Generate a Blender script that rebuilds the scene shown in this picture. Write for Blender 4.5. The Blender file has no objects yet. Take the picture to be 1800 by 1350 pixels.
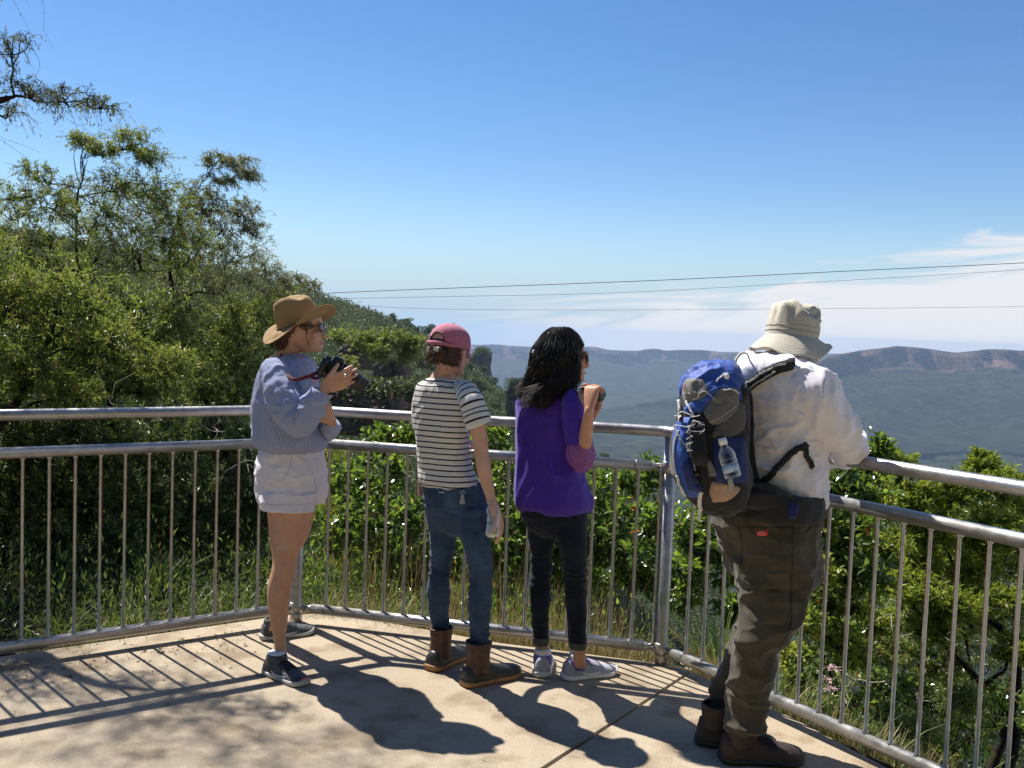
import bpy, math, random
import numpy as np
from mathutils import Vector, Matrix
random.seed(11); rng = np.random.default_rng(11)
scn = bpy.context.scene
COL = scn.collection
pi = math.pi
# ---------------------------------------------------------------- camera model
FPX, PITCH, ROLL, HCAM = 1690.1, .0566, .036, 1.55
def _rx(a): c, s = math.cos(a), math.sin(a); return np.array([[1, 0, 0], [0, c, -s], [0, s, c]])
def _rz(a): c, s = math.cos(a), math.sin(a); return np.array([[c, -s, 0], [s, c, 0], [0, 0, 1]])
def _ry(a): c, s = math.cos(a), math.sin(a); return np.array([[c, 0, s], [0, 1, 0], [-s, 0, c]])
CM = _rx(pi/2 - PITCH) @ _rz(ROLL)
CAMP = np.array([0, 0, HCAM])
def ray(x, y): return CM @ np.array([(x-900)/FPX, (675-y)/FPX, -1.])
def at(x, y, Y):
    d = ray(x, y); return CAMP + d*(Y/d[1])
def gz(x, y, z=0.):
    d = ray(x, y); return CAMP + d*((z-HCAM)/d[2])
PX = lambda Y: Y/FPX
# ---------------------------------------------------------------- noise
def _h(ix, iy, iz, s):
    n = (ix*374761393 + iy*668265263 + iz*2147483647 + s*1274126177) & 0xffffffff
    n = ((n ^ (n >> 13))*1274126177) & 0xffffffff
    n = ((n ^ (n >> 16))*2246822519) & 0xffffffff
    return ((n ^ (n >> 15)) & 0xffff)/32767.5 - 1
def vn(P, s=0):
    P = np.asarray(P, float); I = np.floor(P).astype(np.int64); f = P - I; f = f*f*(3-2*f)
    x, y, z = I[:, 0], I[:, 1], I[:, 2]; r = 0
    for dx in (0, 1):
        wx = f[:, 0] if dx else 1-f[:, 0]
        for dy in (0, 1):
            wy = f[:, 1] if dy else 1-f[:, 1]
            for dz in (0, 1):
                wz = f[:, 2] if dz else 1-f[:, 2]
                r = r + wx*wy*wz*_h(x+dx, y+dy, z+dz, s)
    return r
def fbm(P, o=4, s=0, g=.5):
    a, r, P = 1., 0, np.asarray(P, float)
    for i in range(o):
        r = r + a*vn(P, s+i*17); P = P*2.03; a *= g
    return r
# ---------------------------------------------------------------- meshes
class G:
    """collects vertices and faces; one G becomes one mesh object"""
    def __init__(s): s.V = []; s.F = {3: [], 4: []}; s.NG = []; s.n = 0; s.A = []; s.UV = {3: [], 4: []}; s.mi = {3: [], 4: []}; s.has_uv = False
    def add(s, V, F, var=None, uv=None, mi=0):
        V = np.asarray(V, float).reshape(-1, 3)
        Fs = F if isinstance(F, list) and len(F) and isinstance(F[0], np.ndarray) and F[0].ndim == 2 else [F]
        us = uv if isinstance(uv, list) else [uv]*len(Fs)
        for f, u in zip(Fs, us):
            f = np.asarray(f)
            if f.size == 0: continue
            k = f.shape[1]; s.F[k].append(f + s.n)
            if u is None: s.UV[k].append(np.zeros((f.size, 2)))
            else: s.UV[k].append(np.asarray(u).reshape(-1, 2)); s.has_uv = True
            s.mi[k].append(np.full(len(f), mi))
        s.V.append(V); s.A.append(np.zeros(len(V)) if var is None else np.broadcast_to(np.asarray(var, float), (len(V),)))
        s.n += len(V); return s
    def merge(s, g):
        for k in (3, 4):
            s.F[k] += [f + s.n for f in g.F[k]]; s.UV[k] += g.UV[k]; s.mi[k] += g.mi[k]
        s.V += g.V; s.A += g.A; s.n += g.n; s.has_uv |= g.has_uv; return s
    def verts(s): return np.concatenate(s.V) if s.V else np.zeros((0, 3))
    def mesh(s, name, mats=(), smooth=True, org=(0, 0, 0)):
        V = s.verts() - np.asarray(org)
        me = bpy.data.meshes.new(name)
        f3 = np.concatenate(s.F[3]) if s.F[3] else np.zeros((0, 3), int)
        f4 = np.concatenate(s.F[4]) if s.F[4] else np.zeros((0, 4), int)
        me.vertices.add(len(V)); me.vertices.foreach_set('co', V.astype(np.float32).ravel())
        L = np.concatenate([f3.ravel(), f4.ravel()]).astype(np.int32)
        me.loops.add(len(L)); me.loops.foreach_set('vertex_index', L)
        tot = np.concatenate([np.full(len(f3), 3), np.full(len(f4), 4)]).astype(np.int32)
        st = np.concatenate([[0], np.cumsum(tot)[:-1]]).astype(np.int32) if len(tot) else tot
        me.polygons.add(len(tot)); me.polygons.foreach_set('loop_start', st); me.polygons.foreach_set('loop_total', tot)
        me.polygons.foreach_set('use_smooth', np.full(len(tot), smooth, bool))
        mi = np.concatenate([np.concatenate(s.mi[k]) for k in (3, 4) if s.mi[k]]).astype(np.int32)
        me.polygons.foreach_set('material_index', mi)
        at_ = me.attributes.new('var', 'FLOAT', 'POINT'); at_.data.foreach_set('value', np.concatenate(s.A).astype(np.float32))
        if s.has_uv:
            uv = np.concatenate([np.concatenate(s.UV[k]) for k in (3, 4) if s.UV[k]])
            l = me.uv_layers.new(name='UVMap'); l.data.foreach_set('uv', uv.astype(np.float32).ravel())
        for m in (mats if isinstance(mats, (list, tuple)) else [mats]): me.materials.append(m)
        me.update(calc_edges=True); me.validate(); return me
ORG = {}
def obj(name, g, mat, parent=None, smooth=True, org=None, label=None):
    """links g as ONE mesh object; a child's vertices are stored relative to its thing's place"""
    if parent is not None: org = ORG.get(parent.name, np.zeros(3))
    elif org is None:
        V = g.verts(); org = np.array([V[:, 0].mean(), V[:, 1].mean(), V[:, 2].min()])
    org = np.asarray(org, float)
    o = bpy.data.objects.new(name, g.mesh(name, mat, smooth, org)); COL.objects.link(o)
    if parent is not None: o.parent = parent
    else: o.location = org
    ORG[o.name] = org
    if label: o['label'] = label
    return o
def tag(o, label=None, cat=None, group=None, kind=None):
    if label: o['label'] = label
    if cat: o['category'] = cat
    if group: o['group'] = group
    if kind: o['kind'] = kind
    return o
def thing(name, loc, label, cat, group=None, rz=0):
    o = bpy.data.objects.new(name, None); COL.objects.link(o); o.empty_display_size = .1
    o.location = loc; o.rotation_euler = (0, 0, rz); ORG[o.name] = np.asarray(loc, float)
    return tag(o, label, cat, group)
def copy_tree(o, parent=None):
    c = o.copy(); COL.objects.link(c); c.parent = parent
    for ch in o.children: copy_tree(ch, c)
    return c
# ---------------------------------------------------------------- shapes
def cr(pts, n):
    """Catmull-Rom resample of rows (any columns), n samples by row parameter"""
    P = np.asarray(pts, float)
    if len(P) == 2: t = np.linspace(0, 1, n)[:, None]; return P[0]*(1-t) + P[1]*t
    E = np.vstack([2*P[0]-P[1], P, 2*P[-1]-P[-2]])
    d = np.linalg.norm(np.diff(P[:, :3], axis=0), axis=1)+1e-9; c = np.concatenate([[0], np.cumsum(d)]); c /= c[-1]
    t = np.interp(np.linspace(0, 1, n), c, np.arange(len(P)))
    i = np.clip(t.astype(int), 0, len(P)-2); u = (t-i)[:, None]
    a, b, q, w = E[i], E[i+1], E[i+2], E[i+3]
    return .5*((2*b)+(q-a)*u+(2*a-5*b+4*q-w)*u*u+(3*b-a-3*q+w)*u**3)
def grid_faces(n, m, closed=True):
    i = np.arange(n-1)[:, None]; j = np.arange(m if closed else m-1)[None]
    a = i*m+j; b = i*m+(j+1) % m; c = (i+1)*m+(j+1) % m; d = (i+1)*m+j
    return np.stack([a, b, c, d], -1).reshape(-1, 4)
def grid_uv(n, m, vv=None, closed=True):
    M = m if closed else m-1
    i = np.arange(n-1)[:, None]; j = np.arange(M)[None]
    vv = np.linspace(0, 1, n) if vv is None else np.asarray(vv)
    dn = M
    u0 = np.broadcast_to(j/dn, (n-1, M)); u1 = np.broadcast_to((j+1)/dn, (n-1, M))
    v0 = np.broadcast_to(vv[:-1, None], (n-1, M)); v1 = np.broadcast_to(vv[1:, None], (n-1, M))
    return np.stack([np.stack([u0, v0], -1), np.stack([u1, v0], -1), np.stack([u1, v1], -1), np.stack([u0, v1], -1)], 2)
def loft(R, caps=(True, True), var=None, g=None, closed=True, mi=0, flip=False):
    """R: (n,m,3) rings"""
    R = np.asarray(R, float); n, m = R.shape[:2]; V = R.reshape(-1, 3)
    F = grid_faces(n, m, closed)
    c = R.mean(1); vv = np.concatenate([[0], np.cumsum(np.linalg.norm(np.diff(c, axis=0), axis=1))])
    U = grid_uv(n, m, vv, closed)
    Fs = [F]; Us = [U.reshape(-1, 2)]
    ex = []; k = len(V)
    for w, base, rev in ((0, 0, True), (1, (n-1)*m, False)):
        if caps[w] and closed:
            ex.append(R[0 if w == 0 else -1].mean(0)); j = np.arange(m)
            t = np.stack([base+j, base+(j+1) % m, np.full(m, k)], -1)
            if rev: t = t[:, [1, 0, 2]]
            Fs.append(t); Us.append(np.tile([[.5, vv[0 if w == 0 else -1]]], (3*m, 1))); k += 1
    if ex: V = np.vstack([V, ex])
    if flip: Fs = [f[:, ::-1] for f in Fs]; Us = [None]*len(Fs)
    g = g or G(); g.add(V, Fs, var, Us, mi)
    return g
def frames(P):
    T = np.gradient(P, axis=0); T /= np.linalg.norm(T, axis=1)[:, None]+1e-12
    up = np.array([0, 0, 1.]) if abs(T[0][2]) < .9 else np.array([0, 1., 0])
    N = np.zeros_like(P); v = np.cross(T[0], up); v /= np.linalg.norm(v); N[0] = v
    for i in range(1, len(P)):
        v = N[i-1]-T[i]*np.dot(N[i-1], T[i]); N[i] = v/(np.linalg.norm(v)+1e-12)
    return T, N, np.cross(T, N)
def tube(P, r, m=8, n=None, caps=(True, True), g=None, var=None, asp=1., round_end=False, mi=0, twist=0.):
    """P rows (x,y,z) and r scalar/array; or P rows (x,y,z,r)"""
    P = np.asarray(P, float)
    if P.shape[1] == 3: P = np.hstack([P, np.broadcast_to(np.asarray(r, float).reshape(-1, 1), (len(P), 1))])
    if n: P = cr(P, n)
    if round_end:
        d0 = P[0, :3]-P[1, :3]; d0 /= np.linalg.norm(d0); d1 = P[-1, :3]-P[-2, :3]; d1 /= np.linalg.norm(d1)
        A = [np.append(P[0, :3]+d0*P[0, 3]*k, P[0, 3]*q) for k, q in ((.95, .3), (.7, .71), (.35, .93))]
        B = [np.append(P[-1, :3]+d1*P[-1, 3]*k, P[-1, 3]*q) for k, q in ((.35, .93), (.7, .71), (.95, .3))]
        P = np.vstack([A, P, B])
    X, rr = P[:, :3], P[:, 3]
    T, N, B = frames(X)
    a = np.linspace(0, 2*pi, m, endpoint=False)+twist
    ca, sa = np.cos(a)[None, :, None], np.sin(a)[None, :, None]
    R = X[:, None] + rr[:, None, None]*(N[:, None]*ca + B[:, None]*sa*asp)
    return loft(R, caps, var, g, mi=mi)
def box(c, s, g=None, R=None, bev=.0, var=None, mi=0):
    """bevelled box centred on c with full size s, rotated by 3x3 R"""
    c = np.asarray(c, float); h = np.asarray(s, float)/2
    b = min(bev, h.min()*.9)
    if b <= 0:
        V = np.array([[x, y, z] for z in (-1, 1) for x, y in ((-1, -1), (1, -1), (1, 1), (-1, 1))])*h
        F = np.array([[3, 2, 1, 0], [4, 5, 6, 7], [0, 1, 5, 4], [1, 2, 6, 5], [2, 3, 7, 6], [3, 0, 4, 7]])
        if R is not None: V = V @ np.asarray(R).T
        g = g or G(); g.add(V+c, F, var, mi=mi); return g
    rings = []
    for z, k in ((-h[2], b), (-h[2]+b*.3, b*.3), (-h[2]+b, 0), (h[2]-b, 0), (h[2]-b*.3, b*.3), (h[2], b)):
        x, y = h[0]-k, h[1]-k; bb = b*.7
        rings.append([[x, -y+bb, z], [x, y-bb, z], [x-bb, y, z], [-x+bb, y, z], [-x, y-bb, z], [-x, -y+bb, z], [-x+bb, -y, z], [x-bb, -y, z]])
    A = np.array(rings)
    if R is not None: A = A @ np.asarray(R).T
    return loft(A+c, g=g, var=var, mi=mi)
def ell(c, r, g=None, R=None, n=12, m=16, var=None, mi=0):
    t = np.linspace(0, pi, n+1)[1:-1]; a = np.linspace(0, 2*pi, m, endpoint=False)
    A = np.stack([np.sin(t)[:, None]*np.cos(a), np.sin(t)[:, None]*np.sin(a), np.broadcast_to(-np.cos(t)[:, None], (len(t), m))], -1)*np.asarray(r)
    # close to poles
    P0 = np.zeros((1, m, 3)); P0[..., 2] = -r[2]; P1 = -P0
    A = np.concatenate([P0*.999, A, P1*.999]); 
    if R is not None: A = A @ np.asarray(R).T
    return loft(A+np.asarray(c), g=g, var=var, mi=mi)
def sring(c, a, b, ex=2.2, m=64, ax=(1, 0, 0), ay=(0, 1, 0)):
    t = np.linspace(0, 2*pi, m, endpoint=False)
    x = np.sign(np.cos(t))*np.abs(np.cos(t))**(2/ex)*a; y = np.sign(np.sin(t))*np.abs(np.sin(t))**(2/ex)*b
    return np.asarray(c)+x[:, None]*np.asarray(ax)+y[:, None]*np.asarray(ay)
def garment(rows, n=60, m=72, yaw=0., g=None, caps=(True, True), disp=None, tilt=None, ex=2.3):
    """rows: (py, xl, xr, Y, depth_ratio[, dz_front]) -> horizontal rings whose seen half width matches the photo;
    yaw turns the ellipse; ratio = side axis / front axis"""
    rows = np.array([list(r)+[0]*(6-len(r)) for r in rows], float)
    q = np.column_stack([rows[:, 0]*.01, np.zeros(len(rows)), np.zeros(len(rows)), rows])
    q = cr(q, n)[:, 3:]
    c, s = math.cos(yaw), math.sin(yaw); R = []
    for py, xl, xr, Y, ra, dz in q:
        ctr = at((xl+xr)/2, py, Y); hw = (xr-xl)/2*PX(Y)
        a = hw/math.sqrt(c*c+(ra*s)**2)
        ring = sring(ctr, a, a*ra, ex, m, (c, s, 0), (-s, c, 0))
        ring[:, 2] += dz*(ring-ctr)[:, 0]
        R.append(ring)
    R = np.array(R)
    if disp is not None:
        T = np.roll(R, -1, 1)-np.roll(R, 1, 1); N = np.cross(T, np.gradient(R, axis=0)); N /= np.linalg.norm(N, axis=2)[..., None]+1e-12
        ctr = R.mean(1, keepdims=True); N *= np.sign((N*(R-ctr)).sum(-1, keepdims=True))
        u = np.broadcast_to(np.arange(m)/m, R.shape[:2]); v = np.broadcast_to(np.linspace(0, 1, n)[:, None], R.shape[:2])
        R = R + N*disp(R, u, v)[..., None]
    return loft(R, caps, g=g)
def limb(rows, n=40, m=40, g=None, caps=(True, True), disp=None, asp=1., round_end=False):
    """rows: (px, py, Y, r_px[, asp])"""
    P = [np.append(at(q[0], q[1], q[2]), q[3]*PX(q[2])) for q in rows]
    P = cr(P, n)
    if round_end:
        d0 = P[0, :3]-P[1, :3]; d0 /= np.linalg.norm(d0); d1 = P[-1, :3]-P[-2, :3]; d1 /= np.linalg.norm(d1)
        A = [np.append(P[0, :3]+d0*P[0, 3]*k, P[0, 3]*q) for k, q in ((.95, .3), (.7, .71), (.35, .93))]
        B = [np.append(P[-1, :3]+d1*P[-1, 3]*k, P[-1, 3]*q) for k, q in ((.35, .93), (.7, .71), (.95, .3))]
        P = np.vstack([A, P, B])
    X, rr = P[:, :3], P[:, 3]; T, N, B = frames(X)
    a = np.linspace(0, 2*pi, m, endpoint=False)
    D = N[:, None]*np.cos(a)[None, :, None] + B[:, None]*np.sin(a)[None, :, None]*asp
    R = X[:, None] + rr[:, None, None]*D
    if disp is not None:
        u = np.broadcast_to(a/(2*pi), R.shape[:2]); v = np.broadcast_to(np.linspace(0, 1, len(P))[:, None], R.shape[:2])
        R = R + D*disp(R, u, v)[..., None]
    return loft(R, caps, g=g)
def fold(P, f=(14, 14, 30), amp=.004, s=3, warp=.5):
    """soft cloth creases: ridged noise, long across the low-frequency axes"""
    Q = P.reshape(-1, 3)*np.array(f); Q = Q + warp*np.stack([vn(Q*.6, s+1), vn(Q*.6, s+2), vn(Q*.6, s+3)], -1)
    a = 1-np.abs(vn(Q, s))*2; b = vn(Q*.45, s+9)
    c = (1-np.abs(vn(Q*1.25, s+21)))**4
    return (amp*(1.15*c+.35*a*np.clip(b+.6, 0, 1.3)+.75*b)).reshape(P.shape[:-1])
def remesh(g, voxel=.004, smooth=4, name='tmp'):
    me = g.mesh(name); o = bpy.data.objects.new(name, me); COL.objects.link(o)
    m = o.modifiers.new('r', 'REMESH'); m.mode = 'VOXEL'; m.voxel_size = voxel; m.use_smooth_shade = True
    if smooth:
        q = o.modifiers.new('s', 'SMOOTH'); q.factor = .5; q.iterations = smooth
    dg = bpy.context.evaluated_depsgraph_get(); dg.update()
    ev = o.evaluated_get(dg); em = ev.to_mesh()
    V = np.zeros(len(em.vertices)*3, np.float32); em.vertices.foreach_get('co', V); V = V.reshape(-1, 3).astype(float)
    tot = np.zeros(len(em.polygons), np.int32); em.polygons.foreach_get('loop_total', tot)
    st = np.zeros(len(em.polygons), np.int32); em.polygons.foreach_get('loop_start', st)
    L = np.zeros(len(em.loops), np.int32); em.loops.foreach_get('vertex_index', L)
    q4 = L[st[tot == 4][:, None]+np.arange(4)]; q3 = L[st[tot == 3][:, None]+np.arange(3)]
    ev.to_mesh_clear(); bpy.data.objects.remove(o); bpy.data.meshes.remove(me)
    r = G(); r.add(V, [q4, q3] if len(q3) else [q4]); return r
# ---------------------------------------------------------------- materials
def mat(name, col=(.5, .5, .5), rough=.7, metal=0., noise=0., nscale=20., col2=None, bump=0., bscale=60., spec=.5, extra=None, coords='Object', trans=0., sheen=0., detail=4.):
    m = bpy.data.materials.new(name); m.use_nodes = True; nt = m.node_tree; N = nt.nodes; L = nt.links
    b = N['Principled BSDF']; b.inputs['Roughness'].default_value = rough; b.inputs['Metallic'].default_value = metal
    b.inputs['Specular IOR Level'].default_value = spec; b.inputs['Base Color'].default_value = (*col, 1)
    if trans: b.inputs['Transmission Weight'].default_value = trans
    if sheen: b.inputs['Sheen Weight'].default_value = sheen
    tc = N.new('ShaderNodeTexCoord'); m['tc'] = tc.name
    if noise or col2:
        t = N.new('ShaderNodeTexNoise'); t.inputs['Scale'].default_value = nscale; t.inputs['Detail'].default_value = detail
        L.new(tc.outputs[coords], t.inputs['Vector'])
        r = N.new('ShaderNodeValToRGB'); c2 = col2 or tuple(min(1, c*(1+noise)) for c in col); c1 = col if col2 else tuple(c*(1-noise) for c in col)
        r.color_ramp.elements[0].position = .3; r.color_ramp.elements[1].position = .7
        r.color_ramp.elements[0].color = (*c1, 1); r.color_ramp.elements[1].color = (*c2, 1)
        L.new(t.outputs['Fac'], r.inputs['Fac']); L.new(r.outputs['Color'], b.inputs['Base Color'])
    if bump:
        t2 = N.new('ShaderNodeTexNoise'); t2.inputs['Scale'].default_value = bscale; t2.inputs['Detail'].default_value = 6
        L.new(tc.outputs[coords], t2.inputs['Vector'])
        bp = N.new('ShaderNodeBump'); bp.inputs['Strength'].default_value = bump; bp.inputs['Distance'].default_value = .01
        L.new(t2.outputs['Fac'], bp.inputs['Height']); L.new(bp.outputs['Normal'], b.inputs['Normal'])
    if extra: extra(m, nt, N, L, b, tc)
    return m
def leafmat(name, cols, rough=.5, trans=.35, spec=.4):
    """cols: list of (pos, colour) over the per-leaf attribute 'var'"""
    m = bpy.data.materials.new(name); m.use_nodes = True; nt = m.node_tree; N = nt.nodes; L = nt.links
    b = N['Principled BSDF']; b.inputs['Roughness'].default_value = rough; b.inputs['Specular IOR Level'].default_value = spec
    a = N.new('ShaderNodeAttribute'); a.attribute_name = 'var'
    r = N.new('ShaderNodeValToRGB'); e = r.color_ramp.elements
    while len(e) < len(cols): e.new(.5)
    for k, (p, c) in zip(e, cols): k.position = p; k.color = (*c, 1)
    L.new(a.outputs['Fac'], r.inputs['Fac']); L.new(r.outputs['Color'], b.inputs['Base Color'])
    t = N.new('ShaderNodeBsdfTranslucent'); mx = N.new('ShaderNodeMixShader'); mx.inputs[0].default_value = trans
    hs = N.new('ShaderNodeHueSaturation'); hs.inputs['Value'].default_value = 1.5; hs.inputs['Hue'].default_value = .485; hs.inputs['Saturation'].default_value = 1.1
    L.new(r.outputs['Color'], hs.inputs['Color']); L.new(hs.outputs['Color'], t.inputs['Color'])
    L.new(b.outputs[0], mx.inputs[1]); L.new(t.outputs[0], mx.inputs[2]); L.new(mx.outputs[0], N['Material Output'].inputs[0])
    return m
def wigs(a, b, n, k, arch=0., sag=0.):
    """many wiggling twigs at once: a, b (K,3) -> (K,n,3)"""
    K = len(a); t = np.linspace(0, 1, n); L_ = np.linalg.norm(b-a, axis=1); P = a[:, None]*(1-t)[None, :, None]+b[:, None]*t[None, :, None]
    s = rng.uniform(0, 99, (K, 1)); q = np.stack([t[None]*3+s, np.broadcast_to(s, (K, n)), np.zeros((K, n))], -1).reshape(-1, 3)
    W_ = np.stack([vn(q, 1), vn(q, 2), vn(q, 3)], -1).reshape(K, n, 3); P = P+W_*(k*L_)[:, None, None]*(np.sin(t*pi)**.7)[None, :, None]
    P[..., 2] += arch*L_[:, None]*np.sin(t*pi)+sag*L_[:, None]*t**2; return P
def tubes(Q, r, g, m=3):
    K, n = Q.shape[:2]; T = np.gradient(Q, axis=1); T /= np.linalg.norm(T, axis=2)[..., None]+1e-9; up = np.array([.31, .17, .93]); N_ = np.cross(T, up); N_ /= np.linalg.norm(N_, axis=2)[..., None]+1e-9; B_ = np.cross(T, N_)
    a = np.linspace(0, 2*pi, m, endpoint=False); V = Q[:, :, None]+np.asarray(r)[None, :, None, None]*(N_[:, :, None]*np.cos(a)[None, None, :, None]+B_[:, :, None]*np.sin(a)[None, None, :, None])
    F = grid_faces(n, m)[None]+(np.arange(K)*n*m)[:, None, None]; g.add(V.reshape(-1, 3), F.reshape(-1, 4))
# ---------------------------------------------------------------- camera, light, sky
cd = bpy.data.cameras.new('camera'); cam = bpy.data.objects.new('camera', cd); COL.objects.link(cam); scn.camera = cam
cd.sensor_fit = 'HORIZONTAL'; cd.angle_x = 2*math.atan(900/FPX); cd.clip_start = .05; cd.clip_end = 60000
Mx = Matrix([[*CM[i], CAMP[i]] for i in range(3)]+[[0, 0, 0, 1]]); cam.matrix_world = Mx
SUN_AZ, SUN_EL = math.radians(-44), math.radians(54.6)     # azimuth from +Y towards +X
sdir = Vector((math.sin(SUN_AZ)*math.cos(SUN_EL), math.cos(SUN_AZ)*math.cos(SUN_EL), math.sin(SUN_EL)))
ld = bpy.data.lights.new('sun', 'SUN'); ld.energy = 5.0; ld.angle = math.radians(.53); ld.color = (1, .95, .86)
sun = bpy.data.objects.new('sun', ld); COL.objects.link(sun); sun.rotation_euler = sdir.to_track_quat('Z', 'Y').to_euler(); sun.location = (0, 0, 30)
wd = bpy.data.worlds.new('World'); scn.world = wd; wd.use_nodes = True; nt = wd.node_tree; N = nt.nodes; L = nt.links
bg = N['Background']; bg.inputs['Strength'].default_value = .05
sky = N.new('ShaderNodeTexSky'); sky.sky_type = 'NISHITA'; sky.sun_disc = False; sky.sun_elevation = SUN_EL; sky.sun_rotation = SUN_AZ
sky.altitude = 1500; sky.air_density = 1.15; sky.dust_density = .25; sky.ozone_density = 3.0
tc = N.new('ShaderNodeTexCoord'); sp = N.new('ShaderNodeSeparateXYZ'); L.new(tc.outputs['Generated'], sp.inputs[0])
def wm(op, a, b=None, c=None):
    n = N.new('ShaderNodeMath'); n.operation = op
    for i, v in enumerate((a, b, c)):
        if v is None: continue
        if isinstance(v, (int, float)): n.inputs[i].default_value = v
        else: L.new(v, n.inputs[i])
    return n.outputs[0]
tx = wm('DIVIDE', sp.outputs[0], wm('MAXIMUM', wm('ABSOLUTE', sp.outputs[1]), .05)); tz = sp.outputs[2]
cb = N.new('ShaderNodeCombineXYZ'); L.new(wm('MULTIPLY', tx, 3.2), cb.inputs[0]); L.new(wm('MULTIPLY', wm('SUBTRACT', tz, wm('MULTIPLY', tx, .09)), 24.), cb.inputs[1])
nz = N.new('ShaderNodeTexNoise'); nz.inputs['Scale'].default_value = 1.3; nz.inputs['Detail'].default_value = 9; nz.inputs['Roughness'].default_value = .6; nz.inputs['Distortion'].default_value = .9
L.new(cb.outputs[0], nz.inputs['Vector'])
edge = wm('SUBTRACT', wm('ADD', .036, wm('MULTIPLY', tx, .135)), tz)           # how far below the cloud's upper edge
dens = wm('ADD', wm('MULTIPLY', edge, 30.), wm('MULTIPLY', wm('SUBTRACT', nz.outputs['Fac'], .5), 5.5))
mk_ = N.new('ShaderNodeMapRange'); mk_.interpolation_type = 'SMOOTHSTEP'; mk_.inputs[1].default_value = -.1; mk_.inputs[2].default_value = 1.; mk_.inputs[3].default_value = 0; mk_.inputs[4].default_value = 1
L.new(dens, mk_.inputs[0])
az = N.new('ShaderNodeMapRange'); az.interpolation_type = 'SMOOTHSTEP'; az.inputs[1].default_value = -.12; az.inputs[2].default_value = .16; az.inputs[3].default_value = 0; az.inputs[4].default_value = 1
L.new(tx, az.inputs[0])
cm_ = wm('MULTIPLY', mk_.outputs[0], az.outputs[0])
hz = N.new('ShaderNodeMapRange'); hz.interpolation_type = 'SMOOTHERSTEP'; hz.inputs[1].default_value = .15; hz.inputs[2].default_value = -.012; hz.inputs[3].default_value = 0; hz.inputs[4].default_value = 1
L.new(tz, hz.inputs[0])
hsv = N.new('ShaderNodeHueSaturation'); hsv.inputs['Saturation'].default_value = 1.22; hsv.inputs['Hue'].default_value = .506; hsv.inputs['Value'].default_value = 1.34; L.new(sky.outputs[0], hsv.inputs['Color'])
mxh = N.new('ShaderNodeMixRGB'); mxh.inputs[2].default_value = (5.0, 6.7, 8.4, 1); L.new(hz.outputs[0], mxh.inputs[0]); L.new(hsv.outputs[0], mxh.inputs[1])
mxc = N.new('ShaderNodeMixRGB'); mxc.inputs[2].default_value = (8.7, 8.8, 9.2, 1); L.new(cm_, mxc.inputs[0]); L.new(mxh.outputs[0], mxc.inputs[1])
L.new(mxc.outputs[0], bg.inputs['Color'])
scn.view_settings.view_transform = 'Standard'; scn.view_settings.look = 'None'; scn.view_settings.exposure = .95; scn.view_settings.gamma = 1
scn.cycles.use_denoising = True; scn.cycles.max_bounces = 8; scn.cycles.transparent_max_bounces = 8; scn.cycles.volume_bounces = 0
scn.cycles.use_adaptive_sampling = True; scn.cycles.adaptive_threshold = .015
# ---------------------------------------------------------------- concrete platform: two slabs with an open joint
def conc(m, nt, N, L, b, tc):
    # stains and speckle of poured, tinted concrete
    n1 = N.new('ShaderNodeTexNoise'); n1.inputs['Scale'].default_value = 1.6; n1.inputs['Detail'].default_value = 8; n1.inputs['Roughness'].default_value = .65
    n2 = N.new('ShaderNodeTexNoise'); n2.inputs['Scale'].default_value = 160; n2.inputs['Detail'].default_value = 3
    vo = N.new('ShaderNodeTexVoronoi'); vo.inputs['Scale'].default_value = 11; vo.feature = 'F1'
    for n in (n1, n2, vo): L.new(tc.outputs['Object'], n.inputs['Vector'])
    r = N.new('ShaderNodeValToRGB'); r.color_ramp.elements[0].position = .3; r.color_ramp.elements[1].position = .72
    r.color_ramp.elements[0].color = (.31, .25, .18, 1); r.color_ramp.elements[1].color = (.39, .325, .24, 1)
    L.new(n1.outputs['Fac'], r.inputs['Fac'])
    m1 = N.new('ShaderNodeMixRGB'); m1.blend_type = 'MULTIPLY'; m1.inputs[0].default_value = .5
    r2 = N.new('ShaderNodeValToRGB'); r2.color_ramp.elements[0].position = .25; r2.color_ramp.elements[0].color = (.42, .40, .38, 1); r2.color_ramp.elements[1].position = .55; r2.color_ramp.elements[1].color = (1, 1, 1, 1)
    L.new(n2.outputs['Fac'], r2.inputs['Fac']); L.new(r.outputs[0], m1.inputs[1]); L.new(r2.outputs[0], m1.inputs[2])
    r3 = N.new('ShaderNodeValToRGB'); r3.color_ramp.elements[0].position = .012; r3.color_ramp.elements[0].color = (.22, .18, .15, 1); r3.color_ramp.elements[1].position = .03; r3.color_ramp.elements[1].color = (1, 1, 1, 1)
    L.new(vo.outputs['Distance'], r3.inputs['Fac']); m2 = N.new('ShaderNodeMixRGB'); m2.blend_type = 'MULTIPLY'; m2.inputs[0].default_value = .8
    L.new(m1.outputs[0], m2.inputs[1]); L.new(r3.outputs[0], m2.inputs[2])
    n4 = N.new('ShaderNodeTexNoise'); n4.inputs['Scale'].default_value = 5; n4.inputs['Detail'].default_value = 7; L.new(tc.outputs['Object'], n4.inputs['Vector'])
    r4 = N.new('ShaderNodeValToRGB'); r4.color_ramp.elements[0].position = .34; r4.color_ramp.elements[0].color = (.66, .61, .56, 1); r4.color_ramp.elements[1].position = .5; r4.color_ramp.elements[1].color = (1, 1, 1, 1)
    L.new(n4.outputs['Fac'], r4.inputs['Fac']); m3 = N.new('ShaderNodeMixRGB'); m3.blend_type = 'MULTIPLY'; m3.inputs[0].default_value = 1
    L.new(m2.outputs[0], m3.inputs[1]); L.new(r4.outputs[0], m3.inputs[2]); L.new(m3.outputs[0], b.inputs['Base Color'])
M_CONC = mat('tinted_concrete', (.5, .4, .3), .85, bump=.25, bscale=140, extra=conc, spec=.25)
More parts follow.
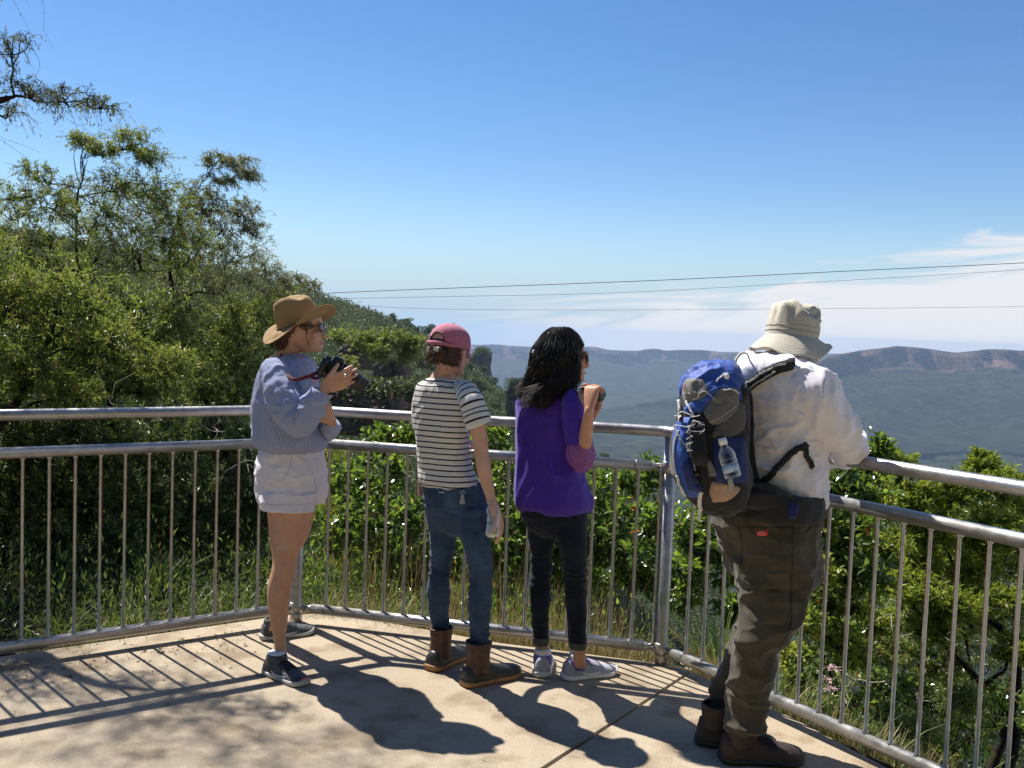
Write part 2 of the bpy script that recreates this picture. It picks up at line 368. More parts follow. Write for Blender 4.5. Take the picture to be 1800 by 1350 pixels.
def prism(poly, z0, z1, g=None):
    g = g or G(); P = np.array(poly, float); n = len(P); c = P.mean(0)
    b = .006
    ins = c + (P-c)*(1-b/np.linalg.norm(P-c, axis=1)[:, None])
    R = np.array([np.column_stack([P, np.full(n, z0)]), np.column_stack([P, np.full(n, z1-b)]), np.column_stack([ins, np.full(n, z1)])])
    return loft(R, g=g)
edge_px = [(560, 1078), (700, 1097), (880, 1130), (1000, 1145), (1150, 1165), (1215, 1180)]
E = [gz(x, y)[:2] for x, y in edge_px]
lu = np.array([math.cos(.6021), math.sin(.6021)]); ln = np.array([-lu[1], lu[0]]); PO1 = np.array([-1.074, 4.90]); PO2 = np.array([.750, 4.46])
Lf = [PO1+ln*.13-lu*k for k in (9, 5, 2.5, 1, 0)]
J0, J1 = gz(955, 1350)[:2], gz(1215, 1180)[:2]; jd = (J1-J0)/np.linalg.norm(J1-J0); jn = np.array([-jd[1], jd[0]])
Jfar = J0-jd*5.5
left_poly = [Jfar+jn*.004, *([J1+jn*.004])][::-1]
slabA = Lf + E[:-1] + [J1+jn*.005] + [J1+jn*.005-jd*k for k in (1.2, 3, 6.8)] + [np.array([-9, -1.6])]
rd = np.array([math.cos(-1.0047), math.sin(-1.0047)]); rn = np.array([rd[1]*-1, rd[0]])
Re = [gz(x, y)[:2] for x, y in ((1300, 1218), (1400, 1265), (1560, 1350))]; Re += [Re[-1]+rd*k for k in (1.2, 3, 6)]
slabB = [J1-jn*.005] + Re + [np.array([3.4, -1.6])] + [J1-jn*.005-jd*k for k in (6.8, 3, 1.2)]
for P, nm in ((slabA, 'pavement'), (slabB, 'path')):
    # fine grid-free slab: n-gon cap fans towards the middle
    tag(obj(nm, prism(P[::-1], -.22, 0.), M_CONC, smooth=False), kind='structure')
# ---------------------------------------------------------------- galvanised railing
def galv(m, nt, N, L, b, tc):
    n = N.new('ShaderNodeTexNoise'); n.inputs['Scale'].default_value = 14; n.inputs['Detail'].default_value = 8; n.inputs['Roughness'].default_value = .7
    mp = N.new('ShaderNodeMapping'); mp.inputs['Scale'].default_value = (1, 1, 1.6); L.new(tc.outputs['Object'], mp.inputs[0]); L.new(mp.outputs[0], n.inputs['Vector'])
    r = N.new('ShaderNodeMapRange'); r.inputs[1].default_value = .3; r.inputs[2].default_value = .7; r.inputs[3].default_value = .3; r.inputs[4].default_value = .5
    L.new(n.outputs['Fac'], r.inputs[0]); L.new(r.outputs[0], b.inputs['Roughness'])
    c = N.new('ShaderNodeValToRGB'); c.color_ramp.elements[0].position = .3; c.color_ramp.elements[0].color = (.27, .262, .25, 1); c.color_ramp.elements[1].position = .65; c.color_ramp.elements[1].color = (.44, .43, .42, 1)
    L.new(n.outputs['Fac'], c.inputs['Fac']); L.new(c.outputs[0], b.inputs['Base Color'])
M_GALV = mat('galvanised_steel', (.55, .55, .53), .38, .85, extra=galv, bump=.06, bscale=90)
M_WELD = mat('zinc_weld', (.42, .41, .38), .6, .6, noise=.3, nscale=60)
ZT, ZM, ZB, RR = 1.102, .936, .077, .0255
def rail(name, P, par, r=RR, rings=()):
    g = tube(np.array(P), r, 20)
    for c, d in rings:                                             # sleeve edges and collars
        d = np.asarray(d, float); d /= np.linalg.norm(d); c = np.asarray(c, float); tube(np.array([c-d*.0015, c+d*.0015]), r+.0016, 20, g=g)
    return obj(name, g, M_GALV, par)
def v3(p, z): return np.array([p[0], p[1], z])
def panel(A, B, label, nb, start, step, ends=(0, 0), name='metal_railing'):
    """one welded panel from A to B (ground points)"""
    A = np.asarray(A); B = np.asarray(B); u = (B-A)/np.linalg.norm(B-A); Ln = np.linalg.norm(B-A)
    t = thing(name, v3((A+B)/2, 0), label, 'railing', 'welded tube railing panels round the lookout')
    uu = v3(u, 0)
    a0, b0 = A+u*ends[0], B-u*ends[1]
    for nm, z in (('mid_rail', ZM), ('bottom_rail', ZB)):
        rg = [(v3(a0+u*.07, z), uu), (v3(b0-u*.07, z), uu)]
        rail(nm, [v3(a0, z), v3(b0, z)], t, rings=rg)
        for p, s in ((a0, -1), (b0, 1)):                            # flattened tongue that bolts to the post
            if abs(s) and (ends[0] if s < 0 else ends[1]):
                q = p+u*s*.045
                g = tube(np.array([v3(p-u*s*.01, z), v3(p+u*s*.012, z), v3(q, z)]), np.array([RR*.98, RR*.7, .011]), 12)
                box(v3(q, z), (.05, .012, .03), g, _rz(math.atan2(u[1], u[0])), .003)
                tube(np.array([v3(q, z)+v3([-u[1]*.016, u[0]*.016], 0), v3(q, z)-v3([-u[1]*.016, u[0]*.016], 0)]), .008, 6, g=g)
                obj('bracket', g, M_GALV, t)
    for k in range(nb):
        p = A+u*(start+k*step); zz = [ZB+RR*.7, ZB+RR+.004, ZB+RR+.009, ZM-RR-.009, ZM-RR-.004, ZM-RR*.7]; g = tube(np.column_stack([np.tile(p, (6, 1)), zz, [.0145, .0115, .0075, .0075, .0115, .0145]]), 0, 10)
        obj('baluster', g, M_GALV, t)
    return t
lv = -lu
P1 = PO1+np.array([-.0, 0]); 
Lend = PO1+lv*3.9
tl = panel(P1, Lend, 'galvanised railing panel in front of the dense left trees', 34, .21+.0, .1068, (.075, 0))
mu = (PO2-PO1)/np.linalg.norm(PO2-PO1)
tm = panel(PO1, PO2, 'galvanised railing panel between the two posts behind the three women', 17, .165, .1045, (.085, .085))
Rend = PO2+rd*4.6
tr = panel(PO2, Rend, 'galvanised railing panel the man in the white shirt leans over', 40, .165, .108, (.085, 0))
# handrail: a thing of its own running over all the panels, with a bend down into the corner post
hr = thing('handrail', v3(PO1, 0), 'long galvanised top handrail bending round the corner posts', 'handrail')
c1_ = cr([v3(PO1+lv*.12, ZT), v3(PO1+(lv+mu)*.022, ZT), v3(PO1+mu*.12, ZT)], 9); c2_ = cr([v3(PO2-mu*.12, ZT), v3(PO2+(rd-mu)*.024, ZT), v3(PO2+rd*.12, ZT)], 9)
pp = [v3(Lend, ZT), v3(PO1+lv*1.2, ZT)]+list(c1_)+[v3(PO1+mu*1.0, ZT)]+list(c2_)+[v3(PO2+rd*1.5, ZT), v3(Rend, ZT)]
rail('top_rail', pp, hr, rings=[(v3(PO1+lv*1.5, ZT), v3(lu, 0)), (v3(PO1+mu*1.52, ZT), v3(mu, 0)), (v3(PO2+rd*1.9, ZT), v3(rd, 0))])
for k, lab in ((PO1, 'slim galvanised corner post beside the hatted woman'), (PO2, 'galvanised corner post left of the man with the backpack')):
    t = thing('railing_post', v3(k, 0), lab, 'post', 'posts of the lookout railing')
    g = tube(np.array([v3(k, -.02), v3(k, .045), v3(k, .05), v3(k, ZT)]), np.array([.031, .031, .0295, .0295]), 24); obj('pole', g, M_GALV, t)
    for z in (ZB, ZM):
        g = tube(np.array([v3(k, z-.027), v3(k, z-.025), v3(k, z+.025), v3(k, z+.027)]), np.array([.0315, .0345, .0345, .0315]), 24)
        tube(np.array([v3(k, z-.028), v3(k, z-.030)]), .0335, 24, g=g); obj('collar', g, M_GALV, t)
# ---------------------------------------------------------------- far land
def forest(c1, c2, sc, rock=None, cloud=.0, bumpd=3., rock_lo=.5, rock_hi=.72, zlo=None):
    def ex(m, nt, N, L, b, tc):
        ge = N.new('ShaderNodeNewGeometry')
        n1 = N.new('ShaderNodeTexNoise'); n1.inputs['Scale'].default_value = sc; n1.inputs['Detail'].default_value = 9; n1.inputs['Roughness'].default_value = .72
        n2 = N.new('ShaderNodeTexVoronoi'); n2.inputs['Scale'].default_value = sc*9
        n3 = N.new('ShaderNodeTexNoise'); n3.inputs['Scale'].default_value = sc*.09; n3.inputs['Detail'].default_value = 5
        for n in (n1, n2, n3): L.new(ge.outputs['Position'], n.inputs['Vector'])
        r = N.new('ShaderNodeValToRGB'); r.color_ramp.elements[0].position = .36; r.color_ramp.elements[1].position = .66
        r.color_ramp.elements[0].color = (*c1, 1); r.color_ramp.elements[1].color = (*c2, 1); L.new(n1.outputs['Fac'], r.inputs['Fac'])
        m0 = N.new('ShaderNodeMixRGB'); m0.blend_type = 'MULTIPLY'; m0.inputs[0].default_value = .8
        r0 = N.new('ShaderNodeValToRGB'); r0.color_ramp.elements[0].position = .3; r0.color_ramp.elements[0].color = (.6, .62, .7, 1); r0.color_ramp.elements[1].position = .65; r0.color_ramp.elements[1].color = (1.25, 1.25, 1.1, 1)
        L.new(n3.outputs['Fac'], r0.inputs['Fac']); L.new(r.outputs[0], m0.inputs[1]); L.new(r0.outputs[0], m0.inputs[2]); out = m0.outputs[0]
        if rock:
            at2 = N.new('ShaderNodeAttribute'); at2.attribute_name = 'var'; n6 = N.new('ShaderNodeTexNoise'); n6.inputs['Scale'].default_value = sc*.8; n6.inputs['Detail'].default_value = 6; L.new(ge.outputs['Position'], n6.inputs['Vector'])
            mr = N.new('ShaderNodeMapRange'); mr.inputs[1].default_value = .62; mr.inputs[2].default_value = 1.08; mr.inputs[3].default_value = 0; mr.inputs[4].default_value = 1
            ad = N.new('ShaderNodeMath'); ad.operation = 'ADD'; sb = N.new('ShaderNodeMath'); sb.operation = 'MULTIPLY_ADD'; sb.inputs[1].default_value = 1.3; sb.inputs[2].default_value = -.65
            L.new(n6.outputs['Fac'], sb.inputs[0]); L.new(at2.outputs['Fac'], ad.inputs[0]); L.new(sb.outputs[0], ad.inputs[1]); L.new(ad.outputs[0], mr.inputs[0])
            mp = N.new('ShaderNodeMapping'); mp.inputs['Scale'].default_value = (2.2, 2.2, 1.); L.new(ge.outputs['Position'], mp.inputs[0])
            n5 = N.new('ShaderNodeTexNoise'); n5.inputs['Scale'].default_value = sc*2.2; n5.inputs['Detail'].default_value = 7; n5.inputs['Roughness'].default_value = .7; L.new(mp.outputs[0], n5.inputs['Vector'])
            r5 = N.new('ShaderNodeValToRGB'); r5.color_ramp.elements[0].position = .35; r5.color_ramp.elements[1].position = .62
            r5.color_ramp.elements[0].color = (*[c*.35 for c in rock], 1); r5.color_ramp.elements[1].color = (*rock, 1); L.new(n5.outputs['Fac'], r5.inputs['Fac'])
            mx = N.new('ShaderNodeMixRGB'); L.new(mr.outputs[0], mx.inputs[0]); L.new(out, mx.inputs[1]); L.new(r5.outputs[0], mx.inputs[2]); out = mx.outputs[0]
        L.new(out, b.inputs['Base Color'])
        bp = N.new('ShaderNodeBump'); bp.inputs['Strength'].default_value = 1; bp.inputs['Distance'].default_value = bumpd; L.new(n2.outputs['Distance'], bp.inputs['Height']); bp.invert = True
        bq = N.new('ShaderNodeBump'); bq.inputs['Strength'].default_value = 1; bq.inputs['Distance'].default_value = bumpd*4; L.new(n1.outputs['Fac'], bq.inputs['Height']); L.new(bp.outputs[0], bq.inputs['Normal']); L.new(bq.outputs[0], b.inputs['Normal'])
    return ex
M_VAL = mat('valley_forest', (.04, .05, .03), .95, spec=.1, extra=forest((.003, .008, .004), (.085, .105, .045), .016, bumpd=12))
M_RNG = mat('range_rock_and_forest', (.05, .05, .03), .95, spec=.1, extra=forest((.002, .005, .003), (.050, .062, .030), .016, rock=(.30, .185, .15), bumpd=8, rock_lo=.62, rock_hi=.95))
ZV = -430.
# valley floor: fan of rolling forest from below the lookout out to the sea haze
ys = np.exp(np.linspace(math.log(150), math.log(14000), 190)); xs = np.linspace(-1.15, 1.3, 260)
Yg, Tg = np.meshgrid(ys, xs, indexing='ij'); Xg = Yg*Tg
Pn = np.column_stack([Xg.ravel(), Yg.ravel(), 0*Xg.ravel()])
Zg = ZV + 46*fbm(Pn/1500, 5, 3) + 14*fbm(Pn/260, 4, 8) + np.clip((1500-Pn[:, 1])/1350, 0, 1)**1.6*290
V = np.column_stack([Pn[:, :2], Zg.ravel() if Zg.ndim > 1 else Zg])
tag(obj('terrain', G().add(V, grid_faces(len(ys), len(xs), False)[:, ::-1]), M_VAL, org=(0, 0, 0)), kind='structure')
def mrange(name, px, Y, cliff, floor=ZV, seed=1, talus=900, buttress=160, n=520, back=2600, crest=9):
    """a plateau edge: skyline from pixel points at distance Y, a sandstone cliff band, then a wooded talus down to the valley"""
    P = cr([(a, b, 0) for a, b in px], n); rows = []
    top = np.array([at(x, y, Y(x) if callable(Y) else Y) for x, y, _ in P])
    q = np.column_stack([top[:, 0]/700, np.full(n, seed*3.), np.zeros(n)])
    off = buttress*(fbm(q, 5, seed)) + buttress*.45*(1-2*np.abs(vn(q*3.1, seed+5)))
    cl = cliff*(1+.35*vn(q*2.2, seed+7))*np.clip((top[:, 2]-floor)/280, .02, 1)
    prof = [(back*.8, -back*.16, 0), (back*.4, -back*.06, 0), (back*.16, -back*.016, 0), (back*.05, -back*.004, .3), (20, 0, 1), (0, -6, 1), (-10, -cliff*.3, 1), (-16, -cliff*.36, 1), (-22, -cliff*.7, 1), (-34, -cliff*.74, 1), (-40, -cliff, 1)]
    R = []
    for dy, dz, w in prof:
        A = top.copy(); k = cl/cliff if dz < -6 and w == 1 else 1
        A[:, 1] += dy+off*w; A[:, 2] += dz*k; R.append(A)
    base = R[-1]; H_ = base[:, 2]-floor
    for t in np.linspace(.06, 1.05, 22):
        A = base.copy(); A[:, 1] -= talus*t*(1+.25*vn(q*1.4, seed+11)); A[:, 2] = base[:, 2]-H_*(1-(1-t)**1.6 if t < 1 else 1.05)
        A[:, 2] += H_*.16*(1-t if t < 1 else 0)*np.sin(t*pi if t < 1 else 0)*(vn(np.column_stack([top[:, 0]/260, np.full(n, t*1.2), np.full(n, seed)]), 4)*.8)
        R.append(A)
    R = np.array(R); Q = R.reshape(-1, 3); band = np.zeros(len(R)); band[5:11] = 1; band[4] = .5; band[11] = .45
    Q[:, 2] += crest*.5*fbm(Q/90, 3, seed+3)*(1); Q[:, 1] += 16*fbm(Q*np.array([1/120, 0, 1/60]), 4, seed+4)
    return tag(obj(name, G().add(Q, grid_faces(len(R), n, False), (band[:, None]*np.clip((top[:, 2]-floor-150)/150, 0, 1)[None]).ravel()), M_RNG, org=(0, 0, 0)), kind='structure')
mrange('hills', [(560, 640), (700, 616), (830, 607), (875, 606), (930, 612), (985, 611), (1040, 609), (1062, 613), (1100, 618), (1150, 614), (1180, 617), (1240, 616.5), (1300, 622), (1345, 625), (1440, 629), (1560, 634), (1750, 640)], 8200, 85, seed=2, talus=1700, buttress=200, crest=5)
mrange('mountain', [(500, 775), (800, 752), (1000, 728), (1180, 700), (1300, 668), (1380, 648), (1440, 634), (1480, 624), (1530, 618), (1560, 614), (1600, 610), (1645, 613), (1690, 620), (1722, 618), (1760, 614), (1805, 617), (1900, 618), (2020, 628), (2200, 640)], 5200, 105, seed=9, talus=1300, buttress=110, crest=5)
mrange('plateau', [(300, 590), (700, 602), (1000, 612), (1130, 617), (1300, 619), (1500, 622), (1800, 628), (2100, 640)], 11200, 50, seed=5, talus=1500, buttress=200, crest=2, back=1200)
# ---------------------------------------------------------------- haze
g = box((0, 7100, (42+ZV-200)/2), (44000, 14600, 42-(ZV-200)), None)
hzm = bpy.data.materials.new('blue_haze'); hzm.use_nodes = True; nt2 = hzm.node_tree; nt2.nodes.remove(nt2.nodes['Principled BSDF'])
pv = nt2.nodes.new('ShaderNodeVolumePrincipled'); pv.inputs['Density'].default_value = .58e-4; pv.inputs['Color'].default_value = (.44, .61, .87, 1); pv.inputs['Anisotropy'].default_value = .25
nt2.links.new(pv.outputs[0], nt2.nodes['Material Output'].inputs['Volume'])
tag(obj('haze', g, hzm, smooth=False), kind='stuff')
# ---------------------------------------------------------------- cables across the valley
M_WIRE = mat('dark_cable', (.03, .03, .035), .6)
wires = [([(470, 520), (700, 510), (1150, 493), (1500, 476), (1800, 462), (2000, 450)], 60, .022, 'thickest and highest of the dark cables crossing the sky'),
         ([(480, 527), (800, 521), (1100, 514), (1500, 492), (1800, 474), (2000, 461)], 75, .015, 'second cable from the top crossing the sky'),
         ([(500, 525), (700, 541), (1000, 545), (1400, 543), (1800, 539), (2000, 536)], 90, .015, 'lowest of the thin cables crossing in front of the cloud')]
for P, Y, r, lab in wires:
    A = cr([np.array(at(x, y, Y)) for x, y in P], 30); tag(obj('overhead_cable', tube(A, r, 6), M_WIRE), lab, 'cable', 'cables strung across the valley')

# unseen slope, added behind the photographer to cut sky light and deepen shade
xs2 = np.linspace(-60, 60, 90); ts = np.linspace(0, 1, 40); Xh, Th = np.meshgrid(xs2, ts)
Yh = -5.5-34*Th-6*(np.abs(Xh)/60)**2*0+np.clip(np.abs(Xh)-14, 0, 60)*.35; Zh = -.4+30*Th**.75*np.clip(1.15-np.abs(Xh)/75, .2, 1); Q = np.column_stack([Xh.ravel(), Yh.ravel(), Zh.ravel()]); Q += np.column_stack([0*Q[:, 0], 1.2*fbm(Q/4, 4, 5), 1.0*fbm(Q/3, 4, 6)])
Q[:90, 2] = -.5
tag(obj('added_slope', G().add(Q, grid_faces(40, 90, False)[:, ::-1]), mat('added_slope_scrub', (.03, .04, .02), .95, col2=(.07, .085, .035), nscale=.9, bump=1., bscale=2, spec=.1, detail=9), org=(0, 0, 0)), kind='structure')

# canopy of the near valley side, seen through the bushes at the right
rg = np.random.default_rng(3); n = 15000; Yc = np.exp(rg.uniform(math.log(190), math.log(1100), n)); Xc = Yc*rg.uniform(-.15, .62, n)
Pc = np.column_stack([Xc, Yc, np.zeros(n)]); Zc = ZV + 46*fbm(Pc/1500, 5, 3) + 14*fbm(Pc/260, 4, 8) + np.clip((1500-Yc)/1350, 0, 1)**1.6*290
g = G(); k_ = 7; sz = 2.2+Yc/300; C3_ = np.repeat(np.column_stack([Xc, Yc, Zc+sz*.4]), k_, 0); S3 = np.repeat(sz, k_)[:, None]
Pq = C3_+rg.normal(size=C3_.shape)*S3*[.55, .55, .35]; Dq = rg.normal(size=C3_.shape); Dq[:, 2] = abs(Dq[:, 2])+.3; Dq /= np.linalg.norm(Dq, axis=1)[:, None]; Sq = np.cross(Dq, rg.normal(size=Dq.shape)); Sq /= np.linalg.norm(Sq, axis=1)[:, None]
Vq = np.stack([Pq, Pq+(Dq*.5+Sq*.45)*S3, Pq+Dq*S3, Pq+(Dq*.5-Sq*.45)*S3], 1); g.add(Vq.reshape(-1, 3), np.arange(len(Pq)*4).reshape(-1, 4), np.repeat(np.clip(np.repeat(vn(Pc/40, 4)*.3+.35, k_)+rg.uniform(-.2, .3, len(Pq)), 0, 1), 4))
CANOPY = g
# ================================================================ people: shared makers
from mathutils.bvhtree import BVHTree
def bvh(*gs):
    V = []; F = []; n = 0
    for g in gs:
        v = g.verts(); V.append(v)
        for k in (3, 4):
            for f in g.F[k]: F += (f+n).tolist()
        n += len(v)
    return BVHTree.FromPolygons(np.concatenate(V).tolist(), F)
def hit(b, x, y, fallback=None):
    d = ray(x, y); r = b.ray_cast(Vector(CAMP), Vector(d/np.linalg.norm(d)))
    if r[0] is None: return None, None
    n = np.array(r[1]); return np.array(r[0]), (-n if np.dot(n, d) > 0 else n)
def patch(b, rows, off=.005, nx=14, ny=14, edge=.12, g=None, puff=True, sink=.002):
    """a sewn-on panel that follows the surface b; rows (py, xl, xr) bound it; has real thickness over the cloth"""
    R = cr([(r[0]*.01, 0, 0, *r) for r in rows], ny)[:, 3:]; g = g or G(); P = []; last = None
    for i, (y, xl, xr) in enumerate(R):
        row = []
        for j in range(nx):
            s = j/(nx-1); t = i/(ny-1)
            p, n = hit(b, xl+(xr-xl)*s, y)
            if p is None: p, n = last if last is not None else (at(xl, y, 4.), np.array([0, -1., 0]))
            last = (p, n); e = min(s, 1-s, t, 1-t)/edge
            h = (min(1, e)**.5 if puff else (1 if e > 0 else 0))*(off+sink)-sink
            row.append(p+n*h)
        P.append(row)
    P = np.array(P); 
    if np.dot(np.cross(P[0, -1]-P[0, 0], P[-1, 0]-P[0, 0]), ray(900, 675)) > 0: P = P[:, ::-1]
    u = np.linspace(0, 1, nx); v = np.linspace(0, 1, ny)
    g.add(P.reshape(-1, 3), grid_faces(ny, nx, False), uv=grid_uv(ny, nx, closed=False)); return g
def seam(b, pts, r=.0015, off=.001, g=None, n=24, m=5, flat=None):
    """a cord, stitch line or strap laid over surface b along pixel points"""
    P = cr([(x, y, 0) for x, y in pts], n); W = []; last = None
    for x, y, _ in P:
        p, nn = hit(b, x, y)
        if p is None:
            if last is None: continue
            p, nn = at(x, y, last[1]), last[0]
        last = (nn, p[1]); W.append(p+nn*off)
    if len(W) < 3: return g or G()
    return tube(np.array(W), r, m, g=g) if not flat else ribbon(W, flat, r, g)
def ribbon(P, width, th=.002, g=None, up=None):
    """flat webbing of real thickness along P, facing the camera side"""
    P = np.array(P); T = np.gradient(P, axis=0); T /= np.linalg.norm(T, axis=1)[:, None]
    V = P-CAMP; V /= np.linalg.norm(V, axis=1)[:, None]
    if up is not None: V = np.broadcast_to(np.array(up, float), V.shape)
    S = np.cross(T, V); S /= np.linalg.norm(S, axis=1)[:, None]+1e-9; Nn = np.cross(S, T)
    w = np.broadcast_to(np.asarray(width, float), (len(P),))[:, None]/2
    R = np.stack([P+S*w+Nn*th, P-S*w+Nn*th, P-S*w-Nn*th, P+S*w-Nn*th], 1)
    return loft(R, g=g)
def basis(yaw, pitch=0., roll=0.):
    return _rz(math.radians(yaw)) @ _rx(math.radians(pitch)) @ _ry(math.radians(roll))
HEAD = [(-.0, .20, -.02, .10), (.025, .33, -.03, .16), (.06, .365, -.06, .20), (.11, .37, -.14, .235), (.17, .375, -.24, .262), (.25, .372, -.34, .29), (.33, .368, -.41, .31), (.42, .365, -.455, .328), (.5, .352, -.48, .338),
        (.58, .378, -.495, .345), (.66, .38, -.5, .35), (.74, .36, -.49, .35), (.82, .31, -.455, .33), (.89, .235, -.39, .28), (.95, .13, -.28, .2), (.985, .02, -.15, .11), (1., -.06, -.08, .02)]
def head(C, Rm, hh, g, nose=1., jaw=1.):
    """C = centre of the head; face looks along Rm's +Y"""
    def W(p): return np.asarray(C)+hh*((np.asarray(p)-np.array([0, -.05, .5])) @ Rm.T)
    H = cr([(z*3, 0, 0, z, f, b, w) for z, f, b, w in HEAD], 40)[:, 3:]; R = []
    for z, f, b, w in H:
        r = sring((0, (f+b)/2, z), max(w, .01)*(jaw if z < .3 else 1), max((f-b)/2, .01), 2.15, 48)
        # flatten cheeks to a face: narrower in front than behind the ears
        k = (r[:, 1]-(f+b)/2)/max((f-b)/2, .01); r[:, 0] *= 1-.13*np.clip(k, 0, 1)**2
        R.append(W(r.reshape(-1, 3)).reshape(-1, 3))
    loft(np.array(R), g=g)
    # nose, lips, chin, brow, lids, ears
    nz = cr([(0, .355, .565, .030), (0, .385, .50, .034), (0, .42, .42, .036), (0, .455, .345, .044), (0, .435, .312, .040), (0, .385, .305, .035)], 14)
    P = np.column_stack([W(nz[:, :3]*np.array([1, 1, 1])), nz[:, 3]*hh*nose]); tube(P, 0, 12, g=g, round_end=True)
    for s in (-1, 1):
        ell(W((s*.05, .405, .325)), np.array([.032, .04, .028])*hh, g, Rm)
        ell(W((s*.145, .335, .505)), np.array([.062, .035, .042])*hh, g, Rm)
        ell(W((s*.13, .352, .585)), np.array([.1, .035, .026])*hh, g, Rm)
        ell(W((s*.185, .255, .36)), np.array([.095, .08, .1])*hh, g, Rm)
        e = G(); ell((0, 0, 0), np.array([.022, .078, .125])*hh, e, n=10, m=14); V = e.verts()
        V = V @ (_rz(s*.35) @ _rx(-.18)).T @ Rm.T + W((s*.352, -.03, .43)); g.add(V, [f for f in e.F[4]]+[f for f in e.F[3]])
    ell(W((0, .372, .222)), np.array([.085, .042, .020])*hh, g, Rm); ell(W((0, .368, .182)), np.array([.075, .042, .024])*hh, g, Rm)
    ell(W((0, .33, .075)), np.array([.09, .06, .055])*hh, g, Rm)
    return W
def hand(g, Wp, F, Nn, side=1, curl=(30, 30, 30, 30), spread=.12, thumb=(.55, .75, 20), sc=1., cj=(1, .9, .6)):
    """Wp wrist, F finger direction, Nn out of the palm; five jointed fingers"""
    F = np.asarray(F, float); F /= np.linalg.norm(F); Nn = np.asarray(Nn, float); Nn -= F*np.dot(F, Nn); Nn /= np.linalg.norm(Nn)
    S = np.cross(F, Nn)*side; Wp = np.asarray(Wp, float); R = []
    for d, w, t in ((-.01, .023, .018), (.008, .026, .017), (.03, .034, .0165), (.06, .040, .0155), (.082, .041, .0135), (.096, .036, .010)):
        R.append(sring(Wp+F*d*sc, w*sc, t*sc, 2.6, 20, S, Nn))
    loft(np.array(R), g=g)
    T = []
    for k, (o, L, r) in enumerate(((.030, .070, .0088), (.0105, .079, .0090), (-.0095, .073, .0086), (-.029, .057, .0078))):
        p = Wp+F*.088*sc+S*o*sc; d = F*math.cos(spread*(1.3-k)*.5)+S*math.sin(spread*(1.3-k)*.5); P = [p-d*.018*sc, p]; a = 0
        for q, l in zip(cj, (.45, .32, .25)):
            a += math.radians(curl[k])*q; P.append(P[-1]+(d*math.cos(a)+Nn*math.sin(a))*L*l*sc)
        rr = np.array([1.05, 1.08, .98, .9, .78])*r*sc
        tube(np.column_stack([np.array(P), rr]), 0, 10, n=12, g=g, round_end=True); T.append(P[-1])
    p = Wp+F*.022*sc+S*.026*sc; d = F*thumb[0]+S*thumb[1]; d /= np.linalg.norm(d); P = [p-d*.01*sc, p]; a = 0
    for l in (.042, .032, .026): P.append(P[-1]+(d*math.cos(a)+Nn*math.sin(a))*l*sc); a += math.radians(thumb[2])
    tube(np.column_stack([np.array(P), np.array([.015, .0145, .0115, .0105, .009])*sc]), 0, 10, n=12, g=g, round_end=True)
    return T
def skinmat(name, col, lip=(.45, .16, .13)):
    def ex(m, nt, N, L, b, tc):
        a = N.new('ShaderNodeAttribute'); a.attribute_name = 'var'
        n = N.new('ShaderNodeTexNoise'); n.inputs['Scale'].default_value = 24; n.inputs['Detail'].default_value = 5; L.new(tc.outputs['Object'], n.inputs['Vector'])
        r = N.new('ShaderNodeValToRGB'); r.color_ramp.elements[0].position = .3; r.color_ramp.elements[1].position = .75
        r.color_ramp.elements[0].color = (col[0]*.93, col[1]*.82, col[2]*.78, 1); r.color_ramp.elements[1].color = (*[min(1, c*1.05) for c in col], 1)
        L.new(n.outputs['Fac'], r.inputs['Fac']); x = N.new('ShaderNodeMixRGB'); L.new(a.outputs['Fac'], x.inputs[0]); L.new(r.outputs[0], x.inputs[1]); x.inputs[2].default_value = (*lip, 1)
        L.new(x.outputs[0], b.inputs['Base Color'])
        b.inputs['Subsurface Weight'].default_value = .12; b.inputs['Subsurface Radius'].default_value = (.02, .008, .004); b.inputs['Subsurface Scale'].default_value = .5
    return mat(name, col, .5, extra=ex, spec=.4, bump=.08, bscale=350)
def paint(g, spots):
    """var attribute: soft spots (centre, radius, value)"""
    V = g.verts(); A = np.zeros(len(V))
    for c, r, v in spots:
        d = np.linalg.norm((V-np.asarray(c)), axis=1); A = np.maximum(A, v*np.clip(1.6*(1-d/r), 0, 1))
    g.A = [A]; return g
def strands(paths, prof, g, n=14):
    Q = np.array([cr(P, n) for P in paths]); tubes(Q, np.interp(np.linspace(0, 1, n), np.linspace(0, 1, len(prof)), prof), g)
def hairtubes(roots, paths, r=.0015, m=3, g=None):
    g = g or G()
    for P in paths: tube(P, r, m, g=g, caps=(False, False))
    return g
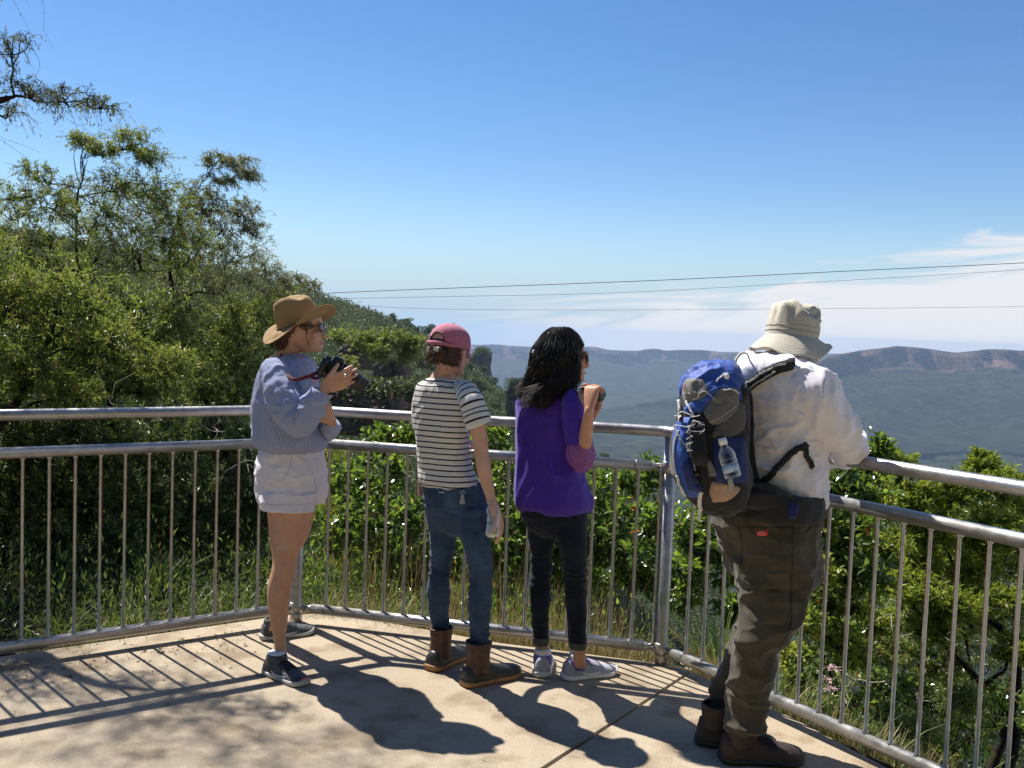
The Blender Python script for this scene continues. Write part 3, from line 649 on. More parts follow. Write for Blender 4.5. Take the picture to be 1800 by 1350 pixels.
def shoe(par, heel, toe, kind, mats, width=.047, hgt=1., shaft=None, laces=True):
    """heel, toe: ground points. returns the upper; adds sole, laces, collar"""
    h = np.array([*heel[:2], 0.]); t = np.array([*toe[:2], 0.]); L_ = np.linalg.norm(t-h); f = (t-h)/L_; s = np.array([f[1], -f[0], 0]); up = np.array([0, 0, 1.])
    if kind == 'sneaker': prof = [(0, .5, .03), (.015, .72, .062), (.06, .84, .078), (.13, .88, .083), (.22, .9, .080), (.32, .92, .076), (.42, .92, .072), (.55, .97, .060), (.68, 1.02, .050), (.8, .98, .042), (.9, .82, .036), (.96, .58, .032), (.99, .3, .027), (1, .1, .024)]; so = .024
    else: prof = [(0, .55, .05), (.015, .78, .075), (.06, .9, .085), (.15, .93, .09), (.28, .93, .092), (.4, .93, .088), (.52, .97, .072), (.65, 1.04, .062), (.78, 1.05, .056), (.88, .93, .050), (.95, .7, .044), (.985, .42, .036), (1, .15, .03)]; so = .026
    q = cr([(a*3, 0, 0, a, w, z) for a, w, z in prof], 34)[:, 3:]; R = []; Rs = []
    for a, w, z in q:
        a = min(max(a, 0), 1); c = h+f*a*L_+s*(.010*math.sin(a*pi)*0); W_ = width*w
        th = np.linspace(0, 2*pi, 28, endpoint=False); x = np.cos(th); y = np.sin(th)
        X = np.sign(x)*np.abs(x)**.75*W_*(1-.22*np.clip(y, 0, 1)); Z = np.where(y > 0, np.abs(y)**.8*(z*hgt-so*.6), -np.abs(y)**.5*so*.3)+so*.75
        R.append(c+X[:, None]*s+Z[:, None]*up)
        tw = 1.07+.03*math.sin(a*9); Z2 = np.clip(np.sign(y)*np.abs(y)**.35, -1, 1)*so*.5+so*.5; lift = .010*max(0, (a-.8)/.2)**2+.004*max(0, (.1-a)/.1)
        Rs.append(c+(np.sign(x)*np.abs(x)**.6*W_*tw)[:, None]*s+(Z2+lift)[:, None]*up)
    up_g = loft(np.array(R)); o = obj('shoe' if kind == 'sneaker' else 'boot', up_g, mats['upper'], par)
    Rs = np.array(Rs); n = len(Rs); Rs[0] = Rs[0]-f*.006; Rs[-1] = Rs[-1]+f*.004
    obj('sole', loft(Rs), mats['sole'], o)
    if 'toe' in mats:
        k0 = int(n*mats.get('toe_from', .82)); A = np.array(R)[k0:]; c = A.mean(1, keepdims=True); A = c+(A-c)*1.03; A[-1] += f*.003; obj('toe_cap', loft(A), mats['toe'], o)
    if laces:
        g = G()
        for k in range(5):
            a = .36+k*.065; i = int(np.interp(a, q[:, 0], np.arange(n))); top = np.array(R)[i]; i2 = min(n-1, i+1); top2 = np.array(R)[i2]
            for A, B in ((top[3:12], None), (None, top2[3:12])):
                arc = A if A is not None else B
                tube(arc+up*.003, .0022, 5, g=g)
        i = int(np.interp(.37, q[:, 0], np.arange(n))); c = np.array(R)[i][7]
        for sg in (-1, 1):
            a = np.linspace(0, 2*pi, 12); lp = c+up*.008+s*sg*(.014-.014*np.cos(a))[:, None]*1.0+f*(.010*np.sin(a))[:, None]-up*(.006*(1-np.cos(a)))[:, None]*.8
            tube(lp, .0018, 5, g=g)
        obj('laces', g, mats['lace'], o)
    if 'swoosh' in mats or 'stripe' in mats:
        g = G(); k = 'swoosh' if 'swoosh' in mats else 'stripe'
        A = np.array(R)
        for sd in (0, 14):                                          # outer and inner flank
            pts = []
            for a, zz in ((.3, .35), (.38, .12), (.5, .16), (.62, .3), (.74, .5)):
                i = int(np.interp(a, q[:, 0], np.arange(n))); pts.append(A[i][0 if sd == 0 else 14]*(1-zz)+A[i][4 if sd == 0 else 10]*zz)
            P = cr(pts, 14); off = s*(.0025 if sd == 0 else -.0025); w = np.array([.003, .007, .010, .011, .0105, .0095, .0085, .0075, .0065, .0055, .0045, .0035, .0025, .001])
            ribbon(P+off, w, .0012, g, up=s)
        obj(k, g, mats[k], o)
    if shaft:                                                       # boot shaft / ankle collar: list of (point, radius)
        P = cr([np.append(p, r) for p, r in shaft], 18); X = P[:, :3]; rr = P[:, 3]; th = np.linspace(0, 2*pi, 32, endpoint=False)
        D = f*np.cos(th)[:, None]*1.12+s*np.sin(th)[:, None]
        R1 = X[:, None]+rr[:, None, None]*D[None]*(1+.03*vn(np.column_stack([np.tile(th*1.5, len(X)), np.repeat(X[:, 2]*40, 32), np.zeros(32*len(X))]), 5).reshape(len(X), 32, 1))
        inner = X[::-1][:6, None]+(rr[::-1][:6, None, None]-.006)*D[None]
        R1 = np.concatenate([R1, inner]); obj('shaft' if kind != 'sneaker' else 'collar', loft(R1, (True, True)), mats.get('shaft', mats['upper']), o)
    return o
def cloth(name, col, rough=.85, bump=.15, bscale=220, **k): return mat(name, col, rough, bump=bump, bscale=bscale, spec=.2, sheen=.15, **k)
def folds(*terms):
    """displacement made of creases: each term (kind, ...)"""
    def f(R, u, v):
        d = np.zeros(u.shape)
        for t in terms:
            if t[0] == 'n': d += fold(R, t[1], t[2], t[3] if len(t) > 3 else 3)
            elif t[0] == 'rings':                                    # bunched rings between v0 and v1 (knees, ankles)
                _, v0, v1, k, amp, s = t; w = np.exp(-((v-(v0+v1)/2)/((v1-v0)/2))**2)
                ph = v*k*2*pi+2.2*vn(np.stack([u*0+s, np.sin(u*2*pi)*.9, np.cos(u*2*pi)*.9+v*3], -1).reshape(-1, 3), s).reshape(u.shape)
                d += amp*w*(1-np.abs(np.sin(ph/2))*1.6)*(.6+.4*np.sin(u*2*pi+s))
        return d
    return f
def vnormals(g):
    V = g.verts(); N = np.zeros_like(V)
    for k in (3, 4):
        for f in g.F[k]:
            n = np.cross(V[f[:, 2]]-V[f[:, 0]], V[f[:, 1 if k == 3 else 3]]-V[f[:, 1 if k == 3 else 1]] if k == 4 else V[f[:, 1]]-V[f[:, 0]])
            if k == 4: n = -np.cross(V[f[:, 3]]-V[f[:, 1]], V[f[:, 2]]-V[f[:, 0]])
            else: n = -n
            for j in range(k): np.add.at(N, f[:, j], n)
    return N/(np.linalg.norm(N, axis=1)[:, None]+1e-12)
def crease(P, f, s, p=3.):
    """sharp-ridged cloth creases in 0..1"""
    Q = P*np.array(f); Q = Q+.55*np.stack([vn(Q*.7, s+1), vn(Q*.7, s+2), vn(Q*.7, s+3)], -1)
    return (1-np.abs(vn(Q, s)))**p
def crumple(g, terms):
    """terms: (freq xyz, amp, seed[, z centre, z half width]) -> creases pushed along the normals"""
    V = g.verts(); N = vnormals(g); d = np.zeros(len(V))
    for t in terms:
        w = 1. if len(t) < 4 else np.exp(-((V[:, 2]-t[3])/t[4])**2)
        d += w*t[1]*(crease(V, t[0], t[2])-.55)
    g.V = [V+N*d[:, None]]; g.A = [np.zeros(len(V))]; return g
# ================================================================ woman with the straw hat
M_SK1 = skinmat('skin_tanned', (.55, .32, .21)); M_SK2 = skinmat('skin_fair', (.58, .36, .265)); M_SK3 = skinmat('skin_warm', (.50, .27, .17)); M_SK4 = skinmat('skin_ruddy', (.58, .30, .21))
M_BLACK = mat('black_plastic', (.012, .012, .014), .35, noise=.3, nscale=80); M_BLKW = mat('black_webbing', (.014, .014, .016), .8, bump=.3, bscale=400, noise=.3, nscale=50)
M_LENS = mat('dark_lens', (.01, .012, .018), .06, spec=.8, noise=.2, nscale=10); M_WHT = mat('white_plastic', (.75, .75, .73), .5, noise=.06, nscale=40)
M_SILV = mat('silver_metal', (.7, .7, .7), .25, .9, noise=.1, nscale=40)
def stripes(c1, c2, freq, duty, axis=0, wob=.0, soft=.02, src='UV', coly=None):
    def ex(m, nt, N, L, b, tc):
        if src == 'UV': v = tc.outputs['UV']
        else: v = tc.outputs['Object']
        s = N.new('ShaderNodeSeparateXYZ'); L.new(v, s.inputs[0])
        def M_(op, a, bb=None):
            n = N.new('ShaderNodeMath'); n.operation = op
            for i, q in enumerate((a, bb)):
                if q is None: continue
                if isinstance(q, (int, float)): n.inputs[i].default_value = q
                else: L.new(q, n.inputs[i])
            return n.outputs[0]
        n = N.new('ShaderNodeTexNoise'); n.inputs['Scale'].default_value = 9; n.inputs['Detail'].default_value = 3; L.new(tc.outputs['Object'], n.inputs['Vector'])
        c = M_('ADD', s.outputs[axis], M_('MULTIPLY', M_('SUBTRACT', n.outputs['Fac'], .5), wob))
        f = M_('FRACT', M_('MULTIPLY', c, freq)); k = M_('ABSOLUTE', M_('SUBTRACT', f, .5))
        mr = N.new('ShaderNodeMapRange'); mr.inputs[1].default_value = duty/2-soft; mr.inputs[2].default_value = duty/2+soft; mr.inputs[3].default_value = 1; mr.inputs[4].default_value = 0; L.new(k, mr.inputs[0])
        x = N.new('ShaderNodeMixRGB'); L.new(mr.outputs[0], x.inputs[0]); x.inputs[1].default_value = (*c1, 1); x.inputs[2].default_value = (*c2, 1)
        L.new(x.outputs[0], b.inputs['Base Color'])
    return ex
M_PIN = cloth('blue_pinstripe_cotton', (.5, .55, .7), extra=stripes((.38, .41, .56), (.13, .165, .36), 150, .42, 0, .003, .18))
M_PINS = cloth('blue_pinstripe_sleeve', (.5, .55, .7), extra=stripes((.38, .41, .56), (.13, .165, .36), 66, .42, 0, .003, .18))
M_SHORT = cloth('white_linen', (.68, .64, .70), noise=.05, nscale=30)
W1 = thing('person', gz(505, 1160), 'woman in wide straw hat, blue pinstripe shirt and white shorts holding a camera', 'person')
b = G()
R1 = basis(-90, 3, 0); C1 = at(529, 577, 4.36)
W = head(C1, R1, .222, b, nose=.72)
limb([(497, 640, 4.36, 26, 1), (503, 626, 4.36, 20), (512, 612, 4.36, 17), (521, 598, 4.36, 19)], 12, 24, b)
garment([(632, 496, 532, 4.36, 1.1), (645, 478, 542, 4.36, .72), (670, 466, 544, 4.36, .7), (710, 462, 548, 4.36, .74), (760, 466, 554, 4.36, .85), (800, 468, 556, 4.36, .98), (850, 468, 556, 4.36, .98), (880, 486, 540, 4.36, 1.)], 24, 32, yaw=-pi/2, g=b)
limb([(488, 655, 4.22, 16), (493, 690, 4.17, 17), (512, 728, 4.13, 16), (528, 742, 4.12, 15), (545, 722, 4.12, 14), (559, 700, 4.12, 11.5), (567, 684, 4.12, 9.5)], 24, 20, b)
limb([(510, 655, 4.50, 16), (535, 705, 4.55, 15), (560, 748, 4.46, 13), (576, 748, 4.36, 11), (583, 742, 4.28, 9.5)], 24, 20, b)
hand(b, at(569, 683, 4.12), (.88, .10, .46), (-.14, .97, .12), 1, (9, 11, 14, 20), .10, (.8, .4, 26), .98)
hand(b, at(583, 741, 4.27), (-.35, -.42, .80), (-.75, .6, -.1), 1, (52, 55, 58, 60), .05, (.7, .6, 25), .95)
# legs: near leg straight, far leg set back
def leg(rows, g): garment(rows, 50, 36, g=g, ex=2.05)
leg([(880, 468, 556, 4.27, .95), (900, 470, 553, 4.27, .95), (940, 473.5, 543, 4.25, .98), (970, 478, 526, 4.22, 1.05), (985, 479.5, 521, 4.21, 1.08), (1003, 477, 519, 4.2, 1.04), (1030, 470.5, 513, 4.19, .98), (1060, 470.5, 509, 4.18, .96), (1090, 474.5, 505.5, 4.175, 1), (1120, 480.5, 502.5, 4.17, 1.1), (1140, 482, 503, 4.165, 1.1), (1160, 479, 505, 4.16, 1.1), (1172, 484, 508, 4.16, 1.)], b)
leg([(880, 478, 560, 4.47, .9), (900, 482, 552, 4.48, .9), (940, 484, 540, 4.5, .95), (985, 484, 518, 4.53, 1.02), (1030, 473, 508, 4.57, .95), (1060, 472, 500, 4.6, .96), (1085, 473, 494, 4.62, 1.1), (1105, 470, 498, 4.62, 1.2)], b)
b = remesh(b, .0042, 3); paint(b, [(W((0, .40, .2)), .019, .85), (W((.06, .36, .19)), .014, .5), (W((-.06, .36, .19)), .014, .5), (W((0, .48, .34)), .02, .2), (W((-.2, .3, .36)), .03, .10), (W((.2, .3, .36)), .03, .10), (at(508, 984, 4.13), .05, .28), (at(488, 1000, 4.12), .04, .12)])  # knee spots paint redness and some shading into the skin
obj('body', b, M_SK1, W1)
sh = garment([(625, 500, 534, 4.36, 1.1), (630, 487, 541, 4.36, .9), (639, 471, 548, 4.36, .74), (655, 460, 552, 4.36, .66), (680, 454, 556, 4.36, .68), (710, 451, 558, 4.36, .72), (740, 451, 564, 4.36, .76), (762, 453, 571, 4.36, .8), (777, 456, 572, 4.36, .84), (786, 463, 567, 4.36, .86), (788, 470, 560, 4.36, .86)], 110, 150, yaw=-pi/2,
             disp=folds(('n', (9, 9, 5), .009, 3), ('n', (26, 26, 12), .004, 8)))
SH1 = obj('shirt', sh, M_PIN, W1)
sl = limb([(485, 642, 4.27, 16), (485, 655, 4.22, 24), (490, 678, 4.18, 27.5), (500, 706, 4.14, 29), (515, 732, 4.12, 29), (530, 740, 4.11, 26), (544, 722, 4.1, 24), (553, 707, 4.1, 21), (560, 697, 4.1, 18), (563, 693, 4.1, 17.5)], 90, 70, disp=folds(('n', (16, 16, 16), .006, 4), ('rings', .55, .8, 9, .007, 3), ('n', (40, 40, 40), .002, 6)))
obj('sleeve', sl, M_PINS, W1)
tube(np.array([at(556, 702, 4.1), at(561, 695, 4.1), at(565, 689, 4.1)]), .0475, 28, g=(cf := G())); obj('cuff', cf, M_PINS, W1)
s2 = limb([(510, 645, 4.46, 16), (515, 665, 4.52, 23), (535, 705, 4.56, 24), (556, 745, 4.5, 24), (570, 757, 4.4, 20), (580, 750, 4.3, 16), (583, 746, 4.28, 15)], 60, 48, disp=folds(('n', (18, 18, 18), .006, 5),)); obj('sleeve', s2, M_PINS, W1)
bv = bvh(sh)
col_ = G(); P = [at(x, y, Y) for x, y, Y in ((498, 628, 4.30), (505, 636, 4.26), (518, 646, 4.27), (530, 648, 4.30), (537, 640, 4.36), (536, 628, 4.42))]; ribbon(cr(P, 20), .026, .002, col_); obj('collar', col_, M_PIN, W1)
M_TEE = cloth('pale_blue_cotton', (.30, .42, .62)); obj('undershirt', patch(bv, [(662, 521, 540), (672, 522, 544), (686, 529, 540)], .003), M_TEE, W1)
M_BADGE = mat('pink_badge', (.75, .2, .35), .5, noise=.2, nscale=60); obj('badge', patch(bv, [(655, 544, 550), (664, 547, 556), (671, 552, 558)], .004, 6, 6), M_BADGE, W1)
g = garment([(785, 464, 562, 4.36, .9), (789, 460, 565, 4.36, .88), (797, 458, 567, 4.36, .88), (801, 457, 568, 4.36, .88), (815, 455, 570, 4.36, .86), (828, 453.5, 571, 4.36, .84), (850, 454, 572, 4.36, .84), (872, 457, 571, 4.36, .82), (880, 462, 566, 4.36, .78), (884, 478, 550, 4.36, .7)], 70, 110, yaw=-pi/2, disp=folds(('n', (14, 14, 22), .005, 3), ('n', (40, 40, 14), .002, 5)))
garment([(862, 460, 560, 4.27, .8), (880, 457, 556, 4.26, .8), (893, 458, 554, 4.25, .8), (897, 459, 553.5, 4.25, .8), (896, 463, 549, 4.25, .8)], 24, 80, g=g, disp=folds(('n', (16, 16, 16), .003, 7),))
garment([(860, 480, 571, 4.46, .8), (876, 486, 572, 4.47, .78), (884, 490, 571, 4.47, .78), (883, 494, 567, 4.47, .78)], 24, 70, g=g, disp=folds(('n', (16, 16, 16), .003, 9),))
g = crumple(remesh(g, .0045, 8), [((9, 9, 14), .006, 3), ((30, 30, 40), .0012, 5)])
SO = obj('shorts', g, M_SHORT, W1); bq = bvh(g)
M_SEAM = cloth('linen_seam', (.5, .48, .53)); g = seam(bq, [(512, 800), (510, 818), (503, 835), (495, 848)], .0014); obj('pocket_edge', g, M_SEAM, SO); g = seam(bq, [(460, 886), (490, 888), (530, 887), (551, 884)], .0009); seam(bq, [(553, 894), (554, 880), (556, 862), (552, 840)], .0016, g=g); obj('hem_stitching', g, M_SEAM, SO)
wb = garment([(783, 463, 563, 4.36, .92), (788, 458.5, 566, 4.36, .9), (797, 457, 568, 4.36, .9), (801, 459, 566, 4.36, .88)], 16, 120, yaw=-pi/2, disp=lambda R, u, v: .0016*np.sin(u*2*pi*46)); obj('waistband', wb, M_SHORT, SO)
# hair: brown, under the hat to the nape, with a loose strand on the cheek
def hairmat(name, c1, c2):
    return mat(name, c1, .42, col2=c2, nscale=35, spec=.5)
M_HR1 = hairmat('brown_hair', (.05, .022, .012), (.16, .07, .035))
hg = G(); cap = []
for a, bb, z0 in ((.37, .54, .62),): ell(W((0, -.09, .60)), np.array([.375, .445, .40])*.222, hg, R1, 16, 24)
ell(W((0, -.36, .34)), np.array([.26, .17, .26])*.222, hg, R1); ell(W((0, -.36, .16)), np.array([.17, .13, .22])*.222, hg, R1)
HP_ = []
for k in range(900):
    a = rng.uniform(-1.3, 1.3); z = rng.uniform(.3, .68); r = 1.0
    p0 = np.array([.37*math.sin(a)*.95, -.05-.44*math.cos(a), z]); p1 = np.array([.22*math.sin(a), -.34-.14*math.cos(a)+.05*rng.normal(), .22+.05*rng.normal()]); p2 = np.array([.1*math.sin(a)+.04*rng.normal(), -.34+.06*rng.normal(), -.14+.13*rng.normal()])
    HP_.append(W(np.array([p0, (p0+p1)/2+np.array([0, -.02, 0]), p1, p2])))
strands(HP_, [.0011, .0014, .0012, .0004], hg)
for k in range(9):
    o = .012*rng.normal(size=3); tube(W(cr([(.36+o[0], .06+o[1], .6), (.378, .15+o[1], .44+o[2]), (.352, .13, .3), (.30+o[0], .19+o[1], .15+o[2])], 10)), np.array([.0010]*7+[.0008, .0006, .0004]), 4, g=hg, caps=(False, False))
obj('hair', hg, M_HR1, W1)
# straw hat
def strawex(m, nt, N, L, b, tc):
    w = N.new('ShaderNodeTexWave'); w.wave_type = 'BANDS'; w.bands_direction = 'Z'; w.inputs['Scale'].default_value = 110; w.inputs['Distortion'].default_value = .6; w.inputs['Detail'].default_value = 2
    L.new(tc.outputs['Object'], w.inputs['Vector']); r = N.new('ShaderNodeValToRGB'); r.color_ramp.elements[0].color = (.17, .10, .045, 1); r.color_ramp.elements[1].color = (.38, .255, .125, 1); r.color_ramp.elements[1].position = .7
    L.new(w.outputs['Fac'], r.inputs['Fac']); L.new(r.outputs[0], b.inputs['Base Color']); bp = N.new('ShaderNodeBump'); bp.inputs['Strength'].default_value = .4; bp.inputs['Distance'].default_value = .002; L.new(w.outputs['Fac'], bp.inputs['Height']); L.new(bp.outputs[0], b.inputs['Normal'])
M_STRAW = mat('woven_straw', (.5, .38, .2), .8, extra=strawex, spec=.2)
fx = np.array([.93, .0, .36]); fx /= np.linalg.norm(fx); uz = np.array([-.36, -.10, .93]); uz -= fx*np.dot(fx, uz); uz /= np.linalg.norm(uz); sy = np.cross(uz, fx); HF = np.column_stack([fx, sy, uz])
HC = at(526, 569, 4.36)
def hw(p): return HC+np.asarray(p) @ HF.T
th = np.linspace(0, 2*pi, 96, endpoint=False); R = []
for z, s, e in ((-.004, 1.0, 0), (.0, 1.0, 0), (.025, .985, 0), (.055, .95, 0), (.085, .90, .1), (.108, .85, .3), (.124, .77, .7), (.131, .64, 1), (.131, .44, 1), (.128, .2, 1), (.126, .03, 1)):
    x = np.cos(th)*.100*s; y = np.sin(th)*.082*s
    pin = 1-.16*e*np.exp(-((x-.06)/.035)**2)-.10*min(1, z/.05)*np.exp(-((x-.075)/.03)**2)
    zz = z+0*x+e*(-.020*np.exp(-(y/.028)**2)*(1-.4*(x/.1)))-e*.014*np.clip(x/.1, 0, 1)+.012*e*np.clip(-x/.1, -1, 1)*.3
    zz -= e*.022*np.exp(-(((x-.05)/.03)**2+((y+.045)/.025)**2))
    R.append(hw(np.column_stack([x, y*pin, zz])))
hat = loft(np.array(R), (False, True)); HAT = obj('straw_hat', hat, M_STRAW, W1)
def brimsurf(x, y, r): return .0+2.6*x*(-y)*np.clip((r-.09)/.05, 0, 1)+.55*np.clip(x, 0, 1)**2-.35*np.clip(-x, 0, 1)**2*1.0+.9*np.clip(-y-.06, 0, 1)*np.clip(x, 0, 1)
R = []
rr = np.linspace(0, 1, 18)
for t in list(rr)+[1.01]+list(rr[::-1]):
    a = (.100+(.178-.100)*t); c = (.082+(.142-.082)*t); x = np.cos(th)*a; y = np.sin(th)*c
    R.append((x, y, t))
Z = []
n2 = len(R)
for i, (x, y, t) in enumerate(R):
    r = np.hypot(x, y); top = i <= n2//2
    z = brimsurf(x, y, r)*min(1, t*1.5)+(.0018 if top else -.0018)+.002*np.sin(5*np.arctan2(y, x)+1)*t
    Z.append(hw(np.column_stack([x, y, z])))
obj('brim', loft(np.array(Z), (False, False)), M_STRAW, HAT)
g = tube(np.vstack([hw(np.column_stack([np.cos(th)*.1005, np.sin(th)*.0825, 0*th+.012]))]*1)[list(range(96))+[0]], .003, 6); obj('hat_band', g, mat('straw_cord', (.33, .22, .12), .8, bump=.2), HAT)
# sunglasses
def glasses(par, W, hh, Rm, frame, lens, sc=1.):
    g = G(); 
    for s in (-1, 1):
        tube(W(cr([(s*.285, .33, .535), (s*.335, .2, .54), (s*.355, .0, .53), (s*.35, -.1, .47)], 12)), .0022, 6, g=g)
        a = np.linspace(0, 2*pi, 28); rim = np.column_stack([s*.155+.115*np.cos(a)*sc, .402-.06*np.abs(np.cos(a))*0-.05*(np.clip(s*np.cos(a), 0, 1))**2, .505+.095*np.sin(a)*sc]); tube(W(rim), .0018, 6, g=g)
    tube(W(cr([(-.05, .415, .52), (0, .425, .53), (.05, .415, .52)], 6)), .0018, 6, g=g)
    o = obj('sunglasses', g, frame, par)
    for s in (-1, 1):
        a = np.linspace(0, 2*pi, 28, endpoint=False); R = []
        for k, d in ((1, -.006), (1, .006), (.7, .016), (.02, .022)):
            R.append(W(np.column_stack([s*.155+.115*np.cos(a)*sc*k, .402-.05*(np.clip(s*np.cos(a)*k, 0, 1))**2+d, .505+.095*np.sin(a)*sc*k])))
        obj('lens', loft(np.array(R), flip=(s < 0) ), lens, o)
glasses(W1, W, .222, R1, M_BLACK, M_LENS)
# shoes
M_SN1 = mat('dark_mesh_shoe', (.014, .016, .022), .6, col2=(.10, .11, .125), nscale=45, bump=.4, bscale=200); M_SOLE1 = mat('grey_foam_sole', (.42, .43, .40), .7, noise=.15, nscale=30); M_RED = mat('coral_rubber', (.75, .12, .08), .5, noise=.15, nscale=40)
M_LACE = cloth('dark_lace', (.02, .022, .04)); M_SOCK = cloth('white_sock', (.75, .75, .75)); M_REFL = mat('grey_overlay', (.45, .47, .5), .4, noise=.2)
sm = dict(upper=M_SN1, sole=M_SOLE1, lace=M_LACE, stripe=M_REFL, shaft=M_SN1)
nh, nt_ = gz(470, 1181), gz(530, 1204)
a1 = np.array([*(nh[:2]*.78+nt_[:2]*.22), 0])
dn = (nt_-nh); dn[2] = 0; dn /= np.linalg.norm(dn); nt_ = nh+dn*.265
a1 = nh+dn*.062; a1[2] = 0
shoe(W1, nh, nt_, 'sneaker', {**sm, 'toe': M_RED, 'toe_from': .92}, .046, 1.0, [(a1+[0, 0, .05], .043), (a1+[0, 0, .075], .044), (a1+[0, 0, .092], .042), (a1+[0, 0, .098], .039)])
obj('sock', tube(np.column_stack([[a1+[0, 0, .07], a1+[0, 0, .098], a1+[0, 0, .106]], [.039, .0365, .035]]), 0, 24), M_SOCK, W1)
nh, nt_ = gz(459, 1124), gz(549, 1112); dn = nt_-nh; dn[2] = 0; dn /= np.linalg.norm(dn); nt_ = nh+dn*.265; a1 = nh+dn*.06; a1[2] = 0
shoe(W1, nh, nt_, 'sneaker', sm, .046, 1.0, [(a1+[0, 0, .05], .043), (a1+[0, 0, .075], .044), (a1+[0, 0, .092], .042), (a1+[0, 0, .098], .039)])
# camera with strap: its own thing
CAMT = thing('slr_camera', at(600, 650, 4.10), 'black camera with long lens and maroon neck strap held by the hatted woman', 'camera')
cR = _ry(math.radians(24)) @ _rz(math.radians(8))
g = box((0, 0, 0), (.125, .062, .082), bev=.012); box((.005, 0, .05), (.05, .05, .034), g, bev=.012); box((-.045, -.02, .0), (.035, .075, .082), g, bev=.014)
for x, z, r in ((-.04, .045, .011), (.045, .045, .013)): tube(np.array([(x, 0, z-.008), (x, 0, z+.006)]), r, 16, g=g)
cc = at(585, 652, 4.20); V = g.verts() @ cR.T + cc; g.V = [V]; CB = obj('camera_body', g, M_BLACK, CAMT)
ld_ = np.array([.80, .10, -.58]); ld_ /= np.linalg.norm(ld_); p0 = at(603, 653, 4.19); g = tube(np.column_stack([p0+ld_*np.array([0, .012, .014, .045, .047, .085, .087, .118, .12])[:, None], np.array([.034, .034, .036, .036, .038, .038, .036, .038, .036])]), 0, 28); LN = obj('camera_lens', g, M_BLACK, CAMT)
g = tube(np.column_stack([p0+ld_*np.array([.119, .122])[:, None], np.array([.031, .030])]), 0, 24); obj('front_glass', g, M_LENS, LN)
g = tube(np.column_stack([p0+ld_*np.array([.083, .0835])[:, None], np.array([.0388, .0388])]), 0, 28); obj('ring', g, mat('grey_print', (.3, .3, .3), .5, noise=.1), LN)
M_STRAP = cloth('maroon_webbing', (.10, .012, .03))
P = [at(x, y, Y) for x, y, Y in ((508, 612, 4.46), (500, 618, 4.36), (494, 630, 4.27), (500, 650, 4.2), (508, 663, 4.14), (522, 667, 4.1), (540, 662, 4.1), (556, 656, 4.14), (567, 652, 4.18))]
g = ribbon(cr(P, 40), .016, .0014)
P = [at(x, y, Y) for x, y, Y in ((508, 612, 4.46), (522, 622, 4.45), (533, 636, 4.42), (541, 655, 4.38), (556, 665, 4.25), (572, 655, 4.1))]; ribbon(cr(P, 30), .014, .0014, g); obj('neck_strap', g, M_STRAP, CAMT)
# ring on finger + necklace
g = tube(np.array([at(606+dx, 660+dy, 4.05+dz) for dx, dy, dz in ((0, -3, 0), (2, 0, -.008), (0, 3, 0), (-2, 0, .012), (0, -3, 0))]), .0015, 6); obj('ring', g, M_SILV, W1)
# ================================================================ woman in the striped tee
W2 = thing('person', gz(820, 1190), 'woman with pink cap, striped tee, blue jeans and brown duck boots holding a bottle', 'person')
b = G(); R2 = basis(-34, -9, 3); C2 = at(790, 616, 4.22)
W = head(C2, R2, .222, b)
limb([(774, 700, 4.23, 30), (777, 672, 4.22, 24), (782, 655, 4.215, 18), (787, 640, 4.21, 18), (788, 625, 4.22, 20)], 14, 28, b)
limb([(782, 668, 4.2, 16), (800, 688, 4.17, 11), (818, 699, 4.12, 10)], 8, 20, b); limb([(774, 668, 4.24, 16), (760, 686, 4.27, 11), (750, 697, 4.31, 11)], 8, 20, b)
garment([(678, 756, 812, 4.21, .5), (694, 742, 824, 4.2, .46), (720, 733, 830, 4.2, .55), (770, 737, 822, 4.2, .62), (820, 742, 828, 4.2, .6), (860, 754, 840, 4.2, .5), (895, 765, 842, 4.2, .4)], 24, 36, yaw=-.45, g=b)
limb([(826, 695, 4.06, 14), (836, 735, 4.03, 14.5), (843, 770, 4.02, 14), (847, 800, 4.01, 12.8), (850, 820, 4.0, 13), (855, 845, 4.0, 11.5), (861, 868, 3.99, 9), (865, 884, 3.98, 8.2)], 26, 24, b)
limb([(745, 690, 4.31, 13), (747, 740, 4.38, 14), (752, 775, 4.45, 12), (775, 790, 4.56, 11), (800, 785, 4.62, 9)], 22, 22, b)
hand(b, at(866, 884, 3.98), (.36, .0, -.93), (-.86, .25, -.33), -1, (20, 24, 28, 34), .3, (.8, .35, 20), 1.04, (.5, .9, .7))
hand(b, at(802, 785, 4.62), (.9, .3, .1), (0, .4, -.9), 1, (30, 30, 30, 30), .1, sc=.95)
for rows in ([(880, 818, 842, 4.17, 1), (1000, 832, 858, 4.10, 1), (1060, 832, 856, 4.12, 1), (1110, 834, 854, 4.13, 1), (1165, 835, 855, 4.13, 1)], [(880, 768, 790, 4.21, 1), (980, 764, 788, 4.27, 1), (1050, 762, 784, 4.31, 1), (1090, 766, 786, 4.32, 1), (1145, 768, 788, 4.33, 1)]): garment(rows, 12, 24, g=b)
b = remesh(b, .0042, 3); paint(b, [(W((.352, -.03, .43)), .03, .45), (W((0, .40, .2)), .019, .8)]); obj('body', b, M_SK2, W2)
M_STR = cloth('striped_jersey', (.8, .8, .78), bump=.1, extra=stripes((.62, .61, .59), (.012, .014, .03), 41.5, .26, 1, .004, .03))
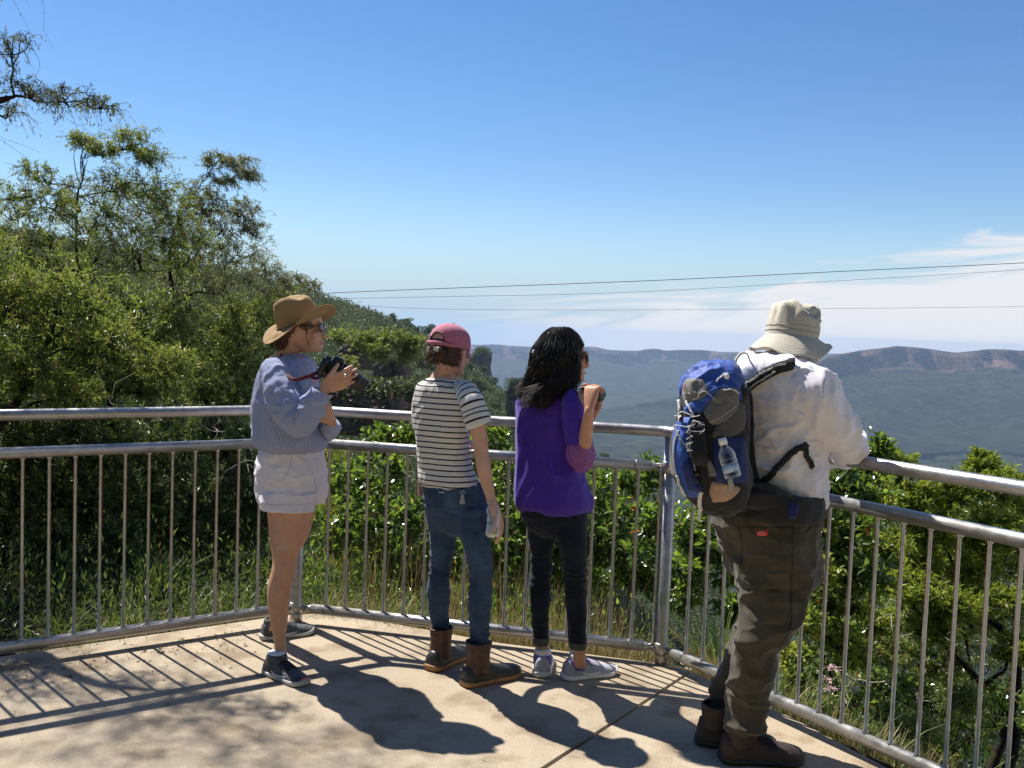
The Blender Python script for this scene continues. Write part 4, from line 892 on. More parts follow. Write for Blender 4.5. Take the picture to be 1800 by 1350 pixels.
sh = garment([(667, 761, 806, 4.21, .85), (669, 751, 814, 4.21, .7), (674, 741, 824, 4.21, .6), (684, 732, 833, 4.2, .54), (710, 727, 837, 4.2, .53), (735, 728, 831, 4.2, .58), (765, 731, 824, 4.2, .64), (795, 734, 824, 4.2, .68), (820, 737, 829, 4.2, .7), (838, 738, 837, 4.2, .76), (850, 741, 842, 4.2, .78), (853, 745, 838, 4.2, .78)], 120, 120, yaw=-.45, disp=folds(('n', (9, 9, 7), .007, 13), ('n', (22, 22, 16), .0028, 14)))
obj('shirt', sh, M_STR, W2)
sl = limb([(806, 677, 4.15, 9), (814, 683, 4.11, 14.5), (822, 691, 4.07, 19), (829, 706, 4.04, 21.5), (835, 724, 4.03, 23), (840, 741, 4.02, 24), (841.5, 745, 4.02, 24), (841, 743, 4.02, 22)], 60, 56, disp=folds(('n', (14, 14, 14), .003, 5),)); obj('sleeve', sl, M_STR, W2)
s2 = limb([(752, 682, 4.28, 13), (746, 694, 4.31, 18), (744, 720, 4.35, 21), (746, 745, 4.39, 22)], 40, 40); obj('sleeve', s2, M_STR, W2)
def denim(name, c1, c2, fade=(.16, .24, .36)):
    def ex(m, nt, N, L, b, tc):
        n = N.new('ShaderNodeTexNoise'); n.inputs['Scale'].default_value = 6; n.inputs['Detail'].default_value = 7; n.inputs['Roughness'].default_value = .65; L.new(tc.outputs['Object'], n.inputs['Vector'])
        r = N.new('ShaderNodeValToRGB'); r.color_ramp.elements[0].position = .32; r.color_ramp.elements[1].position = .68; r.color_ramp.elements[0].color = (*c1, 1); r.color_ramp.elements[1].color = (*c2, 1); L.new(n.outputs['Fac'], r.inputs['Fac'])
        w = N.new('ShaderNodeTexNoise'); w.inputs['Scale'].default_value = 420; mp = N.new('ShaderNodeMapping'); mp.inputs['Scale'].default_value = (1, 1, .25); L.new(tc.outputs['Object'], mp.inputs[0]); L.new(mp.outputs[0], w.inputs['Vector'])
        x = N.new('ShaderNodeMixRGB'); x.blend_type = 'OVERLAY'; x.inputs[0].default_value = .6; L.new(r.outputs[0], x.inputs[1]); L.new(w.outputs['Color'], x.inputs[2]); h = N.new('ShaderNodeHueSaturation'); h.inputs['Saturation'].default_value = .95
        q = N.new('ShaderNodeMixRGB'); q.inputs[0].default_value = .35; L.new(r.outputs[0], q.inputs[1]); L.new(x.outputs[0], q.inputs[2]); L.new(q.outputs[0], h.inputs['Color']); L.new(h.outputs[0], b.inputs['Base Color'])
    return mat(name, c1, .8, extra=ex, spec=.15, bump=.25, bscale=350, sheen=.1)
M_DEN = denim('blue_denim', (.013, .028, .07), (.055, .10, .19))
J = garment([(838, 750, 832, 4.2, .66), (845, 747, 842, 4.2, .7), (862, 745, 852, 4.2, .8), (885, 746, 857, 4.2, .76), (905, 749, 860, 4.2, .68), (922, 752, 861, 4.2, .56), (934, 758, 857, 4.2, .44), (940, 775, 840, 4.2, .34)], 60, 96, yaw=-.45, disp=folds(('n', (10, 10, 26), .003, 5),))
garment([(890, 746, 815, 4.26, .9), (915, 750, 808, 4.24, .95), (940, 754.5, 803, 4.25, 1), (972, 756, 798, 4.26, 1.02), (996, 755.5, 793.5, 4.27, 1.06), (1015, 752, 792, 4.28, 1.04), (1039, 750.5, 791.5, 4.29, 1), (1065, 752, 790, 4.31, .98), (1090, 756, 789.5, 4.32, .98), (1110, 759.5, 790.5, 4.33, 1), (1132, 764, 788, 4.33, .95)], 110, 64, g=J, disp=folds(('rings', .08, .2, 10, .003, 2), ('rings', .34, .52, 16, .0042, 4), ('rings', .85, 1., 18, .003, 7), ('n', (14, 14, 20), .0022, 4)))
garment([(890, 797, 861, 4.14, .92), (915, 800, 861.5, 4.13, .95), (940, 806, 862.5, 4.12, 1), (972, 817, 865.5, 4.11, 1.02), (1000, 823, 866.5, 4.1, 1.06), (1020, 824, 866, 4.11, 1.04), (1048, 821.5, 865, 4.115, 1), (1075, 822.5, 863, 4.12, .98), (1100, 825, 861, 4.125, .98), (1128, 827.5, 860, 4.13, 1), (1150, 831, 858, 4.13, .95)], 110, 64, g=J, disp=folds(('rings', .08, .2, 10, .003, 5), ('rings', .34, .52, 16, .0045, 6), ('rings', .85, 1., 18, .003, 9), ('n', (14, 14, 20), .0022, 8)))
J = crumple(remesh(J, .0045, 22), [((9, 9, 22), .0045, 3), ((10, 10, 44), .0085, 5, .50, .07), ((12, 12, 44), .007, 7, .21, .05), ((8, 8, 36), .007, 9, .77, .04)])
JN = obj('jeans', J, M_DEN, W2); bj = bvh(J)
M_STI = cloth('tan_thread', (.10, .085, .06)); M_DPK = denim('denim_pocket', (.018, .035, .08), (.036, .066, .13))
g = patch(bj, [(861, 757, 779), (885, 759, 781), (897, 766, 777)], .0025, 10, 10, .06); o = obj('back_pocket', g, M_DPK, JN)
g = patch(bj, [(866, 812, 834), (890, 813, 834), (903, 818, 829)], .0025, 10, 10, .06); obj('back_pocket', g, M_DPK, JN)
g = seam(bj, [(744, 851), (770, 857), (800, 860), (840, 858)], .0011); seam(bj, [(800, 862), (803, 890), (806, 930)], .0012, g=g); seam(bj, [(757, 842), (758, 858), (763, 880)], .0011, g=g)
obj('waist_seam', g, M_STI, JN); obj('white_tag', patch(bj, [(864, 769, 781), (867, 769, 782)], .003, 5, 4), M_WHT, JN)
# key ring with a tassel and the phone: things of their own
p, n = hit(bj, 813, 872); kk = thing('key_ring', p, 'silver tassel key ring hanging from the blue jeans waistband', 'key ring')
g = tube(np.array([p+n*.006+np.array([.008*math.cos(a), 0, .008*math.sin(a)+.016]) for a in np.linspace(0, 2*pi, 14)]), .0012, 5); obj('ring', g, M_SILV, kk)
g = G(); pq = p+n*.010
tube(np.column_stack([pq+np.array([0, 0, 1])*np.array([.012, .006, 0, -.012, -.030])[:, None], np.array([.004, .006, .0075, .010, .013])]), 0, 14, g=g)
obj('tassel', g, mat('grey_suede', (.35, .36, .36), .6, bump=.6, bscale=500, noise=.3, nscale=200), kk)
pp_ = at(742, 852, 4.27); g = box(pp_+np.array([0, 0, .02]), (.010, .072, .14), R=_rz(-.5) @ _rx(.05), bev=.004); PH = obj('phone', g, mat('rose_phone_case', (.62, .42, .38), .4, noise=.1), None, org=pp_); tag(PH, 'rose coloured phone sticking out of the jeans pocket', 'phone')
obj('screen', box(pp_+np.array([-.006, -.003, .02]), (.002, .066, .13), R=_rz(-.5) @ _rx(.05), bev=.001), M_LENS, PH)
# cap
M_CAP = cloth('faded_pink_twill', (.40, .135, .20), noise=.1, nscale=25); M_CAPD = cloth('dark_cap_band', (.03, .02, .02))
def capsurf(W, hh):
    t = np.linspace(.02, 1, 30); a = np.linspace(0, 2*pi, 72, endpoint=False); V = []
    for k in t:
        e = k*pi/2; rx = .385*math.sin(e)**.9; ry = .475*math.sin(e)**.9; z = .56+.47*math.cos(e)**.75
        x = rx*np.cos(a); y = ry*np.sin(a)-.075
        V.append(np.column_stack([x, y, np.full(72, z)+.03*np.clip(y, -1, 1)*0]))
    return np.array(V)
A = capsurf(W, .222); n_, m_ = A.shape[:2]
seamd = np.minimum.reduce([np.abs(((np.arange(m_)/m_*6+.5) % 1)-.5)])[None, :]; A[..., :2] *= (1-.012*np.exp(-(seamd/.05)**2))[..., None]
F_ = grid_faces(n_, m_); c = A.reshape(-1, 3)[F_].mean(1); keep = ~((c[:, 1] < -.2) & (((c[:, 0]/.19)**2+((c[:, 2]-.56)/.235)**2) < 1) & (c[:, 2] > .50))
g = G(); Vo = W(A.reshape(-1, 3)); Vi = W((A*np.array([.975, .975, 1])-np.array([0, 0, .008])).reshape(-1, 3))
g.add(np.vstack([Vo, Vi]), np.vstack([F_[keep], F_[keep][:, ::-1]+len(Vo)])); CP = obj('cap', g, M_CAP, W2)
g = ell(W((0, -.075, 1.035)), np.array([.03, .03, .018])*.222, R=R2); obj('cap_button', g, M_CAP, CP)
g = G(); a = np.linspace(-pi*.83, -pi*.17, 16)
ribbon(W(np.column_stack([.395*np.cos(a), .485*np.sin(a)-.075, 0*a+.575])), .017, .0014, g); obj('strap', g, M_CAP, CP)
g = tube(W(np.array([(.19*math.cos(t), -.075-.475*math.sqrt(max(0, 1-(.19*math.cos(t)/.385)**2))*(.99 if math.sin(t) < .6 else .93), .56+.235*math.sin(t)) for t in np.linspace(.05, pi-.05, 18)])), .0022, 6); obj('arch_binding', g, M_CAPD, CP)
R = []
for t, zz in ((0, 0), (.5, 0), (1, 0), (1.01, -.012), (.5, -.014), (0, -.014)):
    a = np.linspace(pi*.13, pi*.87, 26); x = (.36+.01*t)*np.cos(a)*(1-.12*t); y = .38*np.sin(a)+t*.28*np.sin(a)**1.3-.06; z = .60-.10*t*1.0-(x/.36)**2*.10*t+zz
    R.append(W(np.column_stack([x, y, z])))
R = np.array(R).transpose(1, 0, 2); obj('visor', loft(R), M_CAP, CP)
# hair: swept back into a bun that shows in the cap's arch
M_HR2 = hairmat('chestnut_hair', (.03, .014, .009), (.13, .065, .035)); hg = G()
ell(W((0, -.10, .58)), np.array([.345, .42, .34])*.222, hg, R2, 14, 22)
bun = W((.09, -.485, .37)); 
BP_ = []
for k in range(700):
    a = rng.uniform(0, 2*pi); rr_ = rng.uniform(.15, 1.12); ph = rng.uniform(0, 2*pi); tl_ = .5*rng.normal(); sp = rng.uniform(1.2, 2.6); pts = []
    for t in np.linspace(0, 1, 7):
        q = a+t*sp; r3 = .026*rr_*(1+.12*math.sin(3*q)); pts.append(bun+(R2 @ np.array([r3*math.cos(q)*1.15, -.024*math.cos(tl_+t*2.2)*(1.2-rr_*.7), r3*math.sin(q)*1.0+.004*math.sin(q*2+ph)]))+.0012*rng.normal(size=3))
    BP_.append(pts)
strands(BP_, [.0011, .0013, .0006], hg)
ell(bun, (.026, .021, .026), hg, R2); BP_ = []
for k in range(1500):
    a = rng.uniform(-1.75, 1.75); z = rng.uniform(.3, .62)
    if rng.random() < .3: z = rng.uniform(.14, .34)
    p0 = np.array([.345*math.sin(a), -.08-.41*math.cos(a)*(.72 if z < .3 else 1), z+.02]); p2 = np.array([.08+.05*rng.normal(), -.44, .37+.05*rng.normal()]); pm = (p0+p2)/2; pm[2] -= .02; k_ = math.hypot(pm[0]/.36, (pm[1]+.08)/.43); pm[:2] = pm[:2]/max(k_, .7)*(1+.015*rng.normal())
    BP_.append(W(np.array([p0, (p0+pm)/2*np.array([1.03, 1.03, 1]), pm, p2])))
strands(BP_, [.0010, .0012, .0012, .0010], hg, 9)
for k in range(26):
    p = np.array([.2*rng.normal(), -.42, .2]); tube(W(cr([p, p+np.array([.03*rng.normal(), -.04, -.07]), p+np.array([.06*rng.normal(), -.03, -.15])], 6)), .0007, 3, g=hg, caps=(False, False))
obj('hair', hg, M_HR2, W2)
# duck boots
M_BLEA = mat('brown_leather', (.040, .018, .011), .5, col2=(.088, .040, .025), nscale=18, bump=.3, bscale=60); M_RUB = mat('dark_rubber', (.02, .02, .018), .45, noise=.3, nscale=20, bump=.15, bscale=50); M_TAN = mat('tan_gum_sole', (.30, .15, .055), .6, noise=.12, nscale=40)
bm = dict(upper=M_RUB, sole=M_TAN, lace=M_LACE, shaft=M_BLEA)
def boot(par, heel, toe, L_=.29, top=.185, r=.05):
    h = gz(*heel); t = gz(*toe); d = t-h; d[2] = 0; d /= np.linalg.norm(d); a = h+d*.072; a[2] = 0
    o = shoe(par, h, h+d*L_, 'boot', bm, .05, 1., [(a+[0, 0, .05], r*.98), (a+[0, 0, .085], r), (a+[0, 0, .12], r*.92), (a+[0, 0, .155], r*.98), (a+[0, 0, top], r*1.06)], laces=False)
    s = np.array([d[1], -d[0], 0])
    g = tube(np.array([a-d*(r*1.12)+s*.012+np.array([0, 0, .064]), a-d*(r*1.12+.001)-s*.012+np.array([0, 0, .064])]), .004, 4); obj('heel_label', g, M_WHT, o)
boot(W2, (757, 1180), (806, 1157), .28, .185, .049); boot(W2, (815, 1207), (885, 1191), .30, .19, .051)
# bottle in her hand
def plastic(name='clear_plastic', col=(.86, .92, .95), rough=.06):
    m = bpy.data.materials.new(name); m.use_nodes = True; N = m.node_tree.nodes; L = m.node_tree.links; b = N['Principled BSDF']
    b.inputs['Base Color'].default_value = (*col, 1); b.inputs['Roughness'].default_value = rough; b.inputs['IOR'].default_value = 1.33
    t = N.new('ShaderNodeBsdfTransparent'); t.inputs[0].default_value = (.93, .96, .97, 1); mx = N.new('ShaderNodeMixShader'); f = N.new('ShaderNodeLayerWeight'); f.inputs[0].default_value = .55
    n = N.new('ShaderNodeTexNoise'); n.inputs['Scale'].default_value = 60; bp = N.new('ShaderNodeBump'); bp.inputs['Strength'].default_value = .5; tc = N.new('ShaderNodeTexCoord'); L.new(tc.outputs['Object'], n.inputs['Vector']); L.new(n.outputs['Fac'], bp.inputs['Height']); L.new(bp.outputs[0], b.inputs['Normal'])
    L.new(f.outputs['Facing'], mx.inputs[0]); L.new(t.outputs[0], mx.inputs[1]); L.new(b.outputs[0], mx.inputs[2]); L.new(mx.outputs[0], N['Material Output'].inputs[0]); return m
M_PLA = plastic()
bc = at(867, 905, 3.965); ax = np.array([.03, -.62, -.78]); ax /= np.linalg.norm(ax); BT = thing('water_bottle', bc, 'crumpled clear plastic bottle hanging in the hand of the striped woman', 'bottle')
t = np.linspace(0, 1, 40); P = bc-ax*.05+ax*(t*.15)[:, None]; r = .027*(1+.03*np.sin(t*33))*np.where(t > .93, 1-(t-.93)*5, 1)*np.where(t < .25, .45+.55*np.sin(t/.25*pi/2), 1)
g = tube(np.column_stack([P, r]), 0, 24); V = g.verts(); V += .006*np.stack([vn(V*48, k) for k in (1, 2, 3)], -1); g.V = [V]; obj('bottle', g, M_PLA, BT)
g = tube(np.array([bc-ax*.05, bc-ax*.066]), .014, 18); obj('bottle_cap', g, mat('blue_cap', (.1, .25, .6), .4, noise=.05), BT)
# ================================================================ woman in the purple blouse
W3 = thing('person', gz(995, 1185), 'black haired woman in purple blouse and cuffed dark jeans raising a small camera', 'person')
b = G(); R3 = basis(-74, 3, 0); C3 = at(988, 628, 4.2)
W = head(C3, R3, .232, b)
limb([(962, 712, 4.22, 28), (968, 690, 4.21, 22), (974, 672, 4.2, 18), (981, 655, 4.2, 18), (984, 640, 4.2, 22)], 14, 28, b)
garment([(692, 945, 996, 4.22, .6), (706, 925, 1008, 4.22, .5), (740, 917, 1008, 4.22, .6), (790, 917, 1004, 4.22, .7), (840, 917, 1012, 4.22, .7), (880, 922, 1020, 4.2, .55), (905, 930, 1014, 4.2, .4)], 24, 36, yaw=-.55, g=b)
limb([(1002, 705, 4.1, 13), (1008, 745, 4.07, 14), (1014, 785, 4.07, 13.5), (1018, 803, 4.07, 13), (1026, 785, 4.02, 13), (1031, 755, 3.99, 11.5), (1034, 730, 3.97, 9.5), (1036, 718, 3.97, 8.6)], 28, 24, b)
limb([(935, 705, 4.36, 13), (945, 745, 4.45, 14), (975, 785, 4.5, 13), (1010, 765, 4.5, 12), (1040, 728, 4.42, 10), (1047, 715, 4.36, 8.6)], 28, 24, b)
hand(b, at(1036, 717, 3.97), (.10, .25, .96), (.62, .75, -.1), 1, (42, 46, 50, 54), .2, (.7, .6, 24), .92, (1.1, 1, .7))
hand(b, at(1050, 716, 4.30), (-.12, -.30, .94), (-.75, -.6, .0), -1, (30, 36, 42, 46), .16, (.7, .5, 24), .9, (1.1, 1, .7))
for rows in ([(880, 992, 1018, 4.17, 1), (990, 997, 1024, 4.14, 1), (1085, 1004, 1024, 4.17, 1), (1120, 1006, 1026, 4.18, 1.1), (1142, 1007, 1029, 4.18, 1.1), (1158, 1007, 1030, 4.18, 1.1), (1172, 1010, 1030, 4.18, 1.)], [(880, 938, 962, 4.22, 1), (980, 942, 966, 4.27, 1), (1080, 942, 960, 4.28, 1), (1112, 944, 964, 4.29, 1.1), (1134, 945, 964, 4.29, 1.1), (1150, 944, 965, 4.29, 1.1), (1165, 946, 963, 4.29, 1.)]): garment(rows, 16, 28, g=b)
b = remesh(b, .0042, 3); paint(b, [(W((0, .40, .2)), .02, .9), (W((.06, .36, .19)), .014, .6), (W((-.06, .36, .19)), .014, .6), (W((0, .48, .34)), .02, .2)]); obj('body', b, M_SK3, W3)
obj('teeth', ell(W((0, .402, .202)), np.array([.045, .022, .012])*.232, R=R3), M_WHT, W3)
M_PUR = cloth('purple_crepe', (.058, .024, .30), .75, noise=.12, nscale=30)
sh = garment([(688, 952, 998, 4.22, .8), (693, 938, 1006, 4.22, .66), (702, 922, 1013, 4.22, .56), (716, 913, 1017, 4.22, .54), (745, 911, 1013, 4.22, .62), (790, 911, 1010, 4.22, .72), (830, 911, 1018, 4.21, .78), (862, 910, 1027, 4.2, .8), (878, 910, 1032, 4.2, .84), (888, 913, 1030, 4.2, .86), (895, 924, 1020, 4.2, .86), (899, 940, 1000, 4.2, .84)], 120, 120, yaw=-.55, disp=folds(('n', (7, 7, 3), .012, 23), ('n', (17, 17, 5), .006, 14)))
SB = obj('blouse', sh, M_PUR, W3); bs = bvh(sh)
sl = limb([(1000, 692, 4.14, 12), (1004, 702, 4.1, 17), (1008, 720, 4.07, 19.5), (1011, 745, 4.06, 20.5), (1014, 768, 4.05, 21.5), (1016, 780, 4.05, 21)], 60, 50, disp=folds(('n', (14, 14, 10), .005, 5),)); obj('sleeve', sl, M_PUR, W3)
def lacex(m, nt, N, L, b, tc):
    v = N.new('ShaderNodeTexVoronoi'); v.inputs['Scale'].default_value = 130; v.feature = 'DISTANCE_TO_EDGE'; L.new(tc.outputs['Object'], v.inputs['Vector'])
    r = N.new('ShaderNodeMapRange'); r.inputs[1].default_value = .02; r.inputs[2].default_value = .22; r.inputs[3].default_value = 0; r.inputs[4].default_value = 1; L.new(v.outputs['Distance'], r.inputs[0])
    t = N.new('ShaderNodeBsdfTransparent'); x = N.new('ShaderNodeMixShader'); k = N.new('ShaderNodeMath'); k.operation = 'MULTIPLY'; k.inputs[1].default_value = .62; L.new(r.outputs[0], k.inputs[0]); L.new(k.outputs[0], x.inputs[0]); L.new(b.outputs[0], x.inputs[1]); L.new(t.outputs[0], x.inputs[2]); L.new(x.outputs[0], N['Material Output'].inputs[0])
M_LCE = mat('sheer_purple_lace', (.26, .08, .30), .8, extra=lacex)
sl = limb([(1016, 776, 4.05, 21.5), (1018, 785, 4.05, 24), (1020, 798, 4.05, 26), (1021, 812, 4.06, 23), (1020, 823, 4.06, 17), (1019, 830, 4.06, 9)], 40, 56, disp=folds(('n', (18, 18, 18), .006, 6),), caps=(False, True)); obj('lace_cuff', sl, M_LCE, W3)
g = limb([(1014, 772, 4.05, 22), (1016, 776, 4.05, 23.5), (1017, 780, 4.05, 22.5)], 8, 50); obj('sleeve_hem', g, cloth('deep_purple_trim', (.03, .015, .2)), W3)
s2 = limb([(940, 694, 4.34, 14), (938, 705, 4.38, 18), (946, 745, 4.46, 21), (970, 780, 4.5, 20)], 40, 40); obj('sleeve', s2, M_PUR, W3)
M_DK = denim('black_denim', (.003, .005, .012), (.010, .017, .036))
J = garment([(880, 915, 1028, 4.2, .8), (895, 914, 1031, 4.2, .82), (910, 917, 1032, 4.2, .76), (925, 922, 1032, 4.2, .66), (940, 932, 1026, 4.2, .5), (948, 950, 1010, 4.2, .38)], 40, 90, yaw=-.5, disp=folds(('n', (12, 12, 20), .003, 5),))
garment([(905, 919, 985, 4.24, .9), (928, 924.5, 979, 4.25, .95), (950, 928, 976, 4.27, 1), (978, 931.5, 973, 4.28, 1), (1010, 931, 970, 4.28, 1.04), (1030, 928.5, 969, 4.27, 1), (1055, 930, 967.5, 4.27, .98), (1080, 932.5, 966, 4.28, .98), (1105, 935, 965, 4.29, 1), (1126, 936.5, 964.5, 4.29, 1)], 90, 56, g=J, disp=folds(('rings', .36, .56, 14, .0035, 4), ('n', (14, 14, 20), .002, 4)))
garment([(905, 973, 1032.5, 4.14, .9), (930, 976, 1032.5, 4.14, .95), (956, 980.5, 1032.5, 4.13, 1), (985, 986, 1032, 4.14, 1), (1013, 991, 1031.5, 4.15, 1.04), (1040, 992, 1031, 4.16, 1), (1070, 995, 1031, 4.17, .98), (1100, 998, 1031, 4.175, 1), (1132, 1000, 1030.5, 4.18, 1)], 90, 56, g=J, disp=folds(('rings', .36, .56, 14, .0035, 6), ('n', (14, 14, 20), .002, 8)))
J = crumple(remesh(J, .0045, 22), [((9, 9, 22), .004, 3), ((10, 10, 44), .007, 5, .50, .07), ((8, 8, 36), .006, 9, .74, .04)])
JN = obj('jeans', J, M_DK, W3); M_CUF = denim('grey_cuff', (.05, .05, .05), (.09, .09, .085))
for rw in ([(1119, 935, 965.5, 4.29, 1), (1121, 934.5, 966, 4.29, 1), (1131, 936, 965, 4.29, 1), (1133, 938, 963, 4.29, 1)], [(1127, 999, 1031.5, 4.18, 1), (1129, 998.5, 1032, 4.18, 1), (1138, 1000, 1031, 4.18, 1), (1140, 1002, 1029, 4.18, 1)]): obj('cuff', garment(rw, 12, 48), M_CUF, W3)
glasses(W3, W, .232, R3, M_BLACK, M_LENS)
M_HR3 = mat('black_hair', (.004, .004, .005), .5, col2=(.015, .013, .013), nscale=60, spec=.4)
hg = G(); ell(W((0, -.10, .58)), np.array([.405, .465, .49])*.232, hg, R3, 18, 28)
ell(W((.02, -.36, .28)), np.array([.40, .28, .42])*.232, hg, R3, 16, 24); ell(W((.04, -.46, -.12)), np.array([.40, .24, .36])*.232, hg, R3, 16, 24)
ell(W((.28, -.10, .28)), np.array([.13, .24, .40])*.232, hg, R3, 14, 20); ell(W((.08, .0, .76)), np.array([.25, .24, .22])*.232, hg, R3, 14, 20)
lockends = []
HP_ = []
for k in range(3600):
    a = rng.uniform(-2.5, 2.6); u_ = rng.uniform(0, 1)
    fr = min(1, abs(a)/2.15)                                                # 1 = beside the face, 0 = back
    z0 = rng.uniform(.72, 1.08); e = math.sqrt(max(0, 1-((z0-.58)/.52)**2))
    p0 = np.array([.42*e*math.sin(a), min(.38, -.08-.5*e*math.cos(a)), z0])
    p1 = np.array([(.44+.02*rng.normal())*math.sin(a), -.1-.53*math.cos(a)*(1 if fr < .75 else .75), .52+.05*rng.normal()])
    if fr > .6: p1[1] = min(p1[1], .15)
    p2 = np.array([.44*math.sin(a)*(1 if a > 0 else .9)+.03*rng.normal(), -.22-.44*math.cos(a)*.85+.05*rng.normal(), .12+.08*rng.normal()])
    L_ = rng.uniform(-.42, -.05) if fr < .7 else rng.uniform(-.25, .05)
    p3 = np.array([.42*math.sin(a*.9)+.07*rng.normal(), -.42-.28*math.cos(a)+.08*rng.normal(), L_])
    P = cr([p0, p1, p2, p3], 18); t = np.linspace(0, 1, 18)
    w = .075*t**1.5; ph = 1.5*round(a*2.2)+.5*rng.normal()
    P[:, 0] += w*np.sin(t*13+ph); P[:, 1] += w*np.cos(t*13+ph)-.10*t*t*math.cos(a)
    HP_.append(W(P))
tubes(np.array(HP_), np.interp(np.linspace(0, 1, 18), [0, .2, .8, 1], [.0010, .0015, .0012, .0003]), hg)
for k in range(60):
    a = rng.uniform(-1.2, 1.5); p0 = np.array([.42*math.sin(a), -.50, .15+.1*rng.normal()]); P = cr([p0, p0+np.array([.08*rng.normal(), -.09, -.25]), p0+np.array([.14*rng.normal(), -.14+.1*rng.normal(), -.6])], 10); tube(W(P), .0004, 3, g=hg, caps=(False, False))
obj('hair', hg, M_HR3, W3)
# half-up twist: a darker clip at the back of the crown and lighter strands falling from it
cl = at(939, 621, 4.1); g = ell(cl, (.014, .014, .016)); 
tube(np.array([cl+np.array([-.012, -.01, .004]), cl+np.array([.0, -.016, 0]), cl+np.array([.018, -.012, -.006])]), .004, 8, g=g); obj('hair_clip', g, M_BLACK, W3)
M_SN3 = cloth('grey_knit_shoe', (.36, .36, .42), .8, noise=.12, nscale=60); M_SOL3 = mat('white_foam_sole', (.72, .70, .68), .6, noise=.08, nscale=30); M_LA3 = cloth('grey_lace', (.35, .33, .42)); M_LIL = cloth('lilac_lining', (.16, .12, .38))
sm3 = dict(upper=M_SN3, sole=M_SOL3, lace=M_LA3, swoosh=M_WHT, shaft=M_LIL)
h = gz(990, 1194); t = gz(1074, 1184); d = t-h; d[2] = 0; d /= np.linalg.norm(d); a = h+d*.066; a[2] = 0
shoe(W3, h, h+d*.268, 'sneaker', sm3, .046, 1.06, [(a+[0, 0, .045], .042), (a+[0, 0, .07], .042), (a+[0, 0, .086], .040), (a+[0, 0, .090], .037)])
g = tube(np.column_stack([[a+[0, 0, .07], a+[0, 0, .1], a+[0, 0, .112]], [.038, .0365, .036]]), 0, 24); obj('sock', g, M_SOCK, W3)
h = gz(951, 1192); d = np.array([.10, .995, 0]); d /= np.linalg.norm(d); a = h+d*.066; a[2] = 0
shoe(W3, h, h+d*.268, 'sneaker', sm3, .045, 1.06, [(a+[0, 0, .045], .042), (a+[0, 0, .07], .042), (a+[0, 0, .086], .040), (a+[0, 0, .090], .037)])
g = tube(np.column_stack([[a+[0, 0, .07], a+[0, 0, .1], a+[0, 0, .112]], [.038, .0365, .036]]), 0, 24); obj('sock', g, M_SOCK, W3)
# her small camera
cp = at(1041, 693, 4.12); CT = thing('compact_camera', cp, 'small black camera between the hands of the woman in purple', 'camera')
Rr = _rz(-.6) @ _ry(-.1); g = box(cp, (.10, .040, .062), R=Rr, bev=.008); box(cp+Rr @ np.array([0, 0, .036]), (.035, .03, .014), g, Rr, .004); obj('camera_body', g, M_BLACK, CT)
g = tube(np.column_stack([[cp+Rr @ np.array([.01, .018, 0]), cp+Rr @ np.array([.01, .045, 0]), cp+Rr @ np.array([.01, .062, 0])], [.026, .025, .024]]), 0, 22); obj('camera_lens', g, M_BLACK, CT)
P = [at(x, y, Y) for x, y, Y in ((1003, 678, 4.12), (1012, 688, 4.08), (1020, 694, 4.06), (1029, 692, 4.07), (1036, 688, 4.09))]; obj('neck_strap', ribbon(cr(P, 24), .010, .0012), M_BLKW, CT)
# ================================================================ man with the backpack
MN = thing('person', gz(1310, 1325), 'man in cream bucket hat, white shirt and olive trousers leaning on the handrail', 'person')
b = G(); R4 = basis(-48, -22, 6); C4 = at(1394, 592, 3.62)
W4 = head(C4, R4, .235, b)
limb([(1356, 705, 3.5, 36), (1364, 672, 3.53, 28), (1375, 645, 3.56, 25), (1384, 628, 3.58, 26), (1390, 612, 3.6, 30)], 14, 28, b)
garment([(655, 1335, 1400, 3.52, .6), (680, 1322, 1426, 3.52, .5), (720, 1322, 1428, 3.52, .55), (790, 1315, 1420, 3.52, .72), (850, 1320, 1424, 3.52, .8), (920, 1280, 1420, 3.52, .8), (980, 1290, 1410, 3.52, .8)], 24, 40, yaw=-.95, g=b)
limb([(1428, 690, 3.38, 24), (1448, 730, 3.4, 25), (1474, 768, 3.5, 22), (1490, 788, 3.6, 18), (1470, 793, 3.72, 16), (1446, 790, 3.84, 13), (1432, 786, 3.9, 11)], 30, 24, b)
limb([(1345, 690, 3.70, 16), (1362, 730, 3.85, 18), (1392, 770, 4.0, 18), (1410, 775, 3.98, 15), (1424, 782, 3.94, 11)], 26, 24, b)
hand(b, at(1430, 785, 3.9), (-.7, .6, -.1), (-.3, -.2, -.9), 1, (26, 28, 30, 34), .1, sc=1.05); hand(b, at(1424, 780, 3.96), (.75, -.45, .05), (0, .1, -1), -1, (26, 28, 30, 34), .1, sc=1.05)
b = remesh(b, .0046, 3); paint(b, [(W4((0, .40, .2)), .02, .7)]); obj('body', b, M_SK4, MN)
M_WS = cloth('white_cotton_shirt', (.74, .705, .76), .8)
sh = garment([(624, 1374, 1408, 3.58, .95), (630, 1360, 1413, 3.57, .9), (635, 1338, 1420, 3.55, .82), (640, 1320, 1427, 3.54, .74), (650, 1306, 1438, 3.53, .66), (668, 1301, 1446, 3.52, .6), (700, 1302, 1447, 3.52, .62), (740, 1303, 1436, 3.52, .68), (790, 1306, 1428, 3.52, .76), (830, 1312, 1431, 3.52, .84), (856, 1320, 1434, 3.52, .86), (872, 1332, 1436, 3.51, .86), (884, 1372, 1434, 3.49, .7), (889, 1402, 1430, 3.47, .6)], 130, 140, yaw=-.95, disp=folds(('n', (5, 5, 6), .020, 33), ('n', (12, 12, 15), .009, 34), ('n', (34, 34, 30), .004, 35)))
SM = obj('shirt', sh, M_WS, MN); bsh = bvh(sh)
